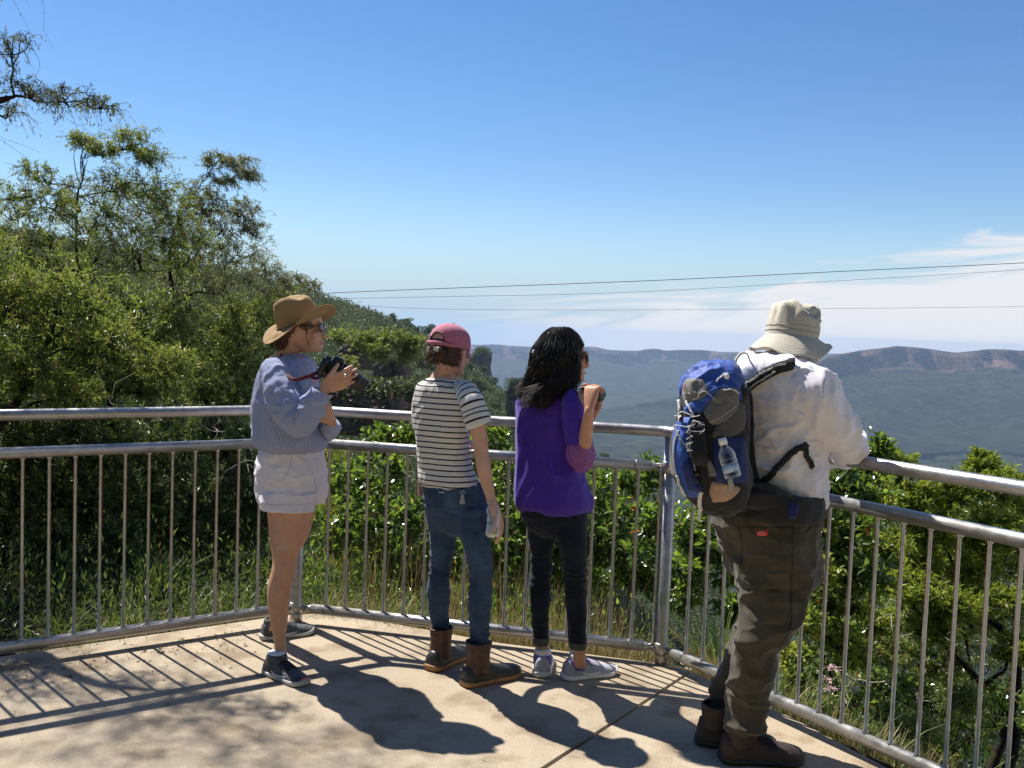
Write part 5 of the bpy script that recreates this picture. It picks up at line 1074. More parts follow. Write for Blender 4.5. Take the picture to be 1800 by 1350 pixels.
sl = limb([(1412, 664, 3.46, 20), (1422, 674, 3.40, 33), (1434, 694, 3.38, 38), (1446, 720, 3.38, 37), (1460, 745, 3.42, 34), (1476, 766, 3.49, 31), (1489, 780, 3.56, 28), (1492, 789, 3.64, 22), (1474, 790, 3.72, 23), (1452, 789, 3.8, 20), (1440, 788, 3.86, 16)], 110, 70, disp=folds(('n', (9, 9, 9), .016, 43), ('n', (22, 22, 22), .007, 44), ('rings', .45, .75, 8, .008, 2))); obj('sleeve', sl, M_WS, MN)
s2 = limb([(1330, 668, 3.68, 22), (1336, 690, 3.76, 30), (1362, 735, 3.88, 28), (1392, 772, 4.0, 24), (1406, 776, 3.98, 20)], 50, 50, disp=folds(('n', (9, 9, 9), .01, 53),)); obj('sleeve', s2, M_WS, MN)
g = limb([(1382, 642, 3.58, 34), (1387, 632, 3.59, 31), (1391, 622, 3.6, 29), (1391, 620, 3.6, 28), (1387, 632, 3.59, 29)], 12, 40, caps=(False, False)); obj('collar', g, M_WS, MN)
M_OLV = cloth('olive_canvas', (.040, .034, .024), .85, col2=(.070, .062, .044), nscale=7)
Pn_ = garment([(868, 1290, 1430, 3.52, .8), (880, 1272, 1431, 3.52, .8), (900, 1267, 1431, 3.52, .8), (930, 1266, 1431, 3.52, .82), (960, 1268, 1430, 3.52, .8), (990, 1274, 1428, 3.52, .74), (1010, 1280, 1424, 3.52, .66), (1024, 1295, 1410, 3.52, .5)], 70, 110, yaw=-.95, disp=folds(('n', (9, 9, 12), .010, 3), ('n', (26, 26, 20), .003, 5)))
garment([(980, 1282, 1429, 3.49, .7), (1010, 1288, 1427, 3.47, .74), (1040, 1298, 1421, 3.45, .8), (1063, 1301, 1414, 3.44, .86), (1090, 1297, 1405, 3.43, .92), (1112, 1290, 1392, 3.43, .94), (1138, 1283, 1374, 3.43, .96), (1165, 1279, 1366, 3.44, 1), (1195, 1277, 1359, 3.44, 1), (1225, 1276, 1353, 3.44, 1), (1250, 1275, 1354, 3.44, 1.04), (1270, 1274, 1350, 3.44, 1.06), (1284, 1275, 1343, 3.44, 1.06), (1286, 1281, 1338, 3.44, 1.0)], 150, 90, g=Pn_, disp=folds(('n', (9, 9, 9), .006, 9)))
garment([(1000, 1288, 1400, 3.62, .8), (1060, 1299, 1380, 3.66, .9), (1110, 1288, 1352, 3.67, .95), (1150, 1273, 1332, 3.67, 1), (1180, 1262, 1322, 3.66, 1), (1208, 1252, 1314, 3.66, 1), (1232, 1240, 1304, 3.66, 1), (1256, 1230, 1296, 3.65, 1.05), (1262, 1236, 1288, 3.65, 1)], 90, 64, g=Pn_, disp=folds(('n', (11, 11, 13), .004, 12)))
Pn_ = crumple(remesh(Pn_, .0055, 8), [((6, 6, 9), .012, 3), ((7, 7, 17), .022, 5, .42, .13), ((8, 8, 20), .022, 7, .14, .10), ((18, 18, 26), .004, 9), ((7, 7, 14), .012, 12, .66, .08)])
PA = obj('trousers', Pn_, M_OLV, MN); bp_ = bvh(Pn_)
M_OLD = cloth('olive_seam', (.018, .016, .012)); M_RLB = cloth('red_label', (.65, .03, .03)); M_OLP = cloth('olive_pocket', (.045, .039, .027), .85, col2=(.070, .062, .044), nscale=9)
obj('cargo_pocket', patch(bp_, [(1036, 1343, 1388), (1040, 1342, 1389), (1068, 1341, 1386), (1098, 1337, 1381)], .006, 16, 16, .05), M_OLP, PA)
obj('pocket_flap', patch(bp_, [(1003, 1346, 1388), (1020, 1345, 1389), (1036, 1344, 1388)], .006, 14, 10, .06), M_OLP, PA)
g = seam(bp_, [(1300, 925), (1305, 960), (1302, 1000)], .0016); seam(bp_, [(1290, 925), (1345, 928), (1395, 926)], .0014, g=g); seam(bp_, [(1395, 926), (1393, 980), (1391, 1040), (1390, 1100), (1370, 1140)], .0016, g=g); seam(bp_, [(1393, 933), (1405, 938), (1420, 932), (1428, 918)], .0015, g=g)
obj('seams', g, M_OLD, PA); obj('red_label', patch(bp_, [(931, 1328, 1351), (943, 1328, 1351)], .004, 6, 5), M_RLB, PA)
g = G(); P = [hit(bp_, 1339.5+7*math.cos(a), 937+3*math.sin(a))[0]+np.array([-.003, -.006, 0]) for a in np.linspace(0, 2*pi, 18)]; tube(np.array(P), .0007, 4, g=g); seam(bp_, [(1335, 937), (1340, 936.4), (1344, 937)], .0009, .0055, g); obj('label_mark', g, M_WHT, PA)
g = garment([(862, 1290, 1430, 3.5, .82), (866, 1276, 1434, 3.5, .82), (886, 1268, 1436, 3.5, .82), (902, 1266, 1434, 3.5, .82), (905, 1275, 1428, 3.5, .8)], 20, 90, yaw=-.95, disp=folds(('n', (16, 16, 16), .005, 3),)); BL = obj('belt', g, M_BLKW, MN); bb_ = bvh(g)
obj('belt_pouch', patch(bb_, [(884, 1386, 1404), (898, 1384, 1403), (912, 1382, 1400)], .014, 10, 10, .2), cloth('navy_pouch', (.015, .022, .10)), MN)
# hat
M_BH = cloth('cream_cotton', (.47, .435, .36), .9, noise=.07, nscale=20, bump=.3)
HR = basis(0, 0, 0); ux = np.array([.985, .05, -.10]); ux /= np.linalg.norm(ux); uz = np.array([.12, .10, .985]); uz -= ux*np.dot(ux, uz); uz /= np.linalg.norm(uz); uy = np.cross(uz, ux); HM = np.column_stack([ux, uy, uz]); HC = at(1392, 588, 3.6)
def hw4(p): return HC+np.asarray(p) @ HM.T
th = np.linspace(0, 2*pi, 110, endpoint=False); R = []
for z, s in ((-.012, 1.03), (0, 1.02), (.02, 1.0), (.045, .98), (.065, .95), (.073, .93), (.083, .90), (.1, .80), (.112, .64), (.12, .42), (.123, .2), (.124, .03)):
    x = np.cos(th)*.093*s; y = np.sin(th)*.103*s; Q = np.column_stack([x, y, 0*x+z]); k = min(1, max(0, z)/.05)
    n = fbm(np.column_stack([x*16, y*16, 0*x+z*18]), 3, 5); rid = 1-np.abs(vn(np.column_stack([x*22, y*22, 0*x+z*26]), 8))*2
    Q[:, :2] *= (1+k*(.07*n+.055*rid))[:, None]; Q[:, 2] += k*(.012*n+.009*rid)-.014*k*np.exp(-((x-.03)/.03)**2)*(z > .07)
    R.append(hw4(Q))
HT = obj('bucket_hat', loft(np.array(R), (False, True)), M_BH, MN)
top = []; bot = []
for t in np.linspace(0, 1, 22):
    rx = .094+(.148-.094)*t; ry = .104+(.155-.104)*t
    wv = .010*np.sin(2*th+.6)+.006*np.sin(3*th+2)+.003*np.sin(7*th)
    z = -.012-.034*t**1.2+t*t*wv*1.6-.020*t*np.clip(-np.cos(th), 0, 1)-.058*t*np.clip(-np.sin(th), 0, 1)*np.clip(.62-.6*np.cos(th), 0, 1)+.012*t*t*np.clip(np.cos(th), 0, 1)
    st = .0009*math.sin(t*22*2.2)
    top.append(hw4(np.column_stack([np.cos(th)*rx, np.sin(th)*ry, z+st+.0015]))); bot.append(hw4(np.column_stack([np.cos(th)*rx, np.sin(th)*ry, z-.0015])))
obj('brim', loft(np.array(top+bot[::-1]), (False, False)), M_BH, HT)
g = G()
for z in (.006, .024): tube(hw4(np.column_stack([np.cos(th)*.0965*(1-z*.6), np.sin(th)*.1065*(1-z*.6), 0*th+z]))[list(range(110))+[0]], .0012, 5, g=g)
obj('hat_band', g, cloth('tan_stitching', (.38, .34, .27)), HT)
g = G()
for x, z in ((.62, .05), (.40, .058)): c = hw4((.093*math.cos(-x), .103*math.sin(-x), z)); tube(np.array([c+(c-HC)*.01, c+(c-HC)*.05]), .0035, 10, g=g); obj('eyelet', g, M_BLACK, HT); g = G()
g = tube(cr([at(1434, 614, 3.56), at(1436, 635, 3.54), at(1439, 652, 3.52), at(1430, 664, 3.5)], 14), .0022, 6); obj('chin_cord', g, cloth('dark_cord', (.10, .09, .07)), HT)
# boots
M_BB = mat('dark_brown_nubuck', (.014, .008, .006), .65, col2=(.038, .021, .014), nscale=14, bump=.35, bscale=90); M_BS = mat('black_rubber', (.012, .011, .010), .6, noise=.3, nscale=30)
bm4 = dict(upper=M_BB, sole=M_BS, lace=M_LACE, shaft=M_BB)
for hp, tp, L_ in (((1266, 1335), (1396, 1340), .305), ((1224, 1302), (1330, 1318), .30)):
    h = gz(*hp); t = gz(*tp); d = t-h; d[2] = 0; d /= np.linalg.norm(d); a = h+d*.075; a[2] = 0
    shoe(MN, h, h+d*L_, 'boot', bm4, .054, 1.15, [(a+[0, 0, .06], .052), (a+[0, 0, .10], .053), (a+[0, 0, .14], .055), (a+[0, 0, .155], .054)])
# ---------------------------------------------------------------- backpack
PCK = thing('backpack', at(1250, 905, 3.33), 'blue, grey and black hiking backpack worn by the man leaning on the rail', 'backpack')
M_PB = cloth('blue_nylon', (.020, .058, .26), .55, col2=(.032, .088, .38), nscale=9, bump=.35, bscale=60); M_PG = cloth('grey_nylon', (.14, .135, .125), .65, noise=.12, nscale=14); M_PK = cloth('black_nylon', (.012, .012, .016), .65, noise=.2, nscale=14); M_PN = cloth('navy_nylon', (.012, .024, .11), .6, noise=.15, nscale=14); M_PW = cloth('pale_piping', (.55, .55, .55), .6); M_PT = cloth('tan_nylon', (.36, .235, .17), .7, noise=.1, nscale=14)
pk = garment([(672, 1230, 1300, 3.36, .9), (690, 1204, 1308, 3.36, .95), (720, 1194, 1311, 3.36, 1), (750, 1190, 1312, 3.36, 1.02), (787, 1182, 1313, 3.36, 1.02), (826, 1182, 1318, 3.36, 1), (850, 1190, 1317, 3.36, .98), (868, 1201, 1314, 3.36, .95), (888, 1222, 1306, 3.36, .9), (902, 1236, 1290, 3.36, .85), (907, 1250, 1280, 3.36, .8)], 100, 110, ex=2.6, disp=folds(('n', (12, 12, 12), .006, 61), ('n', (34, 34, 34), .002, 62)))
BP = obj('main_bag', pk, M_PK, PCK)
ld2 = garment([(638, 1262, 1288, 3.36, .9), (642, 1240, 1296, 3.36, .9), (650, 1222, 1301, 3.36, .92), (664, 1206, 1304, 3.36, .96), (678, 1199, 1306, 3.36, 1), (694, 1197, 1306, 3.36, 1), (704, 1199, 1303, 3.36, .98), (708, 1206, 1298, 3.36, .95)], 70, 110, ex=2.4, disp=folds(('n', (16, 16, 9), .009, 71), ('n', (40, 40, 26), .003, 72)))
LD = obj('lid', ld2, M_PB, PCK); bl = bvh(ld2, pk)
obj('lid_panel', patch(bl, [(664, 1208, 1232), (674, 1200, 1241), (688, 1198, 1246), (702, 1200, 1236), (709, 1206, 1226)], .006, 14, 14, .15), M_PG, LD)
g = G(); cx_, cy_ = 1207, 683
P = []
for a in np.linspace(0, 3.6*pi, 26):
    r_ = 1.4+a*.42; p, n = hit(bl, cx_+r_*math.cos(a)*.8, cy_+r_*math.sin(a)); P.append(p+n*.0075)
tube(np.array(P), .0007, 4, g=g); obj('emblem', g, mat('copper_print', (.55, .24, .12), .5, noise=.1), LD)
g = G()
for k in range(7): seam(bl, [(1203+k*3.2, 690.5), (1205+k*3.2, 692.8)], .0006, .0072, g, 4, 4)
obj('brand_print', g, M_WHT, LD)
# side panels, pockets, webbing
obj('blue_wedge', patch(bl, [(694, 1238, 1256), (704, 1222, 1253), (714, 1204, 1242), (726, 1203, 1234)], .010, 16, 12, .2), M_PB, BP)
obj('side_panel', patch(bl, [(681, 1268, 1297), (690, 1258, 1299), (705, 1246, 1300), (722, 1236, 1298), (734, 1240, 1286), (748, 1252, 1264)], .012, 18, 18, .15), M_PG, BP)
obj('side_panel', patch(bl, [(706, 1298, 1306), (725, 1286, 1310), (745, 1262, 1311), (760, 1252, 1303), (770, 1253, 1281)], .009, 18, 16, .12), cloth('dark_grey_nylon', (.09, .085, .08)), BP)
obj('mesh_pocket', patch(bl, [(768, 1256, 1306), (785, 1254, 1312), (820, 1252, 1316), (850, 1258, 1316)], .012, 18, 18, .12), M_PN, BP)
fp = patch(bl, [(732, 1196, 1216), (752, 1188, 1214), (780, 1184, 1213), (810, 1184, 1216), (838, 1191, 1222), (862, 1202, 1232), (876, 1214, 1230)], .022, 18, 26, .3); FP = obj('front_pocket', fp, M_PB, BP); bf = bvh(fp)
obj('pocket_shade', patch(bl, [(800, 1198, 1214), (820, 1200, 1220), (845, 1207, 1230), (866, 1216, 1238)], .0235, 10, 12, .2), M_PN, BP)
bw = bvh(ld2, pk, fp)
obj('piping', seam(bw, [(1194, 757), (1187, 776), (1185, 800), (1188, 826), (1196, 850), (1206, 870)], .0035, .003, n=30), M_PW, FP)
obj('reflective_tab', seam(bw, [(1192, 835), (1196, 848), (1202, 862), (1206, 869)], .003, .007, n=12, flat=.010), M_PW, FP)
obj('tan_panel', patch(bl, [(846, 1251, 1262), (856, 1248, 1300), (866, 1246, 1298), (876, 1250, 1285), (883, 1252, 1266)], .010, 14, 10, .12), M_PT, BP)
obj('grey_patch', patch(bl, [(806, 1241, 1247), (820, 1243, 1255), (838, 1246, 1264)], .014, 8, 10, .15), M_PG, BP)
obj('black_panel', patch(bw, [(738, 1218, 1238), (760, 1214, 1240), (790, 1212, 1242), (812, 1218, 1244), (820, 1224, 1240)], .026, 12, 16, .2), M_PK, BP)
for pts, w in (([(1196, 704), (1198, 716), (1197, 730), (1199, 744)], .010), ([(1233, 862), (1231, 880), (1233, 896), (1232, 911)], .014), ([(1282, 840), (1283, 850), (1281, 862)], .018), ([(1209, 706), (1216, 722), (1222, 732)], .007)): obj('webbing_strap', seam(bw, pts, .0015, .010, n=14, flat=w), M_PW if w != .018 else mat('grey_plastic', (.25, .27, .28), .3, noise=.1), PCK)
g = G()
for pts in ([(1199, 748), (1212, 752), (1225, 756), (1236, 760)], [(1212, 758), (1222, 751)], [(1213, 775), (1224, 766)], [(1217, 783), (1222, 777)], [(1205, 786), (1213, 780), (1214, 790), (1207, 795)], [(1232, 762), (1240, 758)], [(1224, 744), (1236, 744)], [(1196, 732), (1215, 735), (1236, 734)]): seam(bw, pts, .0016, .028, g, 10)
obj('bungee_loops', g, M_PW, PCK)
g = G(); P0 = [(1190, 748), (1196, 768), (1204, 786), (1212, 800), (1220, 812), (1224, 826)]
for s in (0, pi): 
    A = cr([(*hit(bw, *q)[0]+hit(bw, *q)[1]*.012,) for q in P0], 60); k = np.linspace(0, 40, 60); A[:, 0] += .0022*np.sin(k+s); A[:, 2] += .0022*np.cos(k+s); tube(A, .0015, 4, g=g)
obj('twisted_cord', g, mat('flecked_cord', (.05, .05, .05), .7, col2=(.5, .5, .5), nscale=160), PCK)
g = G(); seam(bw, [(1222, 700), (1240, 690), (1262, 706), (1276, 712)], .0011, .010, g, 20); seam(bw, [(1258, 672), (1268, 662), (1278, 658)], .0028, .008, g, 14); seam(bw, [(1271, 684), (1282, 682), (1296, 690)], .0024, .014, g, 12); seam(bw, [(1246, 742), (1266, 732), (1290, 716)], .001, .014, g, 16)
obj('drawcords', g, M_PW, PCK)
g = G()
for x, y in ((1225, 832), (1227, 845), (1276, 662), (1201, 740)):
    p, n = hit(bw, x, y); box(p+n*.012, (.014, .010, .018), g, bev=.003)
    obj('buckle', g, M_BLACK if y > 700 else M_WHT, PCK); g = G()
g = tube(np.array([at(x, y, Y) for x, y, Y in ((1290, 648, 3.4), (1294, 632, 3.42), (1303, 621, 3.43), (1313, 622, 3.44), (1318, 634, 3.46))]), .006, 8, n=20, asp=.5); obj('grab_handle', g, cloth('pale_webbing', (.42, .40, .36)), PCK)
# straps over the man
bm_ = bvh(sh, pk)
def strap(name, pts, w, m_, off=.006, th=.003): obj(name, seam(bm_, pts, th, off, n=30, flat=w), m_, PCK)
strap('shoulder_strap', [(1302, 690), (1318, 676), (1340, 661), (1365, 649), (1384, 643), (1398, 641)], .040, M_BLKW, .006, .005)
strap('strap_piping', [(1305, 683), (1320, 670), (1341, 656), (1365, 645), (1382, 640)], .007, M_PW, .013, .002)
strap('strap_piping', [(1310, 687), (1326, 675), (1345, 664), (1366, 653)], .005, M_PW, .013, .002)
strap('compression_strap', [(1335, 852), (1350, 840), (1368, 822), (1385, 804), (1402, 789), (1417, 779)], .022, M_BLKW, .007)
strap('loose_strap', [(1410, 780), (1414, 793), (1420, 808), (1426, 822)], .018, M_BLKW, .009)
bk = garment([(682, 1296, 1318, 3.43, 1), (720, 1300, 1322, 3.43, 1), (790, 1302, 1326, 3.43, 1), (850, 1296, 1336, 3.43, 1), (880, 1270, 1346, 3.43, .8), (890, 1260, 1350, 3.43, .7), (895, 1270, 1340, 3.43, .6)], 40, 40, disp=folds(('n', (14, 14, 14), .004, 5),)); obj('back_padding', bk, M_PK, PCK)
hb = garment([(852, 1326, 1352, 3.38, 1.2), (858, 1300, 1372, 3.38, 1), (872, 1285, 1398, 3.40, .8), (884, 1278, 1412, 3.42, .7), (890, 1290, 1400, 3.42, .6)], 24, 50, disp=folds(('n', (14, 14, 14), .005, 8),)); obj('hip_belt', hb, M_PK, PCK)
# bottle in the side pocket
bc = at(1273, 785, 3.215); ax = np.array([.32, .0, -.95]); ax /= np.linalg.norm(ax); BT2 = thing('water_bottle', bc, 'clear plastic bottle with pale cap tucked in the side pocket of the backpack', 'bottle')
t = np.linspace(0, 1, 40); P = bc-ax*.01+ax*(t*.115)[:, None]; r = .029*np.where(t < .35, .42+.58*np.sin(np.clip((t-.08)/.27, 0, 1)*pi/2), 1)*(1+.03*np.sin(t*50)*(t > .35))
obj('bottle', tube(np.column_stack([P, r]), 0, 24), M_PLA, BT2); obj('bottle_cap', tube(np.array([bc-ax*.030, bc-ax*.008]), .0145, 18), M_WHT, BT2)
obj('bottle_label', tube(np.array([bc+ax*.06, bc+ax*.085]), .0298, 24), mat('blue_label', (.08, .2, .5), .4, col2=(.6, .7, .8), nscale=50), BT2)
# ================================================================ plants
rng = np.random.default_rng(5)
def leaves(g, P, D, L_, wr, kind='needle', var=None, droop=.15):
    """P base points, D directions, L_ lengths; real folded leaf blades"""
    n = len(P); D = D/(np.linalg.norm(D, axis=1)[:, None]+1e-9); q = rng.normal(size=(n, 3)); q[:, 2] += .9
    S = np.cross(D, q); S /= np.linalg.norm(S, axis=1)[:, None]+1e-9; U = np.cross(S, D); L_ = L_[:, None]; w = L_*wr
    var = rng.uniform(0, 1, n) if var is None else var
    if kind == 'needle':
        V = np.stack([P, P+D*L_*.45+S*w*.5+U*w*.12, P+D*L_-U*L_*droop, P+D*L_*.45-S*w*.5+U*w*.12], 1); F = np.arange(n*4).reshape(n, 4); g.add(V.reshape(-1, 3), F, np.repeat(var, 4))
    else:
        m1 = P+D*L_*.34-U*L_*droop*.1; m2 = P+D*L_*.72-U*L_*droop*.5; t = P+D*L_-U*L_*droop*1.3
        V = np.stack([P, m1+S*w*.5+U*w*.16, m2+S*w*.40+U*w*.14, t, m2-S*w*.40+U*w*.14, m1-S*w*.5+U*w*.16, m1-U*w*.02, m2-U*w*.02], 1)
        b = np.arange(n)[:, None]*8; F4 = np.concatenate([b+np.array([[6, 1, 2, 7]]), b+np.array([[5, 6, 7, 4]])]); F3 = np.concatenate([b+np.array([[0, 1, 6]]), b+np.array([[0, 6, 5]]), b+np.array([[7, 2, 3]]), b+np.array([[4, 7, 3]])])
        g.add(V.reshape(-1, 3), [F3, F4], np.repeat(var, 8))
def wig(a, b, n, k, sag=0.):
    a = np.asarray(a, float); b = np.asarray(b, float); t = np.linspace(0, 1, n)[:, None]; L_ = np.linalg.norm(b-a)
    P = a*(1-t)+b*t; s = rng.uniform(0, 99); q = np.column_stack([t[:, 0]*3+s, np.full(n, s), np.zeros(n)])
    W_ = np.stack([vn(q, 1), vn(q, 2), vn(q, 3)], -1)*k*L_*np.sin(t*pi)**.7
    P = P+W_; P[:, 2] += sag*L_*np.sin(t[:, 0]*pi); return P
M_BARK = mat('grey_brown_bark', (.04, .03, .024), .95, col2=(.11, .09, .07), nscale=30, bump=.6, bscale=70, spec=.1)
M_BARKD = mat('dark_bark', (.014, .011, .010), .95, col2=(.04, .032, .026), nscale=30, bump=.6, bscale=70, spec=.1)
M_DEAD = mat('bleached_dead_wood', (.26, .23, .20), .9, col2=(.42, .39, .35), nscale=40, spec=.1)
LM = {
 'tea': leafmat('fine_olive_leaves', [(0, (.062, .095, .024)), (.4, (.125, .170, .038)), (.8, (.21, .26, .068)), (1, (.34, .27, .12))], .38, .46, .7),
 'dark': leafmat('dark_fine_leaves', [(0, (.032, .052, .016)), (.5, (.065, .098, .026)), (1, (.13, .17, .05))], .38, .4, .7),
 'bright': leafmat('yellow_green_leaves', [(0, (.095, .135, .026)), (.5, (.18, .235, .042)), (1, (.29, .34, .08))], .4, .5),
 'broad': leafmat('glossy_broad_leaves', [(0, (.045, .085, .018)), (.5, (.10, .165, .032)), (.93, (.19, .27, .055)), (1, (.30, .13, .04))], .24, .46, .8),
 'hill': leafmat('hill_foliage', [(0, (.026, .042, .016)), (.5, (.060, .085, .030)), (1, (.13, .15, .065))], .6, .26),
 'grey': leafmat('grey_green_leaves', [(0, (.09, .12, .052)), (.5, (.155, .185, .085)), (1, (.29, .27, .17))], .45, .42),
}
def plant(name, label, cat, base, blobs, leaf='tea', kind='needle', L_=.035, wr=.2, tw=60, nl=30, r0=.03, bark=None, forks=None, group=None, up=.25, sag=.0, trunk=True, dead=0, vs=(.0, 1.), twr=.0022, dens=1.7, fea=.6):
    """blobs: (px, py, Y, r px[, flat, density]); one trunk, limbs to each clump of foliage, twigs with leaves"""
    t = thing(name, base, label, cat, group); base = np.asarray(base, float); wood = G(); fol = G(); bark = bark or M_BARK
    B = [(at(b_[0], b_[1], b_[2]), b_[3]*PX(b_[2]), b_[4] if len(b_) > 4 else .8, b_[5] if len(b_) > 5 else 1.) for b_ in blobs]
    forks = [at(*f) for f in (forks or [])]
    cen = np.mean([b_[0] for b_ in B], 0)
    if not forks: forks = [base*(.45)+cen*.55-np.array([0, 0, .1])]
    tr = np.array([base+np.array([0, 0, -.15])]+list(forks)); T = cr(np.column_stack([tr, np.linspace(r0, r0*(.5 if len(tr) < 4 else .16), len(tr))]), 16)
    T[1:, :2] += np.stack([vn(T[1:, :3]*1.7, 5), vn(T[1:, :3]*1.7, 6)], -1)*.05; tube(T, 0, 9, g=wood); nodes = T[6:]
    for c, r, fl, den in B:
        hub = c-np.array([0, 0, r*.45]); d = np.linalg.norm(nodes[:, :3]-hub, axis=1)+np.clip(nodes[:, 2]-hub[2], 0, 9)*1.5; k = int(d.argmin()); a = nodes[k]
        P = wig(a[:3], hub, 12, .13, .07); rr = np.linspace(min(a[3]*.75, .006+.13*r*r0/.03*.25), .004, 12); tube(np.column_stack([P, rr]), 0, 7, g=wood)
        nodes = np.vstack([nodes, np.column_stack([P[3:], rr[3:]])])
        sub = [P[8:]]
        for _ in range(int(5+4*den)):
            u = rng.normal(size=3); u[2] = abs(u[2])*.7+up; u /= np.linalg.norm(u); e = c+u*r*np.array([1, 1, fl])*rng.uniform(.35, .75)-np.array([0, 0, .15*r])
            Q = wig(P[rng.integers(7, 12)], e, 9, .2, .05); tube(np.column_stack([Q, np.linspace(.0045, .002, 9)]), 0, 5, g=wood, caps=(False, False)); sub.append(Q)
        S = np.vstack(sub); K = max(4, int(tw*den*dens)); nl_ = nl
        u = rng.normal(size=(K, 3)); u /= np.linalg.norm(u, axis=1)[:, None]
        e = c+u*r*np.array([1, 1, fl])*(rng.uniform(.15, 1, (K, 1))**.55)*(1+.38*np.abs(rng.normal(size=(K, 1)))*fea)*(1+.35*vn(u*2.3+c, 3))[:, None]
        dd = np.linalg.norm(S[None]-e[:, None], axis=2)+rng.uniform(0, .12*r, (K, len(S))); s_ = S[dd.argmin(1)]
        Q = wigs(s_, e, 7, .22, .05, sag); tubes(Q, np.linspace(twr, twr*.35, 7), wood)
        f = rng.uniform(.12, 1.0, (K, nl_))**.75; i = np.clip((f*6).astype(int), 0, 5); fr = (f*6-i)[..., None]; kk = np.arange(K)[:, None]
        A_ = Q[kk, i]; B_ = Q[kk, i+1]; X = A_*(1-fr)+B_*fr; D = B_-A_; D /= np.linalg.norm(D, axis=2)[..., None]+1e-9; D = D*.8+rng.normal(size=D.shape)*.75; D[..., 2] += .12+sag*1.2
        keep = rng.random((K, nl_)) < rng.uniform(.55, 1, (K, 1)); X = X[keep]; D = D[keep]; m = len(X); tv = np.broadcast_to(rng.uniform(vs[0], vs[1], (K, 1)), (K, nl_))[keep]
        leaves(fol, X+rng.normal(size=(m, 3))*L_*.2, D, L_*rng.uniform(.55, 1.25, m), wr, kind, np.clip(tv*.5+rng.uniform(0, .5, m)+(rng.uniform(0, 1, m) > .985)*.5, 0, 1))
    for _ in range(dead):
        c, r, fl, den = B[rng.integers(len(B))]; a = c+rng.normal(size=3)*r*.4; e = a+rng.normal(size=3)*r*np.array([.9, .9, .6]); Q = wig(a, e, 9, .3); tube(np.column_stack([Q, np.linspace(.0045, .0015, 9)]), 0, 4, g=(dg_ := G()))
        for _k in range(3): j = rng.integers(3, 8); tube(np.column_stack([wig(Q[j], Q[j]+rng.normal(size=3)*r*.35, 5, .3), np.linspace(.0022, .0008, 5)]), 0, 3, g=dg_)
        obj('dead_branch', dg_, M_DEAD, t)
    obj('trunk' if cat == 'tree' else 'stems', wood, bark, t); obj('crown' if cat == 'tree' else 'foliage', fol, LM[leaf], t, smooth=False)
    return t
# ---------------------------------------------------------------- near ground, falling away from the platform
def ground_z(x, y):
    x = np.asarray(x, float); y = np.asarray(y, float); mn = np.array([-mu[1], mu[0]]); mn = mn if mn[1] > 0 else -mn; ro = np.array([-rd[1], rd[0]]); ro = ro if ro[0] > 0 else -ro
    d = np.maximum.reduce([(x-PO1[0])*ln[0]+(y-PO1[1])*ln[1], (x-PO1[0])*mn[0]+(y-PO1[1])*mn[1], (x-PO2[0])*ro[0]+(y-PO2[1])*ro[1]])
    ph = np.arctan2(x+.2, np.maximum(y-2, .1)); k = np.interp(ph, [-1.4, -.75, -.45, -.2, .15, .35, .7], [.10, .08, -.06, -.22, -.42, -.8, -1.25])
    o = np.clip(d-.22, 0, None); z = -.07+k*o*(1-.0*o)-np.clip(o-7, 0, 60)*np.interp(ph, [-1.2, -.7, -.3], [0, .10, .35])
    z = z+(.04*vn(np.column_stack([x.ravel()*1.3, y.ravel()*1.3, 0*x.ravel()]), 3)+.018*vn(np.column_stack([x.ravel()*6, y.ravel()*6, 0*x.ravel()]), 4)).reshape(x.shape)*np.clip(o*3, 0, 1)
    return np.where(d < .1, -.26, z), d
gxs = np.concatenate([np.linspace(-46, -9, 40)[:-1], np.linspace(-9, 4.5, 150), np.linspace(4.5, 14, 24)[1:]]); gys = np.concatenate([np.linspace(-4, 2, 14)[:-1], np.linspace(2, 10, 110), np.linspace(10, 52, 50)[1:]])
GX, GY = np.meshgrid(gxs, gys); GZ, GD = ground_z(GX, GY); V = np.column_stack([GX.ravel(), GY.ravel(), GZ.ravel()])
M_SOIL = mat('dry_soil_and_litter', (.020, .016, .012), .95, col2=(.065, .050, .036), nscale=5, bump=.8, bscale=30, spec=.1, detail=9)
tag(obj('ground', G().add(V, grid_faces(*GX.shape, False)), M_SOIL, org=(0, 0, 0)), kind='structure')
def gp(x, y): z, _ = ground_z(np.array([x]), np.array([y])); return np.array([x, y, z[0]])
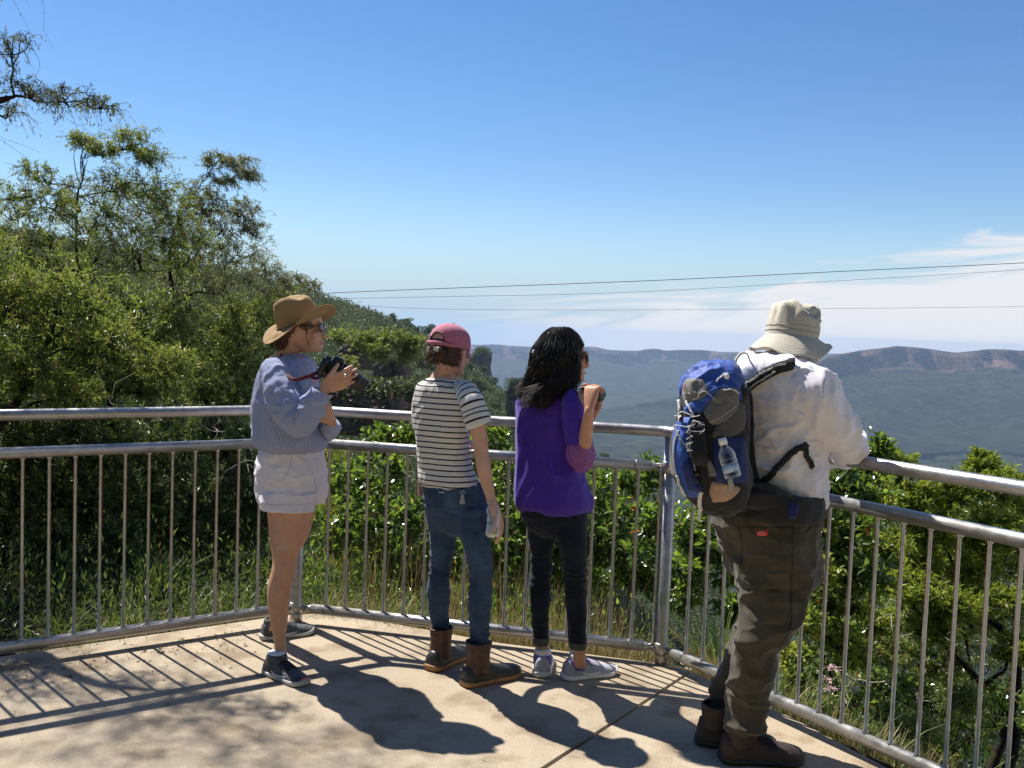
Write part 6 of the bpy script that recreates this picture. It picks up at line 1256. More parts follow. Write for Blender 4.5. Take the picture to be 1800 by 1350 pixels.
# ---------------------------------------------------------------- big left trees and scrub
tw_ = 1.0
plant('overhanging_tree', 'open twiggy tree whose fine branches reach in at the top left corner', 'tree', gp(-2.85, 5.05),
      [(60, 150, 5.3, 62, .5, .6), (120, 165, 5.2, 45, .55, .6), (178, 178, 5.1, 34, .6, .5), (20, 75, 5.4, 46, .9, .5), (10, 190, 5.4, 40, .6, .4), (-80, 60, 5.5, 90, .6, .5), (-160, 180, 5.6, 110, .6, .6), (-60, -120, 5.6, 100, .6, 1.1), (60, -330, 5.6, 120, .6, 1.0), (-100, -330, 5.8, 140, .6, 1.3), (-260, -200, 6.2, 150, .6, 1.8), (-60, -560, 6, 150, .6, 1.3), (-250, 40, 5.8, 120, .6, 1.6), (-220, -480, 6.2, 160, .6, 1.5), (-330, 330, 5.4, 130, .8, 2.), (-200, 560, 5.2, 90, .8, 1.2), (-95, 480, 4.95, 50, .9, .9), (-110, 300, 5.05, 55, .9, .9), (-80, 640, 4.85, 36, .9, .8), (-130, 760, 4.8, 50, .9, .8), (-300, 700, 5., 90, .8, 1.2), (-40, -820, 6, 150, .6, 1.2)],
      'grey', L_=.026, wr=.22, tw=90, nl=9, r0=.095, bark=M_BARKD, forks=[(-85, 900, 5.0), (-62, 600, 5.0), (-85, 380, 5.2), (-60, 200, 5.3), (10, 172, 5.3)], sag=-.55, up=.0, twr=.0016, dens=1.5, fea=1.4)
plant('tea_tree', 'tall tea tree with feathery tips against the sky above the left rail', 'tree', gp(-3.1, 8.3),
      [(145, 245, 8.2, 26, .6, .6), (185, 262, 8.2, 26, .6, .6), (235, 245, 8.2, 32, .8, .8), (262, 275, 8.2, 30, .7, .7), (205, 320, 8.2, 46, .8, .9), (270, 330, 8.3, 46, .7, .9), (310, 370, 8.3, 56, .7, 1.), (160, 380, 8.1, 70, .7, 1.1), (60, 300, 7.9, 30, .6, .4), (85, 350, 7.9, 50, .7, .8), (20, 360, 7.9, 60, .7, .9), (30, 430, 7.7, 90, .8, 1.3), (140, 460, 7.9, 95, .8, 1.5), (250, 440, 8.1, 80, .8, 1.3), (-80, 380, 7.8, 100, .8, 1.1), (330, 440, 8.4, 56, .8, 1)],
      'tea', L_=.036, wr=.2, tw=66, nl=24, r0=.042, bark=M_BARKD, forks=[(180, 640, 8.2), (150, 480, 8.1)], sag=-.2, dead=3, vs=(.25, 1), fea=1.3)
plant('wattle_tree', 'arching tree with a curved wispy limb hanging over the ridge on the left', 'tree', gp(-2.4, 9.6),
      [(380, 278, 9, 24, .6, .5), (415, 282, 9, 30, .5, .7), (440, 305, 9, 24, .5, .6), (395, 315, 9, 24, .5, .5), (345, 335, 9, 34, .7, .6), (430, 365, 9.2, 34, .7, .7), (445, 400, 9.2, 26, .7, .6), (385, 390, 9.2, 50, .8, .9), (350, 430, 9.2, 60, .8, 1.1), (420, 440, 9.4, 50, .7, 1), (400, 485, 9.5, 60, .8, 1.3), (465, 470, 9.8, 34, .7, .8), (510, 490, 10, 30, .6, .7), (330, 510, 9.3, 80, .8, 1.5), (470, 515, 10, 44, .7, 1.), (545, 500, 10.4, 22, .6, .5), (300, 400, 9, 70, .6, 1.3), (250, 350, 9, 60, .6, 1.1), (370, 360, 9, 46, .6, .9), (120, 330, 8.8, 60, .6, .9), (200, 400, 9, 80, .6, 1.2)],
      'grey', L_=.036, wr=.2, tw=64, nl=22, r0=.038, bark=M_BARKD, forks=[(330, 620, 9.4), (300, 470, 9.2), (320, 385, 9.0)], sag=-.3, vs=(.25, 1), fea=1.3)
plant('tea_tree', 'bushy olive green tree filling the middle of the left side below the feathery tips', 'tree', gp(-2.9, 7.2),
      [(60, 540, 7.2, 95, .8, 1.3), (180, 560, 7.3, 95, .8, 1.3), (290, 580, 7.5, 85, .8, 1.2), (-60, 520, 7.2, 100, .8, 1.5), (120, 640, 7.0, 85, .8, 1.6), (10, 640, 6.8, 80, .8, 1.4), (250, 660, 7.2, 70, .8, 1.3)],
      'tea', L_=.046, wr=.28, tw=66, nl=34, r0=.045, bark=M_BARKD, forks=[(110, 760, 7.1), (130, 640, 7.1)], dead=8, vs=(0, .85))
plant('wattle_tree', 'rounded yellow green tree just left of the hatted woman', 'tree', gp(-2.0, 9.4),
      [(430, 560, 9.6, 62, .8, 1.4), (370, 600, 9.4, 70, .8, 1.5), (440, 640, 9.3, 62, .8, 1.4), (350, 670, 9, 66, .8, 1.4), (500, 600, 9.8, 40, .8, 1), (420, 705, 9, 50, .8, 1.2), (530, 655, 10, 30, .7, .7), (495, 540, 10.2, 44, .8, 1.1)],
      'tea', L_=.045, wr=.28, tw=60, nl=30, r0=.04, bark=M_BARKD, forks=[(410, 740, 9.3)], dead=2, vs=(.15, 1))
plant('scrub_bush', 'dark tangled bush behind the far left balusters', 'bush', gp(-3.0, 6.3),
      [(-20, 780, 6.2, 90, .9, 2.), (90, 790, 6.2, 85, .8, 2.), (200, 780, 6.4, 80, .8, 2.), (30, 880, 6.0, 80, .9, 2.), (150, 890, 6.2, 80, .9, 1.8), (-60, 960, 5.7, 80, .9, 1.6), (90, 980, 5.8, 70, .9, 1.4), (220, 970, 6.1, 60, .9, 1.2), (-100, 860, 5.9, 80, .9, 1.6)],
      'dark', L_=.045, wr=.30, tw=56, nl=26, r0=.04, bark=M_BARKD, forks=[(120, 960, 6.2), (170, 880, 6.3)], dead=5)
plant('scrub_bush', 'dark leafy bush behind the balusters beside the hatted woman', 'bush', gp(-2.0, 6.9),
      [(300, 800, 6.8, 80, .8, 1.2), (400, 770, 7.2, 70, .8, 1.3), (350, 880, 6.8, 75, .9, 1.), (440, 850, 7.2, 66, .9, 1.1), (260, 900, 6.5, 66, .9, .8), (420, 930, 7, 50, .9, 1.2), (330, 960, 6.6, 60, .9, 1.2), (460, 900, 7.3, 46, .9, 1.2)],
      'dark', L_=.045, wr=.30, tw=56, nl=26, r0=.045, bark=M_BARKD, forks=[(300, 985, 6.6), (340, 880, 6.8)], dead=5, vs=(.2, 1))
plant('scrub_bush', 'shaded background bush far out to the left', 'bush', gp(-6.2, 8.4), [(-420, 560, 8, 160, .9, 2.4), (-220, 620, 7.8, 170, .9, 2.6), (-330, 820, 7, 150, .9, 2), (-150, 880, 6.8, 120, .9, 1.4), (-420, 400, 8.4, 140, .9, 2)], 'dark', L_=.04, wr=.3, tw=56, nl=26, r0=.06, bark=M_BARKD)
plant('tea_tree', 'nearest low spreading tea tree over the left top rail', 'tree', gp(-2.9, 6.0), [(100, 520, 6.4, 66, .8, 1.3), (200, 600, 6.4, 66, .8, 1.3), (300, 655, 6.6, 60, .8, 1.2), (10, 520, 6.2, 80, .8, 1.5), (-80, 440, 6.0, 100, .8, 1.8), (-110, 620, 5.7, 90, .8, 1.8), (40, 660, 6.1, 66, .8, 1.4), (130, 690, 6.3, 56, .8, 1.1)], 'tea', L_=.038, wr=.24, tw=60, nl=28, r0=.05, bark=M_BARKD, forks=[(-40, 860, 5.9), (30, 700, 6.1)], dead=5, vs=(.1, 1))
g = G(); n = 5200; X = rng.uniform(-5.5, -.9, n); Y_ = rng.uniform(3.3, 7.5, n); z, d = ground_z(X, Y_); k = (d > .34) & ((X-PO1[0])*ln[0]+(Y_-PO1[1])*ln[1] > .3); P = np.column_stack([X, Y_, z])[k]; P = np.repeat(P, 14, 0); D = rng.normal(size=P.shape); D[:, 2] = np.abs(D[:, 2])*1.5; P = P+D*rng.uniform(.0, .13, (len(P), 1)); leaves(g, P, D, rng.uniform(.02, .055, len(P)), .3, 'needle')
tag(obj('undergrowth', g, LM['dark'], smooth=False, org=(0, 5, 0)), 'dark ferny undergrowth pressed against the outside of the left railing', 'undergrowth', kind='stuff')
# a second, deeper rank closes the gaps behind
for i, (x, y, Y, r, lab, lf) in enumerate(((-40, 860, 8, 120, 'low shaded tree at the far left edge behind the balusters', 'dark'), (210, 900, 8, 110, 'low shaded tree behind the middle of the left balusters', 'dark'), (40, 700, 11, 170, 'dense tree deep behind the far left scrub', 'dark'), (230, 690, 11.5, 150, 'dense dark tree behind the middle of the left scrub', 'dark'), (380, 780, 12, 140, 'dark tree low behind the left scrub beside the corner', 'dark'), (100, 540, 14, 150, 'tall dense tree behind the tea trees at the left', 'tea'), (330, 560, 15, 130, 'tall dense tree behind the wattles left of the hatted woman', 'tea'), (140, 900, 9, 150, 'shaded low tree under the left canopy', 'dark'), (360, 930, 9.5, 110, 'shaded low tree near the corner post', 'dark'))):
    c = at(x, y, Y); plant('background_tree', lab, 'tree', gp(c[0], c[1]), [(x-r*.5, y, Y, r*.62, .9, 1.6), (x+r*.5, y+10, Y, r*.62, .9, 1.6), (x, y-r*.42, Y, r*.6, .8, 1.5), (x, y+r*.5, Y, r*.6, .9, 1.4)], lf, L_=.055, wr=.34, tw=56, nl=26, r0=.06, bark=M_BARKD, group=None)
# ---------------------------------------------------------------- shrubs below the middle panel
plant('yellow_bush', 'bright yellow green shrub to the right of the camera held by the hatted woman', 'bush', at(690, 660, 60)-np.array([0, 0, 2.]), [(640, 600, 60, 30, .7, 1.6), (690, 597, 60, 32, .7, 1.6), (725, 605, 60, 22, .7, 1.2), (600, 590, 62, 24, .7, 1.2), (610, 640, 58, 22, .7, 1), (665, 618, 59, 24, .7, 1.2), (715, 625, 60, 20, .7, 1)], 'tea', L_=.15, wr=.4, tw=80, nl=26, r0=.08, twr=.012)
for i, (x0, lab) in enumerate(((640, 'glossy broad leaved shrub between the hatted woman and the striped tee'), (880, 'glossy broad leaved shrub seen between the striped tee and the purple blouse'), (1100, 'glossy broad leaved shrub left of the thick corner post'))):
    c = at(x0+10, 1010, 6.2); bl_ = {0: [(620, 850, 6.2, 50), (680, 830, 6.3, 55), (670, 775, 6.6, 30, .9, .7), (715, 770, 6.6, 26, .9, .7), (650, 910, 5.9, 60), (720, 900, 6.0, 52), (600, 930, 6, 46), (690, 975, 5.8, 48)],
        1: [(870, 775, 6.6, 36, .9, 1), (820, 800, 6.5, 44), (900, 830, 6.3, 55), (850, 880, 6.1, 56), (920, 900, 6, 50), (840, 950, 5.9, 50), (900, 970, 5.8, 46)],
        2: [(1060, 860, 6.3, 44), (1110, 850, 6.4, 46, .9, .8), (1150, 835, 6.5, 30, .9, .6), (1090, 910, 6.1, 60), (1150, 920, 6.0, 50), (1050, 950, 5.9, 50), (1120, 980, 5.8, 50), (1000, 900, 6, 44), (975, 960, 5.9, 40)]}[i]
    plant('broadleaf_shrub', lab, 'bush', gp(c[0], c[1]), bl_, 'broad', 'broad', L_=.062, wr=.42, tw=26, nl=13, r0=.022, dead=4, twr=.003)
plant('feathery_shrub', 'fine leaved light green shrub behind the balusters right of the hatted woman', 'bush', gp(-1.0, 6.3), [(600, 830, 7, 50, .8, 1.4), (640, 890, 6.8, 60, .8, 1.5), (580, 900, 6.6, 50, .8, 1.2), (610, 960, 6.4, 44, .8, 1), (580, 800, 7.2, 36, .8, 1)], 'bright', L_=.026, wr=.2, tw=60, nl=26, r0=.02, vs=(0, .8))
plant('feathery_shrub', 'fine leaved green shrub low behind the purple blouse and its railing', 'bush', gp(.5, 7), [(950, 850, 7, 60, .8, 1.3), (1010, 860, 7.2, 50, .8, 1.1), (900, 930, 6.8, 50, .8, 1), (1060, 900, 7, 44, .8, .8)], 'tea', L_=.028, wr=.22, tw=56, nl=26, r0=.02)
plant('broadleaf_shrub', 'glossy broad leaved shrub behind the backpack and the thick corner post', 'bush', gp(1.3, 5.6), [(1210, 930, 5.7, 44), (1250, 960, 5.6, 46), (1210, 1000, 5.5, 40), (1290, 1000, 5.5, 40), (1250, 890, 5.9, 40), (1300, 930, 5.7, 40)], 'broad', 'broad', L_=.062, wr=.42, tw=24, nl=13, r0=.022, dead=2, twr=.003)
# ---------------------------------------------------------------- right side, hanging over the drop
plant('broadleaf_shrub', 'leafy shrub right behind the elbow of the man on the rail', 'bush', gp(1.75, 4.9), [(1470, 850, 5.2, 40), (1520, 870, 5.2, 46), (1440, 900, 5, 46), (1500, 930, 5, 52), (1548, 792, 5.3, 17, 1.2, .5), (1530, 820, 5.3, 24, 1, .7), (1450, 980, 4.9, 50), (1520, 1010, 4.9, 44), (1440, 1060, 4.8, 40, .8, .7)], 'broad', 'broad', L_=.058, wr=.42, tw=26, nl=13, r0=.024, bark=M_BARKD, dead=4, twr=.003)
plant('wattle_bush', 'bright feathery wattle bush behind the right handrail', 'bush', gp(2.4, 5.2), [(1580, 820, 6, 30, .8, .7), (1700, 1000, 5.9, 60, .6, 1.2), (1600, 990, 5.8, 56, .6, 1.2), (1600, 870, 5.9, 52, .6, 1.3), (1680, 860, 6, 55, .6, 1.4), (1725, 815, 6.1, 26, .9, .8), (1760, 850, 6, 50, .6, 1.3), (1830, 880, 6, 60, .6, 1.2), (1640, 930, 5.8, 60, .6, 1.4), (1740, 940, 5.9, 60, .6, 1.4), (1560, 960, 5.7, 52, .6, 1.2)], 'bright', L_=.040, wr=.26, tw=70, nl=30, r0=.035, bark=M_BARKD, forks=[(1790, 1200, 5.6), (1700, 1040, 5.8)], vs=(0, .95))
plant('wattle_bush', 'yellow green wattle bush lower down between the right balusters', 'bush', gp(2.2, 4.9), [(1600, 1030, 5.4, 60, .5, 1.3), (1680, 1060, 5.4, 56, .5, 1.2), (1540, 1090, 5.2, 44, .5, 1), (1640, 1110, 5.3, 46, .5, 1), (1760, 1050, 5.5, 50, .5, 1), (1790, 1140, 5.3, 44, .5, .8), (1500, 1150, 5, 36, .6, .7)], 'bright', L_=.040, wr=.26, tw=70, nl=28, r0=.04, bark=M_BARKD, forks=[(1800, 1310, 5.2), (1720, 1190, 5.3), (1640, 1120, 5.3)], dead=7, vs=(0, .85))
plant('scrub_bush', 'dark twiggy bush at the lower right beyond the bottom rail', 'bush', gp(1.95, 4.2), [(1500, 1230, 4.8, 46, .8, .8), (1570, 1270, 4.8, 50, .8, .7), (1690, 1290, 4.9, 56, .8, .7), (1620, 1220, 5, 50, .8, .7), (1770, 1240, 5, 50, .8, .7), (1440, 1180, 4.8, 30, .8, .7), (1540, 1200, 5.2, 46, .8, 1), (1480, 1110, 5, 40, .8, 1), (1660, 1330, 4.8, 40, .8, 1)], 'broad', 'broad', L_=.045, wr=.4, tw=24, nl=11, r0=.03, bark=M_BARKD, dead=8, twr=.003)
plant('broadleaf_shrub', 'leafy shrub packed against the right balusters below the white sleeve', 'bush', gp(1.7, 4.5), [(1450, 930, 4.9, 44), (1440, 1010, 4.7, 46), (1500, 1060, 4.8, 46), (1420, 1090, 4.6, 40), (1480, 1130, 4.7, 40), (1400, 1150, 4.5, 34), (1540, 900, 5.1, 50)], 'bright', 'broad', L_=.038, wr=.4, tw=28, nl=13, r0=.02, bark=M_BARKD, dead=4, twr=.0026)
plant('wattle_bush', 'feathery green bush spreading under the far right handrail', 'bush', gp(2.9, 5.6), [(1640, 900, 6.4, 60, .7, 1.2), (1700, 910, 6.5, 60, .7, 1.2), (1780, 900, 6.5, 60, .7, 1.2), (1600, 960, 6.3, 60, .7, 1.2), (1690, 970, 6.4, 66, .7, 1.2), (1780, 980, 6.4, 66, .7, 1.2), (1620, 1060, 6.2, 66, .7, 1.1), (1720, 1080, 6.2, 66, .7, 1.1), (1800, 1060, 6.2, 60, .7, 1), (1560, 1140, 6, 54, .7, .9), (1660, 1170, 6, 54, .7, .8)], 'tea', L_=.042, wr=.26, tw=66, nl=26, r0=.035, bark=M_BARKD, vs=(.1, 1))
plant('feathery_shrub', 'thin leaved shrub low outside the slab edge behind the boots of the man', 'bush', gp(1.5, 4.1), [(1400, 1200, 4.4, 30, .8, .8), (1440, 1240, 4.3, 30, .8, .8), (1500, 1290, 4.3, 34, .8, .8), (1560, 1330, 4.3, 34, .8, .8), (1620, 1290, 4.5, 44, .8, .8), (1700, 1230, 4.8, 46, .8, .8)], 'tea', L_=.036, wr=.28, tw=50, nl=22, r0=.015, dead=4, vs=(.1, 1))
plant('scrub_bush', 'deeper green scrub seen through the right balusters down the drop', 'bush', gp(3.6, 8.0), [(1560, 1180, 8, 100, .9, 1.6), (1700, 1200, 8.4, 110, .9, 1.6), (1800, 1100, 8.5, 110, .9, 1.6), (1600, 1300, 8, 90, .9, 1.4), (1450, 1250, 7.5, 80, .9, 1.4), (1780, 1320, 8, 100, .9, 1.4), (1640, 1080, 8.6, 90, .9, 1.4), (1500, 1080, 8.2, 80, .9, 1.4), (1330, 1150, 7.4, 70, .9, 1.2)], 'tea', L_=.05, wr=.28, tw=60, nl=26, r0=.05, bark=M_BARKD, dead=5)
plant('broadleaf_shrub', 'glossy shrub filling the gap behind the legs of the woman in purple', 'bush', gp(.3, 6.2), [(930, 1000, 6.2, 46), (990, 1010, 6.2, 46), (1060, 1010, 6.1, 46), (860, 1010, 6.2, 44), (1000, 940, 6.4, 50), (1130, 1020, 6, 40), (780, 990, 6.2, 46), (740, 960, 6.4, 50), (720, 1010, 6.1, 40), (1200, 1050, 5.6, 36), (1290, 1070, 5.3, 36)], 'broad', 'broad', L_=.056, wr=.42, tw=26, nl=13, r0=.02, dead=5, twr=.0028)
# ---------------------------------------------------------------- grasses
def tufts(pts, n, h, w, mat_, name, lab=None, bend=.6, lean=(0, 0)):
    g = G(); out = []
    for x, y in pts:
        m = int(n*rng.uniform(.6, 1.3)); z0 = gp(x, y)[2]
        a = rng.uniform(0, 2*pi, m); H_ = h*rng.uniform(.45, 1.15, m); r = rng.uniform(0, .05, m); b = bend*rng.uniform(.2, 1.1, m)
        base = np.column_stack([x+r*np.cos(a), y+r*np.sin(a), np.full(m, z0-.02)]); D = np.column_stack([np.cos(a)+lean[0], np.sin(a)+lean[1], 0*a]); S = np.column_stack([-np.sin(a), np.cos(a), 0*a])
        R = []
        for t, ww in ((0, 1), (.35, .9), (.7, .6), (1, .08)):
            c = base+D*(H_*b*t*t)[:, None]+np.array([0, 0, 1.])*(H_*(t-.35*b*t*t))[:, None]; R.append((c-S*w*ww/2, c+S*w*ww/2))
        V = np.stack([q for p in R for q in p], 1); bb = np.arange(m)[:, None]*8; F = np.concatenate([bb+np.array([[2*i, 2*i+1, 2*i+3, 2*i+2]]) for i in range(3)]); g.add(V.reshape(-1, 3), F, np.repeat(rng.uniform(0, 1, m), 8))
    return g
M_DRY = leafmat('dry_golden_grass', [(0, (.13, .095, .04)), (.4, (.24, .18, .085)), (.75, (.34, .28, .15)), (.9, (.10, .14, .035)), (1, (.12, .17, .04))], .6, .3, .2)
M_GRN = leafmat('green_grass', [(0, (.04, .08, .015)), (.6, (.10, .16, .03)), (1, (.30, .26, .10))], .45, .35)
pts = []
for _ in range(330):
    t = rng.uniform(-.05, 1.0); d = .16+abs(rng.normal())*.42; p = PO1+(PO2-PO1)*t+np.array([-mu[1], mu[0]])*d; pts.append(p)
for _ in range(90): p = PO2+rd*rng.uniform(0, 1.3)-np.array([-rd[1], rd[0]])*-(.18+abs(rng.normal())*.22); pts.append(p)
tag(obj('grass', tufts(pts, 24, .17, .0030, None, 'grass'), M_DRY, smooth=False, org=(0, 5, 0)), 'dry golden grass growing along the edge of the slab', 'grass', kind='stuff')
pts = [PO1+(PO2-PO1)*rng.uniform(-.02, 1)+np.array([-mu[1], mu[0]])*(.45+abs(rng.normal())*.4) for _ in range(110)]
tag(obj('grass', tufts(pts, 9, .55, .0028, None, 'grass', bend=.35), M_DRY, smooth=False, org=(0, 5, 0)), 'tall straw coloured stalks behind the middle railing', 'grass', kind='stuff')
pts = [PO1+lv*rng.uniform(0, 1.2)+ln*(.2+abs(rng.normal())*.25) for _ in range(20)]+[PO1+(PO2-PO1)*rng.uniform(0, .35)+np.array([-mu[1], mu[0]])*(.2+abs(rng.normal())*.3) for _ in range(40)]+[PO2+rd*rng.uniform(.3, 2.8)+np.array([-rd[1], rd[0]])*(.2+abs(rng.normal())*.25) for _ in range(80)]
tag(obj('grass', tufts(pts, 16, .26, .005, None, 'grass', bend=.8), M_GRN, smooth=False, org=(0, 5, 0)), 'green grass tufts along the outside of the railing', 'grass', kind='stuff')
for px_, py_, h, n, lab in ((1225, 1150, .62, 95, 'strappy green grass clump just right of the thick corner post'), (1262, 1165, .50, 70, 'strappy grass clump behind the knees of the man'), (300, 1075, .34, 55, 'green grass tuft behind the left balusters')):
    c = gz(px_, py_, -.1); c = c[:2]+(np.array([-rd[1], rd[0]])*.22 if px_ > 1000 else ln*.25)
    t_ = obj('grass_clump', tufts([c, c+.04, c-.05], n, h, .0085, None, 'x', bend=.75), M_GRN, smooth=False); tag(t_, lab, 'grass clump')
# low pale flowers among the grass on the right
M_PNK = mat('pale_pink_petals', (.62, .45, .45), .7, noise=.2, nscale=60)
fl = [(1463, 1175, 4.35), (1462, 1212, 4.3), (1500, 1212, 4.5), (1452, 1196, 4.4)]
for i, (x, y, Y) in enumerate(fl):
    c = at(x, y, Y); b_ = gp(c[0], c[1]); T_ = thing('wildflower', b_, 'pale pink wildflower head on a thin stem outside the right railing', 'flower', 'pale flowers outside the right railing')
    obj('stem', tube(np.column_stack([wig(b_, c, 8, .06), np.full(8, .0018)]), 0, 5), M_GRN, T_); g = G(); n = 60; u = rng.normal(size=(n, 3))*np.array([1, 1, .35]); leaves(g, np.repeat(c[None], n, 0)+u*.012, u+[0, 0, .4], np.full(n, .014), .5, 'needle'); obj('petals', g, M_PNK, T_, smooth=False)
# litter and fallen twigs on the shaded ground and the slab corner
g = G(); n = 5200; X = rng.uniform(-6, 1.2, n); Y_ = rng.uniform(4.2, 11, n); z, d = ground_z(X, Y_); k = (d > .9) & (X > -5) & (vn(np.column_stack([X*1.1, Y_*1.1, 0*X]), 9) > -.25); P = np.column_stack([X, Y_, z])[k]; P = np.repeat(P, 9, 0); D = rng.normal(size=P.shape); D[:, 2] = np.abs(D[:, 2])*1.1; P = P+D*rng.uniform(.0, .10, (len(P), 1)); leaves(g, P, D, rng.uniform(.018, .05, len(P)), .28, 'needle')
tag(obj('undergrowth', g, LM['dark'], smooth=False, org=(0, 5, 0)), 'low leafy undergrowth on the shaded soil behind the left and middle railings', 'undergrowth', kind='stuff')
g = G(); n = 4600; X = rng.uniform(-1.4, 3.2, n); Y_ = rng.uniform(4.9, 13, n); z, d = ground_z(X, Y_); k = d > .7; P = np.column_stack([X, Y_, z])[k]; P = np.repeat(P, 22, 0); D = rng.normal(size=P.shape); D[:, 2] = np.abs(D[:, 2])*1.4; P = P+D*rng.uniform(.0, .26, (len(P), 1)); leaves(g, P, D, rng.uniform(.022, .055, len(P)), .34, 'needle')
tag(obj('undergrowth', g, LM['broad'], smooth=False, org=(0, 6, 0)), 'knee high leafy undergrowth on the slope behind the middle railing', 'undergrowth', kind='stuff')
g = G(); n = 5200; X = rng.uniform(-6, 1.4, n); Y_ = rng.uniform(3.2, 9, n); z, d = ground_z(X, Y_); k = d > .2; P = np.column_stack([X, Y_, z+.012])[k]; D = rng.normal(size=P.shape)*[1, 1, .25]; leaves(g, P, D, rng.uniform(.03, .09, len(P)), .22, 'needle')
M_LIT = leafmat('fallen_leaves', [(0, (.06, .04, .025)), (.6, (.20, .14, .08)), (1, (.38, .33, .25))], .7, .1, .2)
tag(obj('leaf_litter', g, M_LIT, smooth=False, org=(0, 5, 0)), 'dead leaves and twigs on the shaded soil outside the left railing', 'litter', kind='stuff')
g = G(); 
for _ in range(34):
    c = PO1+lv*rng.uniform(.1, 2.8)-ln*abs(rng.normal())*.16; a = rng.uniform(0, 6.3); L2 = rng.uniform(.03, .11); e = c+np.array([math.cos(a), math.sin(a)])*L2; tube(np.column_stack([wig([*c, .004], [*e, .004+rng.uniform(0, .02)], 6, .25), np.full(6, .0008)]), 0, 3, g=g)
n = 520; c = PO1+lv*rng.uniform(.1, 3, n)[:, None]-ln*(np.abs(rng.normal(size=n))*.25)[:, None]; leaves(g, np.column_stack([c, np.full(n, .005)]), rng.normal(size=(n, 3))*[1, 1, .08], rng.uniform(.010, .028, n), .3, 'needle')
tag(obj('leaf_litter', g, M_LIT, smooth=False, org=(0, 5, 0)), 'small twigs and dry leaves scattered on the concrete beside the left rail', 'litter', kind='stuff')
# ================================================================ wooded hillside across the gully
rng = np.random.default_rng(8)
ridge = [(-700, 330, 240), (-300, 360, 260), (60, 410, 300), (330, 462, 330), (470, 492, 350), (560, 520, 370), (640, 548, 390), (700, 570, 410), (760, 598, 430), (800, 628, 450), (850, 668, 480), (900, 715, 510), (960, 765, 540), (1040, 812, 580), (1110, 855, 610), (1180, 905, 640), (1260, 980, 660)]
foot = [(-700, 980, 36), (-300, 980, 38), (60, 980, 40), (330, 980, 44), (470, 980, 48), (560, 960, 52), (640, 950, 56), (700, 940, 62), (760, 930, 72), (800, 930, 90), (850, 940, 110), (900, 950, 140), (960, 970, 170), (1040, 1010, 210), (1110, 1060, 250), (1180, 1120, 280), (1260, 1200, 300)]
nH, mH = 70, 300
RT = cr([np.append(at(*r_), 0) for r_ in ridge], mH)[:, :3]; FT = cr([np.append(at(*r_), 0) for r_ in foot], mH)[:, :3]
def hillpt(s, t):
    """s along the ridge, t from ridge (0) to foot (1)"""
    i = np.clip((s*(mH-1)).astype(int), 0, mH-2); f = (s*(mH-1)-i)[:, None]; A = RT[i]*(1-f)+RT[i+1]*f; B = FT[i]*(1-f)+FT[i+1]*f
    t = t[:, None]; P = A*(1-t)+B*t; P[:, 2:3] = A[:, 2:3]+(B[:, 2:3]-A[:, 2:3])*t**.9; P[:, 2] += 2.2*fbm(P/38, 4, 3)*np.sin(np.clip(t[:, 0], 0, 1)*pi)**.6; return P
S_, T_ = np.meshgrid(np.linspace(0, 1, mH), np.linspace(0, 1, nH)); P = hillpt(S_.ravel(), T_.ravel()).reshape(nH, mH, 3)
back = [RT+np.array([0, d, -h]) for d, h in ((260, 190), (120, 60), (40, 14), (12, 2.5))]
R = np.array(back+list(P)+[FT+np.array([0, -10, -14]), FT+np.array([20, 30, -140])])
M_HILL = mat('hillside_scrub', (.03, .04, .02), .95, spec=.1, extra=forest((.008, .014, .006), (.045, .060, .024), .22, bumpd=.5))
tag(obj('hill', G().add(R.reshape(-1, 3), grid_faces(len(R), mH, False)), M_HILL, org=(0, 0, 0)), kind='structure')
def hilltree(seed, h, w, lean, gum=True):
    r2 = np.random.default_rng(seed); wd_ = G(); fo = G(); n0 = 8 if gum else 5
    top = np.array([lean*h*.3, r2.normal()*.2, h*.62]); P_ = cr([(0, 0, -.6, .14), (lean*.2, .1, h*.3, .11), (*top, .06)], 8); tube(P_, 0, 5, g=wd_)
    for k in range(n0):
        a = r2.uniform(0, 2*pi); rr = w*r2.uniform(.15, .62); c = np.array([top[0]+rr*math.cos(a), top[1]+rr*math.sin(a), h*r2.uniform(.5, .92)]); br = w*r2.uniform(.26, .42)
        tube(np.column_stack([np.linspace(P_[5, :3], c, 5), np.linspace(.05, .02, 5)]), 0, 4, g=wd_, caps=(False, False))
        m = 300; u = r2.normal(size=(m, 3)); u /= np.linalg.norm(u, axis=1)[:, None]; X = c+u*br*np.array([1, 1, .55])*r2.uniform(.4, 1, (m, 1))**.5
        D = u+r2.normal(size=(m, 3))*.6; D[:, 2] += .2; leaves(fo, X, D, r2.uniform(.18, .40, m)*w/3, .65, 'needle', np.clip(r2.uniform(0, .5, m)+r2.uniform(0, .5), 0, 1))
    return wd_, fo
protos = []
for i, (h, w, ln_, gum) in enumerate(((7, 3.4, .3, True), (8.5, 3.8, -.2, True), (6, 3.2, .1, True), (5, 3.4, 0, False), (6.5, 4.2, .2, False), (4, 3., 0, False))):
    wd_, fo = hilltree(40+i, h, w, ln_, gum); protos.append((wd_.mesh('trunk', M_BARKD), fo.mesh('crown', LM['hill'], False)))
HG = 'trees and scrub covering the hillside across the gully'
cand = []
s = rng.uniform(.40, .98, 12000); t = rng.uniform(0, .97, 12000)**1.25; Pc = hillpt(s, t)
Mi = CM.T @ (Pc-CAMP).T; pxs = 900+FPX*Mi[0]/-Mi[2]; pys = 675-FPX*Mi[1]/-Mi[2]
vis = (pxs > 440) & (pxs < 1230) & (pys < 900); idx = np.where(vis)[0]; chosen = []
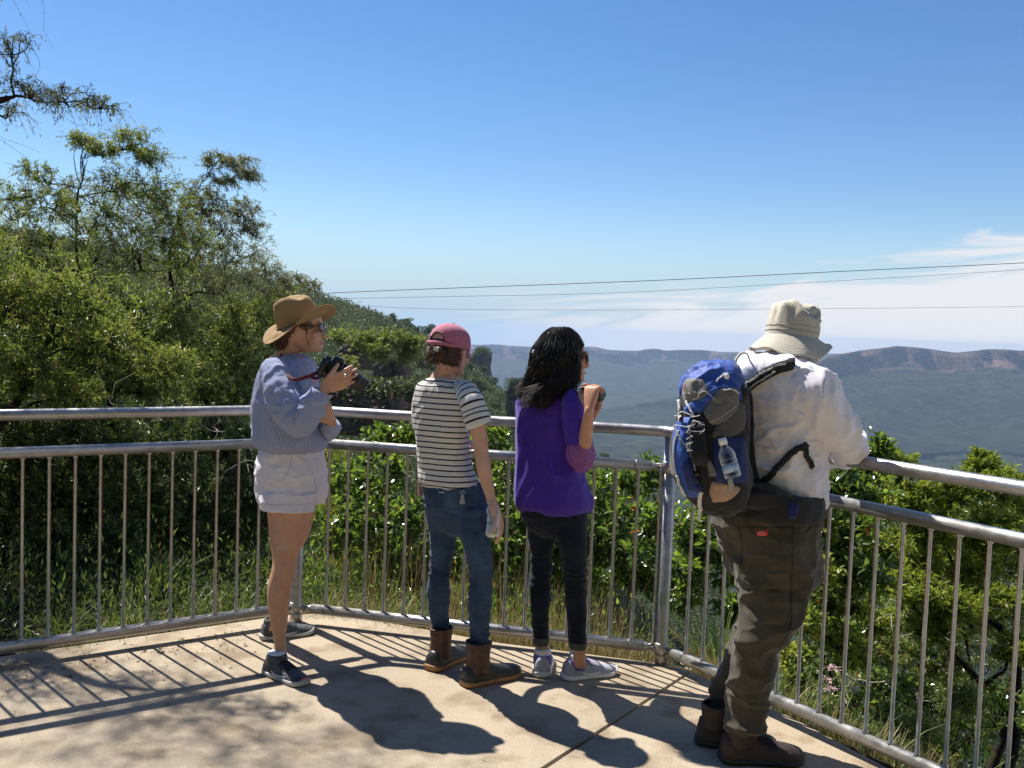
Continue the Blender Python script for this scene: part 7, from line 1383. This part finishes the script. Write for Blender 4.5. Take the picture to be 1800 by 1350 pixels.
for i in idx:
    need = 5.2 if t[i] > .06 else 3.4
    need *= 1+(Pc[i, 1]-60)/700
    if all(abs(Pc[i, 0]-Pc[j, 0]) > need*.9 or abs(Pc[i, 1]-Pc[j, 1]) > need*2.6 for j in chosen): chosen.append(i)
    if len(chosen) >= 285: break
for k, i in enumerate(chosen):
    ridge_ = t[i] < .10; pi_ = rng.integers(0, 3) if (ridge_ and rng.random() < .6) else rng.integers(2, 6); tm, cmh = protos[pi_]
    e = bpy.data.objects.new('hill_tree', None); COL.objects.link(e); e.location = Pc[i]-[0, 0, .3]; e.rotation_euler = (0, 0, rng.uniform(0, 6.3)); sc = rng.uniform(.75, 1.25)*(1.0 if Pc[i, 1] > 150 else .62 if Pc[i, 1] > 90 else .45); e.scale = (sc*rng.uniform(.9, 1.25), sc, sc*rng.uniform(.8, 1.15))
    tag(e, 'bushy green eucalypt among the many on the hillside across the gully', 'tree', HG)
    for nm, me in (('trunk', tm), ('crown', cmh)): o = bpy.data.objects.new(nm, me); COL.objects.link(o); o.parent = e
# low scrub between the trees: nobody could count it
n = 46000; s = rng.uniform(.05, 1, n); t = rng.uniform(0, 1, n)**1.1; P = hillpt(s, t); n2 = 9; g = G(); P = np.repeat(P, n2, 0); sc = (.35+P[:, 1]/300)
P = P+rng.normal(size=P.shape)*np.column_stack([sc*.8, sc*.8, sc*.45]); P[:, 2] += sc*.5; D = rng.normal(size=P.shape); D[:, 2] = np.abs(D[:, 2])+.3
cl = (vn(P/9, 4)*.5+.5); leaves(g, P, D, sc*rng.uniform(.3, .75, len(P)), .65, 'needle', np.clip(cl*.6+rng.uniform(0, .4, len(P)), 0, 1))
tag(obj('undergrowth', g, LM['hill'], smooth=False, org=(0, 0, 0)), 'low scrub covering the hillside between the trees', 'undergrowth', kind='stuff')
# rock faces showing through the trees
M_ROCK = mat('dark_sandstone', (.05, .043, .038), .95, bump=1., bscale=1.2, spec=.1, col2=(.17, .135, .11), nscale=.8, detail=10)
def cliff(px0, px1, pt, pb, Y, lab, seed):
    """a weathered, bedded rock outcrop with scrub on its brow"""
    c = at((px0+px1)/2, (pt+pb)/2, Y); w = (px1-px0)/2*PX(Y); h = (pb-pt)/2*PX(Y); c[1] += w*.5; n, m = 46, 90; t = np.linspace(-1, 1, n); a = np.linspace(0, 2*pi, m, endpoint=False); R = []
    for k in t:
        s_ = (1-abs(k)**4)**.5*.35+.65 if k < 1 else .3
        s_ = min(s_, 1.)*(1-.35*max(0, k)**3); rw = 1+.42*vn(np.column_stack([np.cos(a)*1.6, np.sin(a)*1.6, np.full(m, seed+k*.9)]), seed)+.10*vn(np.column_stack([np.cos(a)*5, np.sin(a)*5, np.full(m, seed+round(k*7)*.9)]), seed+2)+.05*vn(np.column_stack([np.cos(a)*14, np.sin(a)*14, np.full(m, round(k*13)*1.7)]), seed+5)
        R.append(np.column_stack([c[0]+w*s_*rw*np.cos(a), c[1]+w*.6*s_*rw*np.sin(a), c[2]+h*k+h*.22*vn(np.column_stack([np.cos(a)*2, np.sin(a)*2, np.full(m, seed*1.)]), 7)*(k > 0)*k]))
    o = obj('rock_outcrop', loft(np.array(R)), M_ROCK, smooth=False); tag(o, lab, 'rock outcrop'); g = G(); n = 4600
    a = rng.uniform(0, 2*pi, n); k = np.where(rng.random(n) < .7, rng.uniform(.72, 1.1, n), rng.uniform(-1, .7, n)); keep = vn(np.column_stack([np.cos(a)*3, np.sin(a)*3, k*3]), seed+8) > np.where(k > .7, -.7, .12); a = a[keep]; k = k[keep]
    rr = np.where(k > .7, rng.uniform(.2, 1.05, len(a)), 1.); P = np.column_stack([c[0]+w*rr*np.cos(a), c[1]+w*.62*rr*np.sin(a), c[2]+h*k+w*.05]); D = rng.normal(size=P.shape); D[:, 2] += .5; leaves(g, P+rng.normal(size=P.shape)*w*.04, D, rng.uniform(.4, 1.2, len(P))*w*.10, .6, 'needle'); obj('scrub', g, LM['hill'], o, smooth=False); return o
cliff(600, 672, 596, 650, 75, 'dark overhanging rock outcrop right of the held camera', 3)
cliff(660, 716, 632, 684, 70, 'dark rock outcrop lower down between the camera and the pink cap', 5)
cliff(545, 760, 684, 770, 62, 'long black rock band in shade just above the middle handrail', 8)
cliff(885, 930, 672, 780, 330, 'shadowed rock outcrop at the end of the spur beside the black hair', 11)
# rock pinnacle with trees on top
c = at(846, 640, 700); w = 15*PX(700); tp = at(846, 622, 700)[2]; bt = at(846, 700, 700)[2]; R = []
for z, s in ((bt, 1.5), (bt+(tp-bt)*.4, 1.15), (bt+(tp-bt)*.7, 1.02), (bt+(tp-bt)*.9, .98), (tp, .85), (tp+.5, .3)):
    a = np.linspace(0, 2*pi, 40, endpoint=False); rr = w*s*(1+.38*vn(np.column_stack([np.cos(a)*1.7, np.sin(a)*1.7, np.full(40, z*.11)]), 4)+.1*vn(np.column_stack([np.cos(a)*6, np.sin(a)*6, np.full(40, z*.5)]), 6)); R.append(np.column_stack([c[0]+rr*np.cos(a), c[1]+rr*np.sin(a), np.full(40, z)]))
t_ = obj('rock_pinnacle', loft(np.array(R)), M_ROCK, smooth=False); tag(t_, 'lone rock pinnacle topped with trees to the right of the pink cap', 'rock pinnacle')
g = G(); n = 2200; u = rng.normal(size=(n, 3)); u /= np.linalg.norm(u, axis=1)[:, None]; P = np.array([c[0], c[1], tp])+u*np.array([w*1.1, w*.95, w*.8])*rng.uniform(.3, 1, (n, 1))*(1+.4*vn(u*2, 3))[:, None]; leaves(g, P, u+[0, 0, .3], rng.uniform(.6, 1.3, n), .7, 'needle'); obj('scrub', g, LM['hill'], t_, smooth=False)

tag(obj('forest', CANOPY, LM['hill'], smooth=False, org=(0, 0, 0)), 'unbroken forest canopy far below on the valley side', 'forest', kind='stuff')
